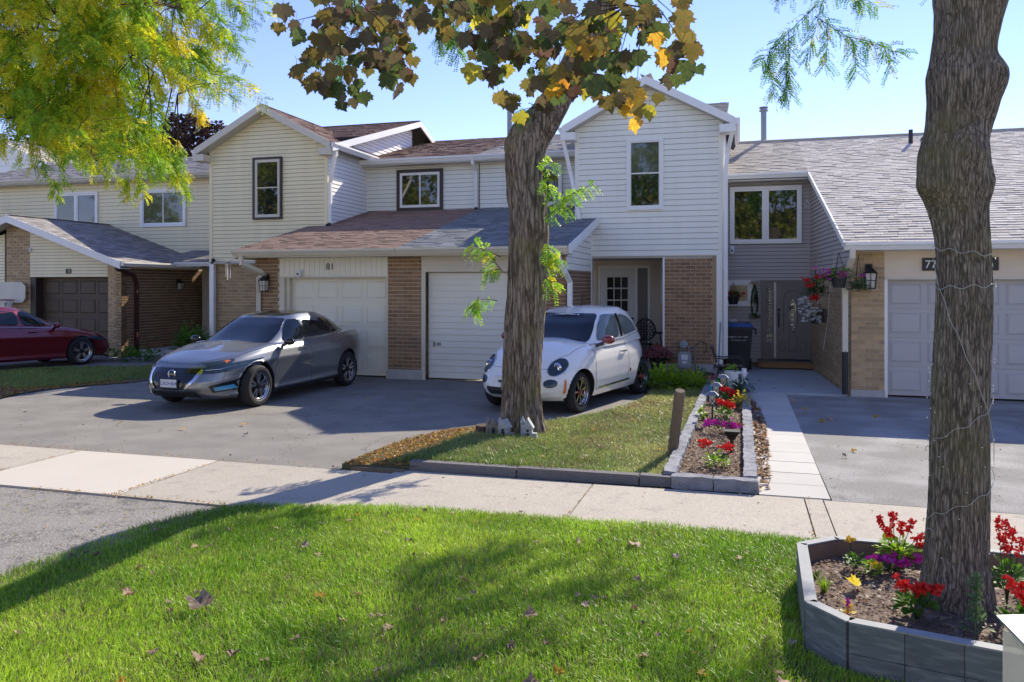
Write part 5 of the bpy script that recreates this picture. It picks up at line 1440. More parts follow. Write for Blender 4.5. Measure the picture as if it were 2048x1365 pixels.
litter('leaf_litter', [(.165, 7.65), (.27, 7.7), (.33, 9.5), (.34, 11.5), (.28, 13.2), (.165, 13.8)], 1500, .018, .06, BR, [.4, .25, .2, .15], 'brown dry leaves drifted along the paved path', clump=5)
litter('leaf_litter', [(-1.9, 11.2), (-1.2, 11.0), (-.75, 12.0), (-.7, 13.3), (-1.45, 13.4), (-1.65, 12.4)], 1500, .05, .055, BR, [.4, .25, .2, .15], 'brown dry leaves on the lawn behind the stake')
litter('mulch', [(-.60, 7.8), (.02, 7.8), (.02, 16), (-.50, 16)], 7000, .055, .026, BR + [(.12, .08, .06)], [.3, .2, .25, .05, .2], 'wood chips and leaf bits on the narrow flower bed soil')
litter('leaflets', [(-6.8, 3.2), (-4.5, 3.4), (-4.4, 5.0), (-4.3, 5.9), (-7, 5.9)], 1500, -.004, .018, [(.5, .42, .06), (.55, .36, .08), (.3, .2, .1)], [.5, .3, .2], 'yellow leaflets scattered over the cracked asphalt', clump=3)
for (a, b, n_) in (((-9.2, 7.47), (-4.1, 7.50), 420), ((-6.5, 5.92), (-4.3, 5.96), 500), ((-7.42, 5.95), (-7.42, 7.44), 160), ((-5.53, 5.95), (-5.53, 7.44), 150), ((-1.38, 6.3), (-1.38, 7.6), 60), ((.57, 6.4), (.57, 7.6), 70)):
    litter('leaflets', [(a[0] - .03, a[1] - .03), (b[0] + .03, b[1] - .03), (b[0] + .03, b[1] + .03), (a[0] - .03, a[1] + .03)], n_, .008, .02, OR, [.4, .4, .15, .05], 'orange leaflets caught in a pavement joint', clump=4)
litter('debris', [(-11.5, 7.5), (-4.1, 7.5), (-2.2, 11.4), (-11.5, 11.6)], 260, .001, .025, BR, [.4, .3, .1, .2], 'tiny twigs and leaf bits on the asphalt drive')
litter('debris', [(-4.2, 6.3), (5, 6.5), (5, 14), (.8, 14), (.8, 7.6), (-4, 7.4)], 220, .012, .025, BR, [.4, .3, .1, .2], 'tiny leaf bits on the right drive and walk')
# individual dry maple leaves
ml_pale = lm('pale tan dry leaf', (.46, .32, .22), .25, (.34, .20, .12))
ml_brn = lm('plum brown dry leaf', (.22, .14, .09), .25, (.40, .31, .24))
DL = [maple_leaf_mesh('fallen_leaf', m_, f, c_, .06, s, 1) for m_, f, c_, s in ((ml_dry, .5, .5, 11), (ml_pale, -.3, .6, 12), (ml_brn, .5, .5, 13), (ml_org, .3, .4, 14), (ml_pale, .2, -.6, 15))]
def fallen(x, y, z, s, k=None, lab='curled dry brown maple leaf lying on the foreground lawn', grp='fallen leaves on the front lawn'):
    o = link('fallen_leaf', DL[RND.randrange(5) if k is None else k], None, (x, y, z), (RND.uniform(-.45, .45), RND.uniform(-.45, .45), RND.uniform(0, 6.28)), (s, s, s))
    return tag(o, lab, 'leaf', grp)
fallen(-3.0, 3.86, .07, .13, 2, 'large curled purple-brown maple leaf on the lawn, lit pale inside', None)
fallen(-3.55, 3.95, .08, .075, 0, 'brown maple leaf standing upright in the lawn grass, at the left', None)
for (x, y, s) in ((-2.62, 3.42, .09), (-2.5, 3.46, .08), (-1.7, 3.55, .08), (-3.05, 5.05, .09), (-2.45, 4.25, .09), (-.95, 3.6, .09), (-.80, 3.28, .085), (-.55, 3.3, .09), (-1.15, 4.35, .09), (-.72, 5.75, .12), (-.40, 5.55, .08), (.18, 3.95, .10), (.25, 3.75, .07), (-.2, 3.95, .08), (-.45, 4.05, .08), (-1.9, 4.0, .08), (-1.35, 3.25, .08), (-1.6, 3.1, .09)):
    fallen(x, y, .055, s * .75)
for q in pts_in(FV, 95):
    fallen(q[0], q[1], .05, RND.uniform(.03, .052))
for (x, y) in ((.95, 12.9), (1.25, 12.2), (1.9, 12.4), (1.15, 11.9), (.9, 13.9), (1.3, 9.9), (1.15, 9.55), (2.9, 11.5), (.4, 16.6), (.6, 15.4), (1.1, 15.7), (.25, 11.8)):
    fallen(x, y, .03, RND.uniform(.05, .09), None, 'dry leaf lying on the right driveway and path', 'fallen leaves on the right driveway')
for (x, y) in ((-7.2, 8.9), (-6.1, 8.8), (-8.3, 9.0), (-6.0, 12.0), (-5.4, 12.4), (-10.5, 9.5), (-4.9, 11.2), (-6.6, 9.4)):
    fallen(x, y, .02, RND.uniform(.04, .07), None, 'dry leaf lying on the wide asphalt drive', 'fallen leaves on the wide driveway')
for (x, y) in ((-2.9, 8.3), (-2.2, 8.6), (-1.6, 8.4), (-1.3, 9.4), (-1.1, 10.2), (-1.8, 9.9), (-1.4, 10.9), (-.9, 9.0), (-2.0, 8.2), (-1.0, 11.1), (-1.5, 8.9), (-.85, 10.6)):
    fallen(x, y, .09, RND.uniform(.04, .07), None, 'dry leaf lying on the middle lawn', 'fallen leaves on the middle lawn')

# pale tyre scuffs on the wide drive
sc_ = MB()
for (p, q, r_) in (((-6.6, 10.9), (-5.9, 9.9), .4), ((-6.7, 10.5), (-6.2, 10.4), .2), ((-6.3, 10.2), (-5.6, 9.5), .3), ((-7.0, 10.3), (-6.4, 10.7), -.2)):
    a, b = Vector((*p, 0)), Vector((*q, 0)); d = (b - a); s = Vector((-d.y, d.x, 0)).normalized()
    pts = [a.lerp(b, k / 10) + s * r_ * math.sin(math.pi * k / 10) * .35 for k in range(11)]
    for k in range(10):
        n0 = s * .010; z = Vector((0, 0, .004))
        sc_.add([pts[k] - n0 + z, pts[k] + n0 + z, pts[k + 1] + n0 + z, pts[k + 1] - n0 + z], [(0, 1, 2, 3)])
sc_.build('tyre_scuff', M('pale scuff', (.26, .25, .235), .95, .4, 12), None, kind='structure')
# ------------------------------------------------------------------ cars (front towards +x, built at the origin)
def sup(th, ef, er):
    c, s = math.cos(th), math.sin(th)
    e = ef if c >= 0 else er
    return math.copysign(abs(c) ** (2 / e), c), math.copysign(abs(s) ** (2 / e), s)
def outline_angles(xf, xr, W_, ef, er, n):
    ths = np.linspace(0, math.pi, 4001)
    P = [sup(t, ef, er) for t in ths]
    X = np.array([(p[0] * (xf if p[0] >= 0 else xr), p[1] * W_) for p in P])
    L = np.concatenate([[0], np.cumsum(np.linalg.norm(np.diff(X, axis=0), axis=1))])
    return list(np.interp(np.linspace(0, L[-1], n), L, ths))
def shell(S, n=150, nv=30, ncap=22):
    """Closed body shell. S: xf(v), xr(v), w(v) as lists; taper(x); zb(x), h(x); crown; ef, er."""
    A = outline_angles(max(p[1] for p in S['xf']), max(p[1] for p in S['xr']), S['W'], S['ef'], S['er'], n)
    V = []; F = []; vs_ = np.linspace(0, 1, nv)
    vs_ = vs_ ** .9
    def pt(th, v, sg):
        cx, cy = sup(th, S['ef'], S['er'])
        x = cx * (lerp_list(S['xf'], v) if cx >= 0 else lerp_list(S['xr'], v))
        y = cy * S['W'] * lerp_list(S['w'], v) * lerp_list(S['taper'], x)
        zb = lerp_list(S['zb'], x); h = S['hs'](x)
        return (x, sg * y, zb + (h - zb) * v)
    for v in vs_:
        V += [pt(a, v, 1) for a in A] + [pt(a, v, -1) for a in A[1:-1]][::-1]
    m = 2 * n - 2
    for i in range(nv - 1):
        for k in range(m):
            F.append((i * m + k, i * m + (k + 1) % m, (i + 1) * m + (k + 1) % m, (i + 1) * m + k))
    b = (nv - 1) * m
    rows = []
    for k in range(1, n - 1):
        l = V[b + k]; r = V[b + (m - k)]
        row = [b + k]
        for j in range(1, ncap):
            t = j / ncap; y = l[1] * (1 - 2 * t); q = 1 - (1 - 2 * t) ** 2
            x = l[0]
            V.append((x, y, S['hs'](x) + q * S['crown'](x)))
            row.append(len(V) - 1)
        row.append(b + m - k); rows.append(row)
    for r0, r1 in zip(rows[:-1], rows[1:]):
        for j in range(ncap): F.append((r0[j], r0[j + 1], r1[j + 1], r1[j]))
    for row, tip in ((rows[0], b), (rows[-1], b + n - 1)):
        for j in range(ncap): F.append((row[j], row[j + 1], tip))
    return V, F
def smooth_fn(pts):
    P = spline([(x, z) for x, z in sorted(pts)], 8)
    xs_ = [p[0] for p in P]; zs_ = [p[1] for p in P]
    return lambda x: float(np.interp(x, xs_, zs_))
def cut_arches(V, F, wheels, Ra, ymin):
    V = [list(v) for v in V]
    ins = []
    for v in V:
        k = -1
        if abs(v[1]) > ymin:
            for i, (wx, wz) in enumerate(wheels):
                if math.hypot(v[0] - wx, v[2] - wz) < Ra and v[2] < wz + Ra: k = i
                if v[2] < wz and abs(v[0] - wx) < Ra * math.sqrt(max(0, 1 - ((wz - v[2]) / Ra) ** 2)): k = i
        ins.append(k)
    F2 = []
    for f in F:
        k = [ins[i] for i in f]
        if all(a >= 0 for a in k): continue
        F2.append(f)
    for f in F2:
        for i in f:
            k = ins[i]
            if k >= 0:
                wx, wz = wheels[k]; v = V[i]
                d = math.hypot(v[0] - wx, v[2] - wz) + 1e-6
                v[0] = wx + (v[0] - wx) / d * Ra; v[2] = wz + (v[2] - wz) / d * Ra
                ins[i] = -2
    return V, F2
def bvh_of(V, F): return BVHTree.FromPolygons([Vector(v) for v in V], F)
def patch(name, bvhs, poly, axis, sg, mat, parent, off=.006, res=.04, thick=.01, fallback=None):
    """poly in the view plane; axis 'x': (y,z) seen from +x*sg; 'y': (x,z); 'z': (x,y). Projected on the body."""
    bm = bmesh.new()
    vs = [bm.verts.new((p[0], p[1], 0)) for p in poly]
    bm.faces.new(vs)
    bmesh.ops.triangulate(bm, faces=bm.faces)
    for _ in range(6):
        e = [e for e in bm.edges if e.calc_length() > res]
        if not e: break
        bmesh.ops.subdivide_edges(bm, edges=e, cuts=1)
        bmesh.ops.triangulate(bm, faces=bm.faces)
    D = {'x': Vector((-sg, 0, 0)), 'y': Vector((0, -sg, 0)), 'z': Vector((0, 0, -1))}[axis]
    miss = []
    vals = []
    for v in bm.verts:
        a, b = v.co.x, v.co.y
        o = {'x': Vector((sg * 5, a, b)), 'y': Vector((a, sg * 5, b)), 'z': Vector((a, b, 5))}[axis]
        best = None
        for t in bvhs:
            h, nr, _, ds = t.ray_cast(o, D)
            if h is not None and (best is None or ds < best[1]): best = (h, ds, nr)
        if best is None: miss.append(v); continue
        nr = best[2]
        if nr.dot(D) > 0: nr = -nr
        v.co = best[0] + (nr * .5 - D * .5) * off
        vals.append((Vector((a, b)), v.co.copy()))
    for v in miss:
        a = Vector((v.co.x, v.co.y))
        if vals:
            v.co = min(vals, key=lambda q: (q[0] - a).length)[1] if len(vals) else v.co
    if thick:
        r = bmesh.ops.solidify(bm, geom=bm.faces[:], thickness=thick)
    bmesh.ops.recalc_face_normals(bm, faces=bm.faces)
    me = bpy.data.meshes.new(name); bm.to_mesh(me); bm.free()
    me.materials.append(mat)
    me.polygons.foreach_set('use_smooth', [True] * len(me.polygons))
    try: me.set_sharp_from_angle(angle=rad(45))
    except Exception: pass
    return link(name, me, parent)
def proj_line(bvhs, pts, axis, sg, off=.003, step=.04):
    out = []
    D = {'x': Vector((-sg, 0, 0)), 'y': Vector((0, -sg, 0)), 'z': Vector((0, 0, -1))}[axis]
    for (a, b), (c, d) in zip(pts[:-1], pts[1:]):
        n = max(1, int(math.hypot(c - a, d - b) / step))
        for k in range(n + (1 if (c, d) == tuple(pts[-1]) else 0)):
            u, v = a + (c - a) * k / n, b + (d - b) * k / n
            o = {'x': Vector((sg * 5, u, v)), 'y': Vector((u, sg * 5, v)), 'z': Vector((u, v, 5))}[axis]
            best = None
            for t in bvhs:
                h, nr, _, ds = t.ray_cast(o, D)
                if h is not None and (best is None or ds < best[1]): best = (h, ds)
            if best: out.append(best[0] - D * off)
    return out
def rnd(poly, k=4):
    """Round a polygon's corners a little."""
    out = []
    n = len(poly)
    for i in range(n):
        a, b, c = Vector(poly[i - 1]), Vector(poly[i]), Vector(poly[(i + 1) % n])
        d = min((a - b).length, (c - b).length) * .28
        p, q = b + (a - b).normalized() * d, b + (c - b).normalized() * d
        for j in range(k + 1):
            t = j / k; out.append(tuple(p * (1 - t) ** 2 + b * 2 * t * (1 - t) + q * t * t))
    return out
def make_wheel(car, x, y, r, rr, style, wdt=.21, turn=0):
    sg = 1 if y > 0 else -1
    e = subempty('wheel', car, (x, y, r))
    e.rotation_euler = (0, 0, turn)
    ORG[e.name] = Vector((0, 0, 0))
    f = lambda X, Y, Z: (X, sg * Z, Y)
    prof = [(rr - .02, -.09), (rr + .005, -.085), (rr + .02, -wdt / 2 - .0), (r - .04, -wdt / 2), (r - .012, -wdt / 2 + .03), (r, -wdt / 2 + .06), (r, wdt / 2 - .06), (r - .012, wdt / 2 - .03), (r - .04, wdt / 2), (rr + .02, wdt / 2), (rr + .005, wdt / 2 - .015), (rr - .02, wdt / 2 - .02)]
    MB().lathe(prof, 48, f=f, cap=False).build('tyre', rubber, e, True)
    dark = alloy_black if style != 'red' else alloy_black
    lip = MB().lathe([(rr - .03, .0), (rr - .028, wdt / 2 - .03), (rr + .008, wdt / 2 - .012), (rr + .008, wdt / 2 - .020), (rr - .036, wdt / 2 - .05), (rr - .04, .0)], 44, f=f, cap=False)
    lip.build('rim', alloy, e, True)
    MB().lathe([(.001, .02), (rr - .03, .01), (rr - .03, 0), (.001, 0)], 32, f=f).build('brake_disc', black_plastic, e, True)
    sp = MB(); sd_ = MB()
    zt = wdt / 2 - .03
    def bar(a0, a1, w0, w1, r0, r1, mb, dz=0, depth=.03):
        p0 = (math.cos(a0) * r0, math.sin(a0) * r0); p1 = (math.cos(a1) * r1, math.sin(a1) * r1)
        d = Vector((p1[0] - p0[0], p1[1] - p0[1])).normalized(); q = Vector((-d.y, d.x))
        pts = []
        for z in (zt - depth + dz, zt + dz):
            for (p, ww) in ((p0, w0), (p1, w1)):
                for s in (-1, 1): pts.append(f(p[0] + q.x * ww * s, p[1] + q.y * ww * s, z - (.012 if p is p0 else 0)))
        mb.hexa([pts[0], pts[1], pts[3], pts[2], pts[4], pts[5], pts[7], pts[6]])
    ns = 5
    for i in range(ns):
        a = 2 * math.pi * i / ns + .3
        if style == 'sedan':
            for s in (-1, 1):
                bar(a + s * .16, a + s * .20, .015, .020, .04, rr - .005, sp)
            bar(a, a, .014, .03, .05, rr - .02, sd_, -.012)
        elif style == 'red':
            for s in (-1, 1): bar(a + s * .20, a + s * .13, .017, .020, .04, rr - .01, sp)
        else:
            pass
    if style == 'fiat':
        for i in range(7):
            a = 2 * math.pi * i / 7; bar(a - .1, a, .016, .012, .03, rr - .01, sd_, .002); bar(a + .10, a + .10, .010, .013, .05, rr - .01, sp, .004)
    if sp.v: sp.build('spokes', alloy, e)
    if sd_.v: sd_.build('spoke_backs', dark, e)
    MB().lathe([(.055, zt - .03), (.05, zt + .004), (.03, zt + .010), (.001, zt + .012)], 16, f=f).build('hub_cap', mirror_red if style == 'fiat' else alloy_black, e, True)
    return e
def build_car(c):
    car = thing('parked_car', c['label'], 'car', c['loc'], c['rz'], world=False)
    if c.get('scale'): car.scale = (c['scale'],) * 3
    hs = smooth_fn(c['hood'])
    S = dict(xf=c['xf'], xr=c['xr'], w=c['w'], W=c['W'], ef=c.get('ef', 4.5), er=c.get('er', 4.5), taper=c['taper'], zb=c['zb'], hs=hs, crown=lambda x: c.get('crown', .04) * min(1, max(0, (c['xf'][-1][1] - x) / .4)))
    V, F = shell(S)
    V, F = cut_arches(V, F, [(c['wf'], c['r']), (c['wr'], c['r'])], c['Ra'], c['W'] * .55)
    body = MB().add(V, F).build('body', c['paint'], car, True)
    B1 = bvh_of(V, F)
    rf = smooth_fn(c['roof'])
    G = dict(xf=c['gxf'], xr=c['gxr'], w=c['gw'], W=c['gW'], ef=c.get('gef', 3.2), er=c.get('ger', 3.2), taper=c['gtaper'], zb=c['gzb'], hs=rf, crown=lambda x: c.get('gcrown', .035))
    V2, F2 = shell(G, 120, 24, 18)
    V2 = [(v[0] + c['gx0'], v[1], v[2]) for v in V2]
    cab = MB().add(V2, F2).build('roof', c['paint'], car, True)
    B2 = bvh_of(V2, F2)
    BB = [B1, B2]
    # dark underbody and arch liners
    MB().box(c['wr'] - .55, c['wf'] + .22, -c['W'] * .66, c['W'] * .66, c['zbm'] - .01, c['zbm'] + .12).build('underbody', black_plastic, car)
    for wx in (c['wf'], c['wr']):
        for sg in (-1, 1):
            ar = MB(); n = 20; vs = []
            for k in range(n + 1):
                a = -.25 + (math.pi + .5) * k / n
                hh = B1.ray_cast(Vector((wx + math.cos(a) * (c['Ra'] + .012), sg * 3, max(c['r'] + math.sin(a) * (c['Ra'] + .012), c['zbm'] + .03))), Vector((0, -sg, 0)))[0]
                yo = abs(hh.y) - .004 if hh is not None else c['W'] * .8
                for y in (yo, c['W'] * .45): vs.append((wx + math.cos(a) * (c['Ra'] + .003), sg * y, c['r'] + math.sin(a) * (c['Ra'] + .003)))
            ar.add(vs, [(2 * k, 2 * k + 1, 2 * k + 3, 2 * k + 2) for k in range(n)])
            ar.add([(wx, sg * c['W'] * .45, c['r'])] + [vs[2 * k + 1] for k in range(n + 1)], [(0, k + 1, k + 2) for k in range(n)])
            ar.build('wheel_arch', black_plastic, car, fix=False)
    for wx, tn in ((c['wf'], c.get('steer', 0)), (c['wr'], 0)):
        for sg in (-1, 1): make_wheel(car, wx, sg * c['track'], c['r'], c['rr'], c['style'], c.get('tw', .21), tn)
    # windows
    for sg in c['sides']:
        for i, poly in enumerate(c['side_win']):
            p = patch('side_window', [B2], rnd(poly, 3), 'y', sg, c['glass_side'], car, .007)
        if c.get('win_trim'):
            L = proj_line(BB, c['win_trim'], 'y', sg, .008)
            if len(L) > 1: MB().tube(L, .007, 5).build('window_trim', c['trim_mat'], car, True)
    for nm, poly, m in c.get('side_patches', []):
        for sg in c['sides']:
            patch(nm, BB, poly, 'y', sg, m, car, .006)
    sm = MB()
    for ln in c['seams']:
        for sg in c['sides']:
            L = proj_line(BB, ln, 'y', sg, -.0005)
            if len(L) > 1: sm.tube(L, .0035, 4, cap=False)
    for ln in c.get('top_seams', []):
        L = proj_line([B1], ln, 'z', 1, -.0005)
        if len(L) > 1: sm.tube(L, .0035, 4, cap=False)
    for ln in c.get('front_seams', []):
        L = proj_line([B1], ln, 'x', 1, -.0005)
        if len(L) > 1: sm.tube(L, .0035, 4, cap=False)
    sm.build('panel_seams', black_gloss, car)
    patch('windscreen', [B2], rnd(c['screen'], 4), 'x', 1, car_glass, car, .008, res=.06)
    for nm, poly, m, off in c['front_patches']:
        patch(nm, [B1], poly, 'x', 1, m, car, off, thick=.012)
    for (x, z) in c['handles']:
        for sg in c['sides']:
            L = proj_line(BB, [(x - .09, z), (x + .09, z + .005)], 'y', sg, .03)
            if len(L) > 1:
                L = [L[0] + Vector((0, -sg * .03, 0))] + L + [L[-1] + Vector((0, -sg * .03, 0))]
                MB().tube(L, .013, 6).build('door_handle', c['handle_mat'], car, True)
    for sg in (-1, 1):
        mx, my, mz = c['mirror']
        mo = MB().ball((mx, sg * my, mz), .1, 10, (.62, 1.05, .68)).build('mirror', c['mirror_mat'], car, True)
        MB().tube([(mx - .02, sg * (my - .08), mz - .05), (mx + .02, sg * (my - .19), mz - .10)], .028, 6).build('mirror_arm', black_gloss, mo, True)
    # wipers
    wp = MB()
    for a in c['wipers']:
        L = proj_line([B2], a, 'x', 1, .02)
        if len(L) > 1: wp.tube(L, .006, 4)
    if wp.v: wp.build('wiper', black_plastic, car)
    return car, B1, B2
# ---------------- grey sedan
sed = dict(label='metallic grey four-door sedan parked nose-out in front of the cream garage door', loc=(-8.20, 12.42, 0), rz=rad(-90 - 3),
    W=.93, xf=[(0, 2.27), (.12, 2.35), (.3, 2.40), (.5, 2.39), (.75, 2.32), (.92, 2.21), (1, 2.10)], xr=[(0, 2.12), (.3, 2.26), (.6, 2.31), (.85, 2.29), (1, 2.22)],
    w=[(0, .93), (.08, .985), (.16, .965), (.32, .975), (.55, .985), (.72, 1.0), (.76, .985), (.9, .94), (1, .86)], taper=[(-2.32, .93), (-1.4, .99), (0, 1), (1.2, .99), (2.0, .96), (2.4, .92)],
    zb=[(-2.3, .30), (-1.7, .22), (1.6, .19), (2.1, .20), (2.3, .24)], zbm=.2,
    hood=[(-2.4, 1.03), (-2.2, 1.08), (-1.6, 1.06), (-.6, 1.0), (.4, .97), (1.0, .955), (1.5, .88), (1.95, .80), (2.15, .745), (2.4, .68)], crown=.055, ef=3.6, er=4.5,
    roof=[(-2.2, 1.05), (-1.9, 1.12), (-1.3, 1.32), (-.8, 1.41), (-.2, 1.445), (.2, 1.43), (.5, 1.38), (1.3, 1.2)], gx0=-.35,
    gxf=[(0, 1.72), (.3, 1.40), (.6, 1.08), (.85, .80), (1, .55)], gxr=[(0, 1.72), (.5, 1.32), (.85, .90), (1, .6)], gW=.82, gw=[(0, 1.0), (.3, .95), (.6, .86), (.85, .76), (1, .64)],
    gtaper=[(-2.3, .74), (-1.6, .88), (-.6, 1), (.6, 1), (1.6, .93)], gzb=[(-2.2, 1.0), (0, .93), (1.6, .88)], gef=4.4, ger=3.6, gcrown=.03,
    wf=1.40, wr=-1.31, r=.335, Ra=.395, rr=.235, track=.80, style='sedan', paint=paint_grey, glass_side=car_glass, trim_mat=chrome, handle_mat=paint_grey, mirror_mat=black_gloss,
    sides=(1, -1), side_win=[[(.60, .995), (.02, 1.01), (.0, 1.335), (.20, 1.335), (.40, 1.20)], [(-.06, 1.02), (-.78, 1.05), (-.88, 1.12), (-.62, 1.27), (-.08, 1.33)], [(-.86, 1.06), (-1.12, 1.09), (-.92, 1.12)]],
    win_trim=[(.9, .96), (0, .985), (-.9, 1.03), (-1.2, 1.09)], side_patches=[('sill_trim', [(1.0, .205), (-.9, .205), (-.9, .25), (1.0, .235)], black_plastic), ('pillar', [(.01, 1.01), (-.05, 1.015), (-.07, 1.335), (-.01, 1.335)], black_gloss), ('rear_pillar', [(-1.02, 1.08), (-1.30, 1.10), (-.98, 1.26), (-.66, 1.345), (-.60, 1.30), (-.90, 1.15)], black_gloss), ('headlight', [(2.16, .735), (1.80, .80), (1.77, .785), (1.88, .725), (2.12, .64)], lamp_glass), ('turn_signal', [(1.94, .765), (1.85, .785), (1.84, .772), (1.93, .735)], amber)],
    seams=[[(1.02, .26), (1.0, .55), (.92, .80), (.86, .95)], [(-.03, .26), (-.03, .98)], [(-.95, .30), (-1.0, .6), (-1.05, .85), (-.95, 1.03)], [(1.02, .26), (-.9, .28)]],
    top_seams=[[(2.08, .62), (1.3, .76), (.95, .8)], [(2.08, -.62), (1.3, -.76), (.95, -.8)], [(2.07, -.62), (2.14, -.3), (2.15, 0), (2.14, .3), (2.07, .62)]],
    screen=[(-.66, .975), (.66, .975), (.60, 1.18), (.50, 1.36), (-.50, 1.36), (-.60, 1.18)],
    front_patches=[('grille', [(-.46, .66), (.46, .66), (.40, .50), (.27, .36), (-.27, .36), (-.40, .50)], black_gloss, .004),
        ('lower_intake', [(-.42, .335), (.42, .335), (.46, .24), (-.46, .24)], black_plastic, .005),
        ('headlight', [(.45, .665), (.60, .69), (.86, .765), (.85, .69), (.74, .615), (.60, .59), (.48, .60)], lamp_glass, .008),
        ('headlight', [(-.45, .665), (-.60, .69), (-.86, .765), (-.85, .69), (-.74, .615), (-.60, .59), (-.48, .60)], lamp_glass, .008),
        ('fog_recess', [(.58, .40), (.79, .47), (.82, .33), (.60, .30)], black_gloss, .006), ('fog_recess', [(-.58, .40), (-.79, .47), (-.82, .33), (-.60, .30)], black_gloss, .006),
        ('fog_lamp', [(.62, .375), (.76, .40), (.77, .350), (.63, .330)], lamp_blue, .018), ('fog_lamp', [(-.62, .375), (-.76, .40), (-.77, .350), (-.63, .330)], lamp_blue, .018)],
    handles=[(.22, .86), (-.82, .90)], mirror=(.72, .97, 1.0), wipers=[[(.55, .985), (.0, .99)], [(.05, .975), (-.5, .985)]])
car1, B1, B2 = build_car(sed)
# chrome V of the grille, emblem, plate
def fr(b, pts, off=.012): return proj_line([b], pts, 'x', 1, off)
vm = MB()
for s in (-1, 1):
    L = fr(B1, [(s * .50, .665), (s * .44, .52), (s * .29, .345)], .006)
    L2 = fr(B1, [(s * .435, .665), (s * .385, .52), (s * .25, .345)], .010)
    n = min(len(L), len(L2))
    for a, b in ((L, L2),):
        vs = []; m_ = 14
        def at(Ls, t):
            k = t * (len(Ls) - 1); i = min(int(k), len(Ls) - 2); return Ls[i].lerp(Ls[i + 1], k - i)
        for i in range(m_ + 1):
            t = i / m_; p, q = at(L, t), at(L2, t); vs += [p, p + Vector((.016, 0, 0)), q + Vector((.016, 0, 0)), q]
        vm.add(vs, [(4 * i + j, 4 * i + (j + 1) % 4, 4 * i + 4 + (j + 1) % 4, 4 * i + 4 + j) for i in range(m_) for j in range(4)])
vm.tube(fr(B1, [(-.28, .352), (.28, .352)], .010), .010, 5)
vm.build('grille_surround', chrome, car1, True)
gm = MB()
for i in range(7):
    z = .395 + i * .04; hw = .27 + (z - .36) * .55
    gm.tube(fr(B1, [(-hw + .03, z), (hw - .03, z)], .012), .0045, 4)
gm.build('grille_bars', black_plastic, car1)
c0 = fr(B1, [(0, .585), (.01, .585)], .02)[0]
em = MB().tube([(c0.x + .008, .062 * math.cos(a), .585 + .062 * math.sin(a)) for a in [2 * math.pi * i / 24 for i in range(25)]], .009, 6, cap=False)
em.box(c0.x, c0.x + .014, -.075, .075, .572, .598)
em.build('emblem', chrome, car1, True)
text('NISSAN', .024, (c0.x + .0145, 0, .577), (rad(90), 0, rad(90)), black_gloss, car1, 'lettering', .001, local=True)
c1_ = fr(B1, [(0, .44), (.01, .44)], .02)[0]
pf = MB().box(c1_.x - .01, c1_.x + .006, -.165, .165, .375, .525).build('plate_frame', black_plastic, car1)
MB().box(c1_.x + .0061, c1_.x + .011, -.15, .15, .395, .515).build('number_plate', plate_m, pf)
text('CXCH·824', .068, (c1_.x + .0112, 0, .43), (rad(90), 0, rad(90)), plate_ink, pf, 'lettering', .0006, local=True, bold=.001)
L = fr(B1, [(.50, .645), (.66, .655), (.84, .735)], .022); MB().tube(L, .006, 5).build('running_light', chrome, car1)
L = fr(B1, [(-.50, .645), (-.66, .655), (-.84, .735)], .022); MB().tube(L, .006, 5).build('running_light', chrome, car1)
patch('sunroof', [B2], rnd([(-.95, -.50), (.16, -.48), (.16, .48), (-.95, .50)], 3), 'z', 1, black_gloss, car1, .004)
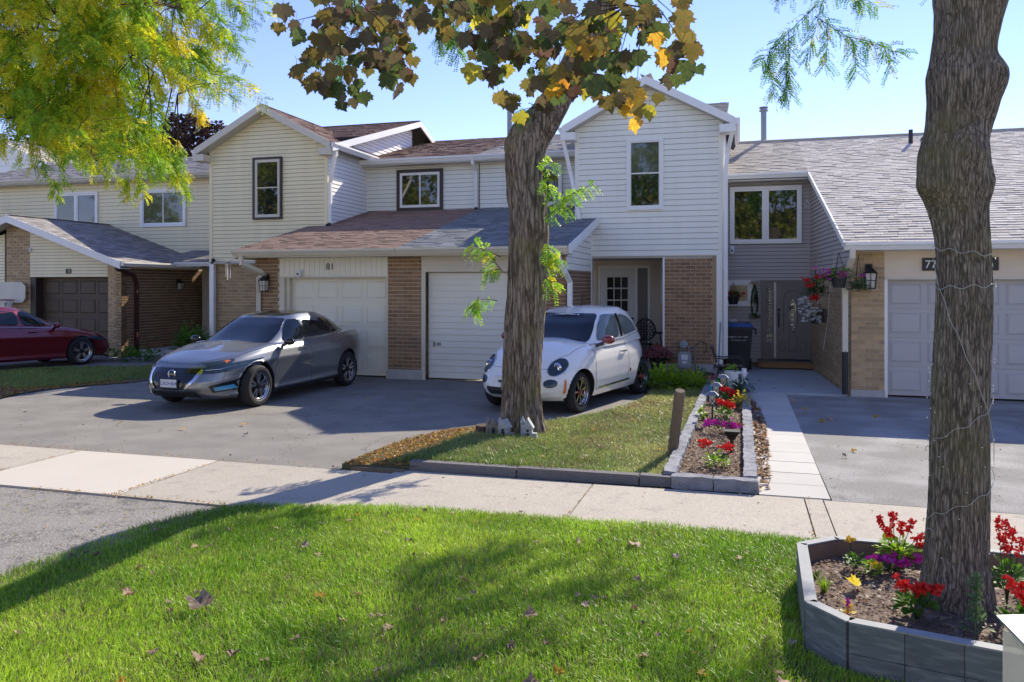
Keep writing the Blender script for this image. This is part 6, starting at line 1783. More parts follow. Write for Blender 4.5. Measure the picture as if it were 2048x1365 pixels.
# ---------------- small white hatchback
fiat = dict(label='small rounded white hatchback with red mirrors parked behind the leaning trunk', loc=(-2.77, 13.12, 0), rz=rad(-90 - 15.5), scale=1.05,
    W=.815, xf=[(0, 1.66), (.12, 1.76), (.3, 1.81), (.5, 1.815), (.7, 1.77), (.88, 1.66), (1, 1.50)], xr=[(0, 1.68), (.3, 1.76), (.6, 1.78), (.85, 1.74), (1, 1.66)],
    w=[(0, .92), (.1, .97), (.3, 1.0), (.5, 1.0), (.68, .985), (.8, .95), (.92, .89), (1, .82)], taper=[(-1.78, .92), (-1.0, 1.0), (0, .99), (.8, 1.0), (1.3, 1.0), (1.8, .93)],
    zb=[(-1.8, .28), (-1.4, .22), (1.3, .20), (1.76, .22)], zbm=.22,
    hood=[(-1.8, 1.0), (-1.2, 1.02), (-.4, .99), (.4, .97), (.85, .965), (1.15, .90), (1.4, .815), (1.6, .72), (1.8, .60)], crown=.075, ef=4.2, er=3.6,
    roof=[(-1.9, 1.02), (-1.55, 1.25), (-1.3, 1.40), (-.8, 1.47), (-.3, 1.485), (.1, 1.46), (.35, 1.40), (1.1, 1.2)], gx0=-.38,
    gxf=[(0, 1.34), (.3, 1.10), (.6, .88), (.85, .70), (1, .50)], gxr=[(0, 1.34), (.5, 1.16), (.85, .95), (1, .7)], gW=.755, gw=[(0, 1.0), (.3, .95), (.6, .88), (.85, .80), (1, .68)],
    gtaper=[(-1.8, .88), (-1, .98), (.6, 1), (1.2, .95)], gzb=[(-1.8, .96), (0, .92), (1.2, .90)], gef=4.2, ger=3.4, gcrown=.035,
    wf=1.10, wr=-1.20, r=.30, Ra=.345, rr=.205, track=.675, style='fiat', tw=.18, paint=paint_white, glass_side=car_glass_l, trim_mat=chrome, handle_mat=chrome, mirror_mat=mirror_red, steer=0,
    sides=(1, -1), side_win=[[(.44, .995), (-.30, 1.03), (-.34, 1.385), (-.02, 1.38), (.20, 1.24)], [(-.44, 1.04), (-1.10, 1.10), (-1.02, 1.21), (-.80, 1.33), (-.46, 1.385)]],
    win_trim=[(.72, .955), (-.35, 1.005), (-1.18, 1.07)], side_patches=[('pillar', [(-.345, 1.03), (-.425, 1.035), (-.45, 1.385), (-.355, 1.385)], black_gloss), ('sill_moulding', [(.62, .30), (-.55, .325), (-.55, .345), (.62, .32)], chrome), ('badge', [(-.52, .46), (-.58, .46), (-.58, .50), (-.52, .50)], mirror_red)],
    seams=[[(.70, .30), (.72, .55), (.70, .80), (.66, .95)], [(.70, .30), (-.38, .33), (-.50, .5), (-.52, .8), (-.44, 1.02)], [(.75, .87), (0, .90), (-1.1, .94)]],
    top_seams=[[(1.50, .46), (1.25, .62), (.8, .68)], [(1.50, -.46), (1.25, -.62), (.8, -.68)]],
    front_seams=[[(-.50, .66), (-.25, .655), (0, .655), (.25, .655), (.50, .66), (.68, .60)], [(-.52, .42), (-.62, .44)], [(.52, .42), (.62, .44)]],
    screen=[(-.60, .99), (.60, .99), (.56, 1.18), (.48, 1.40), (-.48, 1.40), (-.56, 1.18)],
    front_patches=[('headlight', [(.575 + .105 * math.cos(a), .685 + .115 * math.sin(a)) for a in [2 * math.pi * i / 24 for i in range(24)]], lamp_glass, .012),
        ('headlight', [(-.575 - .105 * math.cos(a), .685 + .115 * math.sin(a)) for a in [2 * math.pi * i / 24 for i in range(24)]], lamp_glass, .012),
        ('indicator_lamp', [(.55 + .078 * math.cos(a), .475 + .052 * math.sin(a)) for a in [2 * math.pi * i / 20 for i in range(20)]], lamp_glass, .010),
        ('indicator_lamp', [(-.55 - .078 * math.cos(a), .475 + .052 * math.sin(a)) for a in [2 * math.pi * i / 20 for i in range(20)]], lamp_glass, .010),
        ('lower_intake', rnd([(-.46, .375), (.46, .375), (.42, .275), (-.42, .275)], 3), black_plastic, .005),
        ('upper_intake', [(-.24, .475), (.24, .475), (.24, .455), (-.24, .455)], black_plastic, .005)],
    handles=[(-.30, .80)], mirror=(.50, .90, 1.03), wipers=[[(.50, 1.02), (.0, 1.02)], [(.05, 1.01), (-.45, 1.02)]])
car2, B1, B2 = build_car(fiat)
mw = MB()
for s in (-1, 1):
    mw.tube(fr(B1, [(s * .06, .535), (s * .32, .535)], .014), [.004] + [.011] * (len(fr(B1, [(s * .06, .535), (s * .32, .535)], .014)) - 1), 6)
    mw.tube([p for a in [2 * math.pi * i / 24 for i in range(25)] for p in fr(B1, [(s * .575 + .108 * math.cos(a), .685 + .118 * math.sin(a)), (s * .575 + .108 * math.cos(a) + .001, .685 + .118 * math.sin(a))], .010)[:1]], .007, 5, cap=False)
mw.build('chrome_trim', chrome, car2, True)
for s in (-1, 1):
    p = fr(B1, [(s * .575, .685), (s * .576, .685)], .004)[0]
    MB().lathe([(.001, .006), (.028, .02), (.045, .024), (.06, .012), (.066, 0)], 20, f=lambda x, y, z: (p.x + z, p.y + x, p.z + y)).build('lamp_reflector', chrome, car2, True)
patch('side_marker', [B1], [(1.48, .33), (1.515, .33), (1.50, .52), (1.475, .52)], 'y', 1, amber, car2, .010)
c2_ = fr(B1, [(.0, .37), (.01, .37)], .02)[0]
pf = MB().box(c2_.x - .01, c2_.x + .006, -.165, .165, .335, .485).build('plate_frame', black_plastic, car2)
MB().box(c2_.x + .0061, c2_.x + .011, -.15, .15, .35, .475).build('number_plate', plate_m, pf)
text('B', .068, (c2_.x + .0112, -.11, .385), (rad(90), 0, rad(90)), plate_ink, pf, 'lettering', .0006, local=True, bold=.001)
em = MB().lathe([(.001, .012), (.04, .010), (.048, 0)], 16, f=lambda x, y, z: (fr(B1, [(0, .535), (.001, .535)], .010)[0].x + z, x, .535 + y)).build('emblem', mirror_red, car2, True)
MB().tube([(-.35, 0, 1.50), (-.47, 0, 1.72)], [.008, .004], 6).build('aerial', black_plastic, car2)
# ---------------- dark red sedan at the left edge
red = dict(sed)
red.update(label='dark red sedan at the left edge, parked nose-in towards the brown garage door', loc=(-16.55, 14.35, 0), rz=rad(90 - 15), paint=paint_red, style='red', glass_side=car_glass, mirror_mat=paint_red, handle_mat=paint_red,
    hood=[(-2.4, .98), (-2.2, 1.02), (-1.6, 1.02), (-.6, .98), (.4, .95), (1.0, .93), (1.5, .86), (1.95, .77), (2.15, .70), (2.4, .62)], front_patches=[('headlight', [(.5, .62), (.78, .68), (.86, .69), (.80, .60), (.55, .55)], lamp_glass, .008), ('headlight', [(-.5, .62), (-.78, .68), (-.86, .69), (-.80, .60), (-.55, .55)], lamp_glass, .008), ('grille', [(-.3, .62), (.3, .62), (.24, .3), (-.24, .3)], black_gloss, .006)],
    win_trim=[(.92, .94), (0, .965), (-1.25, 1.04), (-1.0, 1.18), (-.5, 1.345), (.02, 1.375), (.35, 1.345), (.7, 1.13), (.92, .94)], side_patches=[], Ra=.385, wf=1.36, wr=-1.38)
car3, _, _ = build_car(red)
# ------------------------------------------------------------------ raised wooden planter round the maple
pl = thing('raised_planter', 'grey painted wooden raised planter around the right trunk', 'planter', (1.1, 4.9, 0))
PC = [(.345, 4.42), (.52, 4.22), (1.25, 4.06), (2.1, 4.3), (2.1, 5.5), (1.72, 5.60), (.60, 5.60), (.37, 5.40)]
zt = .275
mb = MB(); mb.prism([(p[0], p[1]) for p in PC], 0, .17, lambda u, n, v: (u + (1.1 - u) * .03, v + (4.9 - v) * .03, n)); mb.build('planter_soil', soil, pl)
cx_, cy_ = 1.15, 4.9
for i in range(len(PC)):
    a, b = Vector((*PC[i], 0)), Vector((*PC[(i + 1) % len(PC)], 0))
    d = (b - a).normalized(); nrm = Vector((d.y, -d.x, 0))
    if nrm.dot(Vector((cx_, cy_, 0)) - a) > 0: nrm = -nrm
    Lg = (b - a).length
    rows = ((0, .125), (.128, .272)) if i in (1, 2) else ((0, .272),)
    for (z0, z1) in rows:
        nseg = max(1, int(round(Lg / .24))) if i in (1, 2) else 1
        for k in range(nseg):
            u0 = Lg * k / nseg + .0015; u1 = Lg * (k + 1) / nseg - .0015
            j = RND.uniform(-.004, .004)
            f = lambda u, n, z: tuple(a + d * u + nrm * n + Vector((0, 0, z)))
            MB().box(u0, u1, -.002 + j, .022 + j, z0, z1, f=f).build('board', planter_paint, pl)
    MB().box(-.0, Lg, -.045, -.003, .0, .268, f=f).build('inner_board', planter_in, pl)
    MB().box(-.0, Lg, -.046, .018, .2725, .282, f=f).build('top_edge', M('pale worn board edge %d' % i, (.25, .26, .27), .7, .25, 14), pl)
def flower_cluster(mb, c, r, n, size, flat=.5):
    for _ in range(n):
        p = Vector(c) + Vector((RND.gauss(0, r), RND.gauss(0, r), RND.gauss(0, r * flat)))
        for k in range(4):
            d = Vector((RND.uniform(-1, 1), RND.uniform(-1, 1), RND.uniform(-.4, 1))).normalized(); s = d.orthogonal().normalized() * size * .4
            mb.add([p, p + d * size * .6 + s, p + d * size, p + d * size * .6 - s], [(0, 1, 2, 3)])
def leafy(mb, c, r, n, size, low=.0):
    for _ in range(n):
        d = Vector((RND.gauss(0, 1), RND.gauss(0, 1), RND.uniform(.0, 1.2))).normalized()
        p = Vector(c) + Vector((d.x * r[0], d.y * r[1], d.z * r[2])) * RND.uniform(.35, 1)
        q = (d + Vector((RND.uniform(-.6, .6), RND.uniform(-.6, .6), RND.uniform(-.5, .3)))).normalized()
        s = q.cross(Vector((RND.uniform(-.3, .3), RND.uniform(-.3, .3), 1))).normalized() * size * .38
        up = Vector((0, 0, size * .12))
        mb.add([p, p + q * size * .35 + s + up, p + q * size * .75 + s * .7, p + q * size, p + q * size * .75 - s * .7, p + q * size * .35 - s + up], [(0, 1, 2, 3), (0, 3, 4, 5)])
def green(nm, c): return M(nm, c, .5, .3, 30, .1, 90, trans=.4, spec=.35)
g_mid = green('mid green leaf', (.10, .22, .025)); g_lime = green('lime leaf', (.26, .42, .03)); g_dark = green('dark green leaf', (.05, .11, .02)); g_grey = green('grey green leaf', (.14, .22, .09))
g_yel = green('yellow leaf', (.62, .48, .04))
def salvia(x, y, z, h, spikes, leafm, label, s=1.0):
    t = thing('salvia_plant', label, 'flower', (x, y, z), group=None)
    st_ = MB(); lf = MB(); fl = MB()
    leafy(lf, (x, y, z + h * .3), (.085 * s, .07 * s, h * .32), int(70 * s), .052)
    for i in range(6): st_.tube([(x, y, z), (x + RND.uniform(-.05, .05), y + RND.uniform(-.04, .04), z + h * .5)], .003, 4)
    for (dx, dz) in spikes:
        p0 = Vector((x + dx * .4, y, z + h * .45)); p1 = Vector((x + dx, y + RND.uniform(-.03, .03), z + dz))
        st_.tube([p0, p1], .0022, 4)
        for k in range(int(13 * s)):
            t_ = RND.uniform(.55, 1.05); q = p0.lerp(p1, t_)
            flower_cluster(fl, q, .008, 1, .022)
        flower_cluster(fl, p1, .010, 4, .018)
    st_.build('stem', g_dark, t); lf.build('leaves', leafm, t); fl.build('blossom', petal_red, t)
    return t
salvia(.95, 5.42, .17, .30, [(-.10, .30), (-.03, .33), (.02, .29), (.08, .31), (.14, .22), (-.06, .24), (.15, .17)], g_lime, 'tall red salvia with lime leaves at the back of the planter', 1.3)
salvia(.90, 4.62, .17, .20, [(-.09, .21), (-.05, .18), (.0, .19), (.04, .18), (.09, .17), (.12, .19), (.0, .16)], g_mid, 'low red salvia in front of the right trunk', 1.1)
salvia(1.42, 4.95, .17, .40, [(-.05, .48), (0, .45), (.03, .42), (.07, .37), (-.02, .38)], g_mid, 'tallest red salvia just right of the right trunk', 1.1)
salvia(1.40, 4.50, .17, .26, [(-.10, .30), (-.05, .27), (.0, .29), (.06, .31), (.10, .27), (.13, .23), (-.02, .22)], g_mid, 'wide red salvia at the right edge of the planter', 1.5)
def small_plant(name, label, cat, x, y, z, parts):
    t = thing(name, label, cat, (x, y, z))
    for nm, mat, fn in parts:
        mb = MB(); fn(mb); mb.build(nm, mat, t)
    return t
def stems(mb, x, y, z, tips, r=.003):
    for (dx, dz) in tips: mb.tube([(x, y, z), (x + dx * .6, y, z + dz * .6), (x + dx, y, z + dz)], r, 4)
small_plant('marigold', 'yellow marigold on a tall stem at the back left of the planter', 'flower', .68, 5.30, .17, [
    ('stem', g_dark, lambda m: stems(m, .68, 5.30, .17, [(-.02, .18), (.03, .10), (.06, .11)])), ('leaves', g_mid, lambda m: leafy(m, (.69, 5.3, .21), (.06, .05, .07), 60, .03)), ('blossom', petal_yellow, lambda m: flower_cluster(m, (.66, 5.30, .36), .010, 14, .024))])
small_plant('marigold', 'low plant with yellow-tipped leaves beside the magenta flowers', 'flower', .77, 5.22, .17, [
    ('leaves', g_lime, lambda m: leafy(m, (.77, 5.22, .20), (.06, .05, .08), 60, .035)), ('blossom', petal_yellow, lambda m: flower_cluster(m, (.79, 5.2, .25), .02, 10, .02))])
small_plant('petunia', 'magenta petunias in the middle of the planter', 'flower', .86, 5.36, .17, [
    ('leaves', g_dark, lambda m: leafy(m, (.88, 5.34, .19), (.11, .05, .05), 50, .035)), ('blossom', petal_pink, lambda m: [flower_cluster(m, (.80 + .035 * i, 5.34 - .02 * (i % 3), .235 + .012 * (i % 4)), .012, 7, .03) for i in range(8)])])
small_plant('celosia', 'small crimson celosia spike with yellow leaves near the planter corner', 'flower', .545, 4.48, .17, [
    ('stem', petal_red, lambda m: m.tube([(.545, 4.48, .17), (.547, 4.48, .25)], .004, 5)), ('leaves', g_yel, lambda m: [leafy(m, (.545, 4.48, .18 + .018 * i), (.022, .02, .012), 7, .030) for i in range(5)]), ('blossom', petal_pink, lambda m: [flower_cluster(m, (.547, 4.48, .25 + .006 * i), .003, 4, .010) for i in range(8)])])
small_plant('weed', 'tall feathery grey-green weed in front of the right trunk', 'plant', 1.12, 4.38, .17, [
    ('stem', g_grey, lambda m: (m.tube([(1.12, 4.38, .17), (1.118, 4.38, .34), (1.13, 4.38, .52)], [.004, .003, .0015], 5), m.tube([(1.12, 4.38, .24), (1.16, 4.37, .30)], .002, 4), m.tube([(1.12, 4.38, .22), (1.19, 4.36, .29)], .002, 4))),
    ('leaves', g_grey, lambda m: ([flower_cluster(m, (1.12 + .02 * math.sin(i), 4.38, .30 + .0062 * i), .010, 3, .016) for i in range(36)], leafy(m, (1.12, 4.38, .24), (.06, .03, .10), 16, .045)))])
def tuft(x, y, z, h, n, m, name, label, cat='plant'):
    t = MB()
    for i in range(n):
        a = RND.uniform(0, 6.28); l = h * RND.uniform(.5, 1.1); e = RND.uniform(.2, .9) * l
        p = Vector((x + RND.uniform(-.01, .01), y + RND.uniform(-.01, .01), z)); d = Vector((math.cos(a) * e, math.sin(a) * e, l * .9)); w_ = Vector((-math.sin(a), math.cos(a), 0)) * .004
        t.add([p - w_, p + w_, p + d * .55 + w_ * .8 + Vector((0, 0, l * .1)), p + d, p + d * .55 - w_ * .8 + Vector((0, 0, l * .1))], [(0, 1, 2, 4), (4, 2, 3)])
    return tag(t.build(name, m, None, kind=None), label, cat)
tuft(.47, 4.88, .17, .11, 30, g_lime, 'grass_tuft', 'spiky yellow-green tuft at the left side of the planter')
tuft(.66, 4.34, .17, .08, 30, g_mid, 'grass_tuft', 'small grass tuft by the front board of the planter')
tuft(1.30, 4.25, .17, .09, 26, g_lime, 'grass_tuft', 'grass tuft at the front right of the planter')
tuft(.44, 5.1, .17, .06, 30, g_mid, 'grass_tuft', 'low grass tuft near the planter back left corner')
tag(link('fallen_leaf', maple_leaf_mesh('fallen_leaf', lm('bright yellow leaf', (.66, .52, .05), .4), .9, .3, .04, 21), None, (.66, 4.93, .20), (.3, .5, 1.3), (.085, .085, .085)), 'bright yellow folded leaf on the planter soil', 'leaf')
litter('mulch', [(.42, 4.5), (.56, 4.32), (1.25, 4.15), (2.0, 4.4), (2.0, 5.4), (.65, 5.5), (.45, 5.35)], 3200, .17, .02, BR + [(.13, .08, .055)], [.2, .25, .2, .05, .3], 'wood chip mulch in the raised planter')
# clear acrylic flyer box at the lower right corner
fb = thing('flyer_box', 'clear acrylic box with pale lid at the lower right corner', 'box', (.98, 3.02, 0), rz=.35, world=False)
clear = bpy.data.materials.new('scuffed clear acrylic'); clear.use_nodes = True
_b = clear.node_tree.nodes['Principled BSDF']; _b.inputs['Base Color'].default_value = (.75, .72, .62, 1); _b.inputs['Roughness'].default_value = .12; _b.inputs['Alpha'].default_value = .42
mb = MB(); ringless = [(-.11, .11, -.055, -.051), (-.11, .11, .051, .055)]
for (a, b, c, d) in ringless: mb.box(a, b, c, d, .0, .78)
mb.box(-.11, -.106, -.051, .051, .0, .78); mb.box(.106, .11, -.051, .051, 0, .78)
mb.build('box_side', clear, fb)
MB().hexa([(-.125, -.075, .775), (.125, -.075, .775), (.125, .065, .815), (-.125, .065, .815), (-.125, -.075, .783), (.125, -.075, .783), (.125, .065, .823), (-.125, .065, .823)]).build('lid', M('frosted lid', (.20, .29, .26), .3, .15, 14), fb)
# ------------------------------------------------------------------ stake on the middle lawn
sk = MB(); n = 14
P = [Vector((-.735 + .11 * t, 8.98 - .26 * t, .0 + .80 * t)) for t in [i / 20 for i in range(21)]]
sk.tube(P, [.058 * (1 + .12 * noise.noise(Vector((i * .7, 0, 0)))) for i in range(20)] + [.05], 16)
so_ = sk.build('wooden_stake', wood_grey, None, True)
tag(so_, 'leaning weathered wooden stake at the lawn edge by the flower bed', 'stake')
# ------------------------------------------------------------------ fairy houses at the tree foot
def fairy_house(x, y, rz, h, label, mat, k):
    t = thing('fairy_house', label, 'figurine', (x, y, .05), rz, world=False)
    MB().box(-.055, .055, -.05, .05, 0, h * .55).build('house_wall', mat, t)
    MB().prism([(-.075, h * .53), (.075, h * .53), (0, h * .95)], -.07, .07, lambda u, n, z: (u, n, z)).build('roof', mat, t)
    MB().box(-.022, .022, -.056, -.0501, .015, .085).build('door', black_plastic, t)
    MB().lathe([(.001, 0), (.018, 0), (.018, .006), (.001, .007)], 10, f=lambda a, b, c: (a + .0, -.056 - c, b + h * .42)).build('window', black_plastic, t)
    MB().lathe([(.028, 0), (.026, h * .75), (.036, h * .76), (.001, h * 1.05)], 10, (-.065, .0, 0)).build('turret', mat, t)
    if k: MB().box(.05, .11, -.04, .03, 0, h * .3).build('annex', mat, t)
    return t
fairy_house(-2.97, 9.40, .3, .24, 'grey toy castle with turret left of the trunk foot', M('mossy stone figurine', (.24, .22, .18), .9, .5, 25, .2, 120), 0)
fairy_house(-2.80, 9.34, -.2, .25, 'white toy cottage with round window at the trunk foot', M('weathered white paint', (.42, .42, .40), .85, .5, 30, .2, 120), 1)
fairy_house(-2.50, 9.33, .15, .28, 'white toy house tilted against the right side of the trunk foot', M('chalky white paint', (.40, .42, .42), .85, .5, 30, .2, 120), 1)
st = MB().lathe([(.14, 0), (.13, .08), (.12, .16), (.001, .17)], 14, (-3.13, 9.55, 0), f=lambda x, y, z: (x * (1 + .1 * math.sin(z * 60)), y, z)).build('tree_stump', bark_tw, None)
tag(st, 'small dark stump behind the toy castle', 'stump')
# ------------------------------------------------------------------ flower bed plants and lights
def solar(x, y, z, h, label):
    t = thing('solar_lantern', label, 'garden light', (x, y, z))
    MB().tube([(x, y, z), (x, y, z + h)], .012, 8).build('stake', black_plastic, t)
    f = lambda a, b, c: (x + a, y + b, z + h + c)
    def fr_(r0, r1, a, b, mat, nm): MB().hexa([f(-r0, -r0, a), f(r0, -r0, a), f(r0, r0, a), f(-r0, r0, a), f(-r1, -r1, b), f(r1, -r1, b), f(r1, r1, b), f(-r1, r1, b)]).build(nm, mat, t)
    fr_(.03, .055, 0, .12, lantern_glass, 'lamp_glass'); fr_(.085, .03, .12, .17, metal_grey, 'cap')
    c = MB()
    for sx, sy in ((-1, -1), (1, -1), (1, 1), (-1, 1)): c.tube([f(sx * .031, sy * .031, 0), f(sx * .057, sy * .057, .12)], .005, 4)
    c.tube([f(-.032, -.035, 0), f(.057, -.06, .12)], .004, 4); c.tube([f(.032, -.035, 0), f(-.057, -.06, .12)], .004, 4)
    c.build('cage', black_plastic, t)
solar(-.36, 11.0, .055, .28, 'nearest garden lantern with crossed bars in the flower bed')
solar(-.34, 12.1, .055, .27, 'middle garden lantern of the three in the flower bed')
solar(-.26, 13.2, .055, .27, 'rear garden lantern of the three in the flower bed')
sp_ = thing('spotlight', 'small dark garden spotlight with a flat wide head in the flower bed', 'garden light', (-.09, 9.25, .055))
MB().tube([(-.09, 9.25, .055), (-.09, 9.25, .22)], .02, 8).build('stake', black_metal, sp_)
MB().hexa([(-.12, 9.22, .20), (-.06, 9.22, .20), (-.06, 9.28, .20), (-.12, 9.28, .20), (-.18, 9.17, .30), (-.0, 9.17, .30), (-.0, 9.33, .30), (-.18, 9.33, .30)]).build('lamp_head', black_metal, sp_)
def geranium(x, y, z, blooms, lab, leafm=g_mid, r=.14, n=70, petal=petal_red):
    small_plant('geranium', lab, 'flower', x, y, z, [('leaves', leafm, lambda m: leafy(m, (x, y, z + .02), (r, r, r * 1.0), n, .055)), ('stem', g_dark, lambda m: stems(m, x, y, z, [(b[0], b[1]) for b in blooms])),
        ('blossom', petal, lambda m: [flower_cluster(m, (x + b[0], y + b[2] if len(b) > 2 else y, z + b[1]), .028, 24, .035, .7) for b in blooms])])
geranium(-.24, 8.45, .055, [(-.12, .24), (.10, .20)], 'lime-leaved red geranium nearest the sidewalk, in the bed', g_lime, .13, 80)
geranium(-.22, 11.6, .055, [(-.05, .22), (.04, .20), (.10, .18)], 'red geranium in the middle of the bed, below the lanterns', g_mid, .15, 90)
geranium(-.20, 12.9, .055, [(-.08, .25), (.0, .24), (.06, .20), (.11, .17)], 'fullest red geranium of the bed, just behind the lanterns', g_mid, .15, 90)
geranium(-.24, 10.35, .055, [(-.15, .12), (-.06, .13), (.03, .12), (.12, .12), (.17, .10)], 'magenta petunias across the middle of the flower bed', g_dark, .18, 60, petal_pink)
small_plant('shrub', 'leggy yellow-green plant right of the red geraniums in the bed', 'plant', .0, 12.6, .055, [('leaves', g_yel, lambda m: leafy(m, (.02, 12.6, .10), (.16, .4, .22), 90, .06)), ('stem', g_dark, lambda m: stems(m, 0, 12.6, .055, [(-.1, .2), (.1, .25), (.15, .2), (0, .25)]))])
small_plant('shrub', 'rounded grey-green bush with tiny white flowers beside the walk', 'plant', .0, 14.0, .055, [('leaves', g_dark, lambda m: leafy(m, (.0, 14.0, .10), (.24, .35, .28), 260, .05)), ('blossom', petal_white, lambda m: [flower_cluster(m, (RND.uniform(-.2, .2), 13.8 + RND.uniform(-.1, .3), RND.uniform(.25, .36)), .004, 1, .025) for _ in range(12)])])
small_plant('paddle_plant', 'flat yellow-green paddle-shaped plant at the left of the bed', 'plant', -.52, 11.3, .055, [('leaves', g_lime, lambda m: leafy(m, (-.52, 11.3, .08), (.05, .05, .22), 34, .07))])
small_plant('shrub', 'wilted flowers and twigs in the bare part of the flower bed', 'plant', -.22, 9.6, .055, [('leaves', ml_dry, lambda m: leafy(m, (-.24, 9.6, .06), (.22, .4, .07), 60, .05)), ('stem', g_dark, lambda m: stems(m, -.15, 9.6, .055, [(-.1, .12), (.05, .14), (.1, .1)]))])
small_plant('marigold', 'orange marigold low in the flower bed right of centre', 'flower', .0, 10.6, .055, [('leaves', g_dark, lambda m: leafy(m, (0, 10.6, .06), (.06, .06, .06), 26, .03)), ('blossom', pumpkin_m, lambda m: flower_cluster(m, (0, 10.6, .13), .022, 14, .03))])
# bush in front of the meter, mums, pumpkin
small_plant('shrub', 'sprawling lime green bush between the white car and the flower bed', 'plant', -1.15, 14.6, .05, [
    ('leaves', g_lime, lambda m: (leafy(m, (-1.35, 14.7, .08), (.42, .5, .42), 650, .085), leafy(m, (-.85, 14.9, .06), (.34, .5, .30), 420, .075))),
    ('shoots', g_yel, lambda m: [m.tube([(-1.2 + .1 * i, 14.8, .2), (-1.25 + .13 * i, 14.7, .45 + .08 * math.sin(i * 2)), (-1.3 + .16 * i, 14.6, .55 + .1 * math.sin(i * 3))], [.006, .004, .002], 4) for i in range(6)])])
small_plant('shrub', 'low green growth behind the block border by the porch corner', 'plant', -.75, 15.9, .05, [('leaves', g_mid, lambda m: leafy(m, (-.78, 15.9, .05), (.25, .5, .26), 260, .07))])
mum = thing('chrysanthemum', 'potted mauve chrysanthemum dome behind the white car', 'flower pot', (-1.72, 17.35, .1))
MB().lathe([(.12, 0), (.17, .26), (.18, .26), (.18, .28), (.001, .28)], 18, (-1.72, 17.35, .05)).build('pot', black_plastic, mum)
mb = MB(); leafy(mb, (-1.72, 17.35, .30), (.27, .27, .20), 300, .05); mb.build('leaves', g_dark, mum)
mb = MB()
for _ in range(330):
    a = RND.uniform(0, 6.28); e = math.acos(RND.uniform(.05, 1)); flower_cluster(mb, (-1.72 + .29 * math.sin(e) * math.cos(a), 17.35 + .29 * math.sin(e) * math.sin(a), .36 + .24 * math.cos(e)), .004, 1, .042)
mb.build('blossom', petal_mauve, mum)
pk = thing('pumpkin', 'orange pumpkin on the porch behind the mauve flowers', 'pumpkin', (-1.86, 18.5, .12))
MB().lathe([(.001, 0), (.12, .01), (.19, .08), (.19, .16), (.12, .24), (.02, .235)], 32, (-1.86, 18.5, .32), f=lambda x, y, z: ((lambda k: (x * k, y * k, z))(1 - .07 * abs(math.sin(4 * math.atan2(y, x)))))).build('pumpkin_body', pumpkin_m, pk, True)
MB().tube([(-1.86, 18.5, .54), (-1.85, 18.5, .60)], [.02, .012], 6).build('stalk', g_dark, pk)
MB().lathe([(.14, 0), (.14, .2), (.001, .2)], 12, (-1.86, 18.5, .12)).build('pot', black_plastic, pk)
# bistro chair and table on the porch
ch = thing('bistro_chair', 'black cast iron bistro chair with a lacy round back on the porch', 'chair', (-2.15, 18.6, .12))
cxx, cyy = -2.15, 18.55
f = lambda a, b, c: (cxx + a, cyy + b, .12 + c)
mb = MB().lathe([(.20, 0), (.205, .015), (.20, .03), (.001, .03)], 20, f(0, 0, .43)); mb.build('seat', black_metal, ch)
back = [(.0 + .24 * math.cos(t) * (1 - .15 * math.sin(t)), .78 + .25 * math.sin(t)) for t in [2 * math.pi * i / 24 for i in range(25)]]
bkm = MB(); bkm.tube([f(x, .18, z) for x, z in back], .016, 6, cap=False)
for i in range(7):
    z = .58 + i * .066
    hw = .24 * math.sqrt(max(.05, 1 - ((z - .78) / .27) ** 2))
    bkm.tube([f(-hw + 2 * hw * k / 10, .18, z + .022 * math.sin(k * 1.9 + i)) for k in range(11)], .009, 4)
for i in range(6):
    x = -.17 + i * .068; hh = .23 * math.sqrt(max(.05, 1 - (x / .25) ** 2))
    bkm.tube([f(x + .02 * math.sin(k * 1.7 + i), .18, .78 - hh + 2 * hh * k / 10) for k in range(11)], .009, 4)
bkm.tube([f(-.10, .18, .56), f(-.12, .17, .44)], .014, 5); bkm.tube([f(.10, .18, .56), f(.12, .17, .44)], .014, 5)
bkm.build('backrest', black_metal, ch)
for sx, sy in ((-1, -1), (1, -1), (1, 1), (-1, 1)):
    MB().tube([f(sx * .13, sy * .13, .43), f(sx * .10, sy * .10, .25), f(sx * .17, sy * .17, 0)], .016, 6).build('leg', black_metal, ch)
tb = thing('bistro_table', 'black metal bistro table partly behind the brick pillar', 'table', (-1.62, 18.6, .12))
g_ = lambda a, b, c: (-1.60 + a, 18.6 + b, .12 + c)
MB().lathe([(.36, 0), (.365, .012), (.36, .024), (.001, .024)], 28, g_(0, 0, .70)).build('table_top', black_metal, tb)
MB().lathe([(.2, 0), (.2, .012), (.001, .012)], 16, g_(0, 0, .28)).build('shelf', black_metal, tb)
for i in range(3):
    a = 2.1 * i + 2.6
    MB().tube([g_(.25 * math.cos(a), .25 * math.sin(a), .70), g_(.16 * math.cos(a), .16 * math.sin(a), .30), g_(.26 * math.cos(a), .26 * math.sin(a), 0)], .014, 6).build('leg', black_metal, tb)
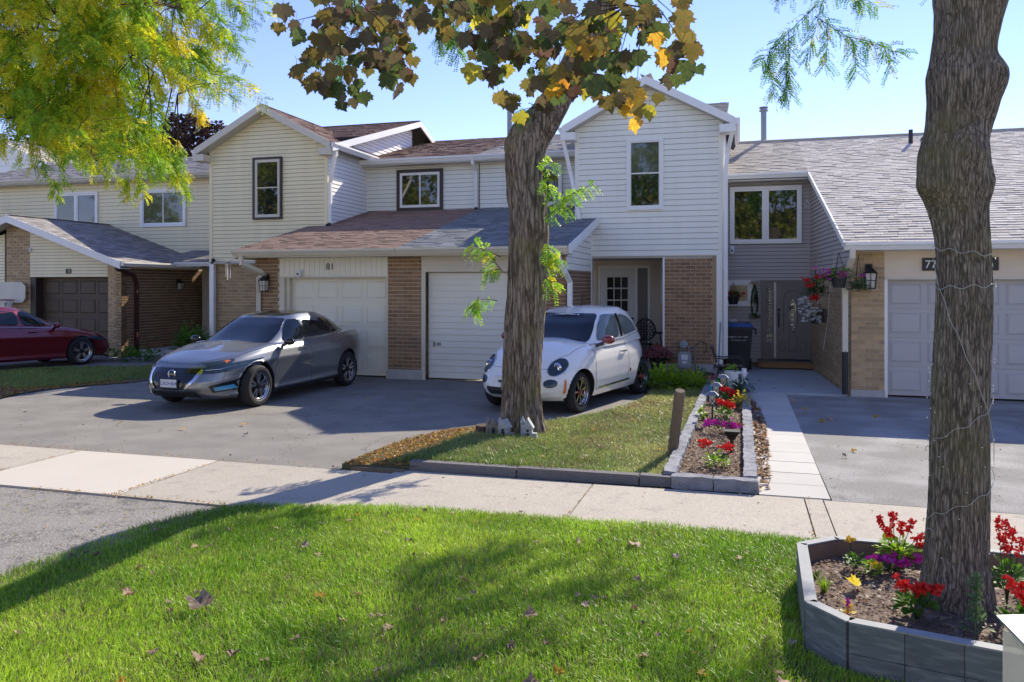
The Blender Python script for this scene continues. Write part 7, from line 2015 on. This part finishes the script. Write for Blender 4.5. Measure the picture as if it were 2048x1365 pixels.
# gas meter
gmt = thing('gas_meter', 'grey gas meter with pipes on the brick pillar foundation', 'meter', (-1.15, 17.5, .1))
W = Wall(-1.15, 17.55)
mpt = M('meter paint', (.30, .34, .36), .4, .1, 12)
MB().prism([(-.14, .22), (-.10, .16), (.10, .16), (.14, .22), (.14, .44), (.09, .50), (-.09, .50), (-.14, .44)], .02, .20, W).build('meter_body', mpt, gmt)
MB().box(-.07, .07, .201, .215, .33, .44, f=W).build('dial', white_plastic, gmt)
MB().box(-.05, .05, .201, .213, .25, .30, f=W).build('nameplate', white_plastic, gmt)
MB().lathe([(.001, 0), (.085, .01), (.085, .05), (.001, .06)], 16, f=lambda a, b, c: W(-.02 + a, .08 + c, .66 + b)).build('regulator', mpt, gmt, True)
MB().tube([W(-.09, .1, .50), W(-.09, .1, .62), W(-.02, .1, .64)], .018, 6).build('pipe', metal_grey, gmt)
MB().tube([W(.08, .1, .50), W(.08, .1, .60), W(.22, .1, .62), W(.22, .1, .0)], .02, 6).build('pipe', metal_grey, gmt)
MB().tube([W(.22, .1, .62), W(.30, .08, .72), W(.42, .03, .70), W(.46, .02, .58), W(.40, .02, .46)], .010, 6).build('hose', black_plastic, gmt)
# garbage cart
gb = thing('garbage_cart', 'black wheeled garbage cart with a blue lid by the grey siding', 'garbage bin', (-.04, 18.4, .02))
f = lambda a, b, c: (-.05 + a, 18.55 + b, .02 + c)
MB().hexa([f(-.24, -.27, .02), f(.24, -.27, .02), f(.24, .27, .02), f(-.24, .27, .02), f(-.32, -.36, .95), f(.32, -.36, .95), f(.32, .36, .95), f(-.32, .36, .95)]).build('bin_body', black_plastic, gb)
MB().hexa([f(-.335, -.375, .93), f(.335, -.375, .93), f(.335, .375, .93), f(-.335, .375, .93), f(-.335, -.375, .99), f(.335, -.375, .99), f(.335, .375, .99), f(-.335, .375, .99)]).build('rim', black_plastic, gb)
MB().hexa([f(-.34, -.39, .992), f(.34, -.39, .992), f(.34, .38, .992), f(-.34, .38, .992), f(-.26, -.30, 1.06), f(.26, -.30, 1.06), f(.26, .34, 1.07), f(-.26, .34, 1.07)]).build('lid', blue_plastic, gb)
MB().tube([f(.36, .40, .93), f(.40, .42, .90), f(.40, .42, .78)], .02, 6).build('handle', black_plastic, gb)
text('Region of Peel', .075, f(0, -.345, .76), (rad(90 - 5.5), 0, 0), ink_white, gb, 'lettering', .001)
text('working for you', .05, f(.02, -.337, .69), (rad(90 - 5.5), 0, 0), ink_white, gb, 'lettering', .001)
for s in (-1, 1): MB().lathe([(.001, -.03), (.12, -.03), (.12, .03), (.001, .03)], 18, f=lambda a, b, c: f(s * .27 + c, .27 + a, .12 + b)).build('wheel', rubber, gb)
# rocking bench (plum wood) in front of the cart
rk = thing('garden_chair', 'weathered plum wooden garden chair with curved metal arms before the bin', 'chair', (-.22, 15.9, 0))
f = lambda a, b, c: (-.20 + a * .95, 15.9 + b, .02 + c)
for i in range(5):
    MB().hexa([f(-.24 + i * .11, -.24, .36), f(-.15 + i * .11, -.24, .36), f(-.15 + i * .11, .16, .34), f(-.24 + i * .11, .16, .34), f(-.24 + i * .11, -.24, .385), f(-.15 + i * .11, -.24, .385), f(-.15 + i * .11, .16, .365), f(-.24 + i * .11, .16, .365)]).build('seat_slat', wood_purple, rk)
for i in range(4):
    z = .42 + i * .085
    MB().hexa([f(-.27 - i * .025, -.22 , z), f(-.235 - i * .025, -.22, z), f(-.235 - i * .025, .20, z), f(-.27 - i * .025, .20, z), f(-.285 - i * .025, -.22, z + .07), f(-.25 - i * .025, -.22, z + .07), f(-.25 - i * .025, .20, z + .07), f(-.285 - i * .025, .20, z + .07)]).build('back_slat', wood_purple, rk)
for s in (-.24, .2):
    MB().tube([f(-.36, s, .74), f(-.28, s, .52), f(-.12, s, .50), (f(.18, s, .54)), f(.30, s, .46), f(.26, s, .36)], .014, 6).build('arm', black_metal, rk, True)
    MB().tube([f(-.20, s, .36), f(-.26, s, .0)], .015, 6).build('leg', black_metal, rk); MB().tube([f(.24, s, .36), f(.30, s, .0)], .015, 6).build('leg', black_metal, rk)
# white pot, figurines
wp_ = thing('flower_pot', 'white bucket pot with a few yellow-green leaves below the chair', 'flower pot', (-.13, 14.95, .05))
MB().lathe([(.10, 0), (.15, .30), (.155, .30), (.155, .32), (.14, .32), (.13, .28), (.001, .28)], 20, (-.13, 14.95, .05)).build('pot', white_plastic, wp_)
mb = MB(); leafy(mb, (-.16, 14.95, .36), (.13, .10, .14), 34, .07); mb.build('leaves', g_lime, wp_)
gn = thing('gnome_figurine', 'white and blue bearded gnome figurine right of the white pot', 'figurine', (.07, 14.9, .05))
fx = lambda c: (.07, 14.9, .05 + c)
MB().lathe([(.07, 0), (.085, .06), (.07, .16), (.05, .22), (.001, .23)], 14, fx(0)).build('figure_body', M('blue figurine', (.05, .09, .20), .5, .2, 20), gn, True)
MB().ball(fx(.27), .052, 9).build('head', white_plastic, gn, True)
MB().lathe([(.075, 0), (.078, .015), (.05, .02), (.045, .09), (.001, .10)], 14, fx(.29)).build('hat', white_plastic, gn, True)
MB().lathe([(.001, 0), (.04, .05), (.045, .11), (.001, .12)], 10, (.07, 14.83, .16)).build('beard', white_plastic, gn, True)
fg = thing('frog_figurine', 'bright green frog figurine left of the white pot', 'figurine', (-.38, 14.9, .05))
gpaint = M('bright green paint', (.01, .30, .06), .35, .2, 20)
MB().ball((-.38, 14.9, .14), .085, 10, (1.2, 1, .9)).build('figure_body', gpaint, fg, True)
MB().ball((-.33, 14.86, .25), .055, 9, (1.3, 1, .8)).build('head', gpaint, fg, True)
for s in (-1, 1): MB().tube([(-.38 + s * .07, 14.86, .14), (-.38 + s * .15, 14.8, .16), (-.38 + s * .13, 14.78, .06)], [.03, .022, .02], 6).build('leg', gpaint, fg, True)
for s in (-1, 1): MB().ball((-.33 + s * .03, 14.84, .30), .018, 6).build('eye', white_plastic, fg, True)
bf = thing('girl_figurine', 'small figurine in a blue skirt and pink flowers behind the lanterns', 'figurine', (-.44, 13.9, .05))
MB().lathe([(.09, 0), (.07, .12), (.045, .18), (.001, .19)], 12, (-.44, 13.9, .05)).build('figure_body', M('turquoise paint', (.02, .35, .50), .4, .2, 20), bf, True)
MB().ball((-.44, 13.9, .28), .05, 8).build('head', M('flesh paint', (.5, .3, .22), .5), bf, True)
mb = MB(); flower_cluster(mb, (-.44, 13.9, .36), .045, 30, .03); mb.build('flower_hat', petal_mauve, bf)
# hanging baskets and door wreath
def basket(name, label, x, y, z, pot_r, build_parts, hook=.35):
    t = thing(name, label, 'hanging basket', (x, y, z))
    MB().lathe([(pot_r * .72, 0), (pot_r, pot_r * 1.2), (pot_r * 1.05, pot_r * 1.2), (pot_r * 1.05, pot_r * 1.32), (.001, pot_r * 1.3)], 16, (x, y, z)).build('pot', black_plastic, t)
    for i in range(3):
        a = 2.1 * i; MB().tube([(x + pot_r * math.cos(a), y + pot_r * math.sin(a), z + pot_r * 1.2), (x, y, z + pot_r * 1.2 + hook)], .004, 4).build('hanger', black_plastic, t)
    for nm, mat, fn in build_parts:
        mb = MB(); fn(mb); mb.build(nm, mat, t)
    return t
basket('hanging_basket', 'small basket of dark red flowers before the little window', -.15, 18.9, 1.50, .13, [('leaves', g_dark, lambda m: leafy(m, (-.15, 18.9, 1.66), (.24, .15, .14), 130, .06)), ('blossom', petal_red, lambda m: [flower_cluster(m, (-.15 + RND.uniform(-.27, .27), 18.85, 1.70 + RND.uniform(-.06, .08)), .014, 4, .03) for _ in range(16)])])
basket('hanging_basket', 'large basket of purple petunias hanging at the brick corner', 1.62, 14.45, 1.90, .13, [
    ('leaves', g_mid, lambda m: (leafy(m, (1.62, 14.45, 2.06), (.28, .18, .20), 300, .045), leafy(m, (1.42, 14.5, 2.0), (.16, .14, .16), 140, .04))), ('blossom', petal_pink, lambda m: [flower_cluster(m, (1.62 + RND.uniform(-.38, .15), 14.35, 2.12 + RND.uniform(-.08, .16)), .012, 4, .032) for _ in range(15)])], .45)
basket('hanging_basket', 'trailing brown-green basket with a purple bloom beside the lantern', 1.93, 14.5, 1.88, .07, [
    ('leaves', g_grey, lambda m: leafy(m, (1.93, 14.5, 1.86), (.19, .16, .24), 300, .045)), ('blossom', petal_pink, lambda m: flower_cluster(m, (2.0, 14.42, 2.1), .022, 9, .03))], .5)
basket('hanging_basket', 'basket of red flowers over trailing white blooms left of the downspout', 1.36, 15.8, 1.22, .10, [
    ('leaves', g_dark, lambda m: leafy(m, (1.38, 15.8, 1.75), (.25, .2, .36), 340, .05)), ('blossom', petal_red, lambda m: [flower_cluster(m, (1.30 + dx, 15.62, z_), .035, 16, .045) for dx, z_ in ((-.10, 2.03), (-.04, 1.93), (.04, 1.72), (.12, 2.1), (.02, 1.68))]),
    ('white_blossom', petal_white, lambda m: [flower_cluster(m, (1.17 + RND.uniform(-.10, .30), 15.66 + RND.uniform(-.06, .1), 1.38 + RND.uniform(-.12, .34)), .018, 4, .03) for _ in range(60)])], .9)
wr_ = thing('door_hanging', 'dark woven wall hanging with cream flowers beside the door', 'wall decoration', (.28, 19.3, 1.2))
f = lambda a, b, c: (.33 + a, 19.40 + b, c)
MB().tube([f(0, 0, 1.95), f(-.05, 0, 1.8), f(-.07, 0, 1.5), f(-.05, 0, 1.3)], .018, 6).build('braid', g_dark, wr_); MB().tube([f(0, 0, 1.95), f(.05, 0, 1.8), f(.07, 0, 1.5), f(.05, 0, 1.3)], .018, 6).build('braid', g_dark, wr_)
mb = MB(); leafy(mb, f(0, 0, 1.5), (.08, .03, .3), 110, .05); mb.build('leaves', g_dark, wr_)
mb = MB(); leafy(mb, f(0, 0, 1.17), (.12, .06, .12), 100, .05); mb.build('tail_leaves', g_grey, wr_)
mb = MB(); flower_cluster(mb, f(-.04, -.04, 2.0), .02, 14, .05); flower_cluster(mb, f(.05, -.04, 1.97), .02, 14, .05); mb.build('blossom', M('cream petal', (.66, .56, .34), .6), wr_)
mbx = thing('mailbox', 'small black mailbox on the brick wall by the door', 'mailbox', (1.60, 17.2, 1.2))
MB().box(1.46, 1.66, 17.2, 17.34, 1.18, 1.44).build('box_body', black_metal, mbx); MB().box(1.44, 1.68, 17.18, 17.36, 1.44, 1.46).build('lid', black_metal, mbx)
# bin-side pole (white rail leaning by the pillar)
tag(MB().tube([(-.44, 16.9, .0), (-.40, 17.3, 1.15)], .015, 6).build('metal_rod', metal_grey, None), 'thin dark rod leaning at the pillar corner', 'rod')
cb = MB().tube(spline([(1.70, 15.7, 2.55), (1.66, 16.2, 1.9), (1.64, 16.3, 1.4), (1.60, 16.5, .9), (1.58, 16.7, .65)], 5), .005, 4).build('hanging_cable', white_plastic, None)
tag(cb, 'thin white cable dangling on the receding brick wall', 'cable')
# wind chime under the brown roof corner
wc = thing('wind_chime', 'wind chime with pale tubes hanging left of the brick pillar', 'wind chime', (-10.35, 14.5, 2.0))
f = lambda a, b, c: (-10.62 + a, 14.62 + b, c)
MB().lathe([(.001, 0), (.06, 0), (.06, .015), (.001, .02)], 14, f(0, 0, 2.42)).build('disc', wood_grey, wc)
MB().tube([f(0, 0, 2.44), f(.22, -.02, 2.56)], .003, 4).build('string', black_plastic, wc)
for i in range(5):
    a = 1.26 * i; MB().tube([f(.045 * math.cos(a), .045 * math.sin(a), 2.40), f(.045 * math.cos(a), .045 * math.sin(a), 2.12 - .03 * (i % 3))], .010, 6).build('tube', alloy, wc)
# basketball hoop on the left pier
hp = thing('basketball_hoop', 'pale basketball backboard with a pink rim on the left brick pier', 'basketball hoop', (-19.7, 17.2, 1.6))
f = lambda a, b, c: (-19.72 + a, 17.38 + b, 1.45 + c)
bbp = [(-.5 + .0, .12), (-.40, 0), (.40, 0), (.5, .12), (.5, .45), (.36, .58), (-.36, .58), (-.5, .45)]
MB().prism(bbp, -.03, .0, lambda u, n, z: f(u, n, z)).build('backboard', M('cream board', (.66, .62, .50), .5), hp)
MB().tube([f(.30 * math.cos(a), -.35 + .30 * math.sin(a), .08) for a in [6.2832 * i / 24 for i in range(25)]], .014, 6, cap=False).build('rim', M('pink rim', (.52, .16, .14), .5), hp)
nt = MB()
for i in range(12):
    a = 6.2832 * i / 12; nt.tube([f(.30 * math.cos(a), -.35 + .30 * math.sin(a), .08), f(.19 * math.cos(a + .5), -.35 + .19 * math.sin(a + .5), -.28)], .006, 4); nt.tube([f(.30 * math.cos(a), -.35 + .30 * math.sin(a), .08), f(.19 * math.cos(a - .5), -.35 + .19 * math.sin(a - .5), -.28)], .006, 4)
nt.build('net', white_plastic, hp)
MB().box(-.08, .08, -.08, -.03, -.08, .06, f=f).build('bracket', metal_grey, hp)
# plants by the left house
small_plant('shrub', 'leafy green shrub at the corner of the cream block', 'plant', -13.7, 17.3, 0, [('leaves', g_mid, lambda m: leafy(m, (-13.7, 17.3, .25), (.5, .4, .75), 420, .12))])
small_plant('shrub', 'low weeds along the concrete step of the left house', 'plant', -14.8, 16.4, 0, [('leaves', g_mid, lambda m: leafy(m, (-14.8, 16.6, .05), (1.0, .4, .30), 300, .10))])
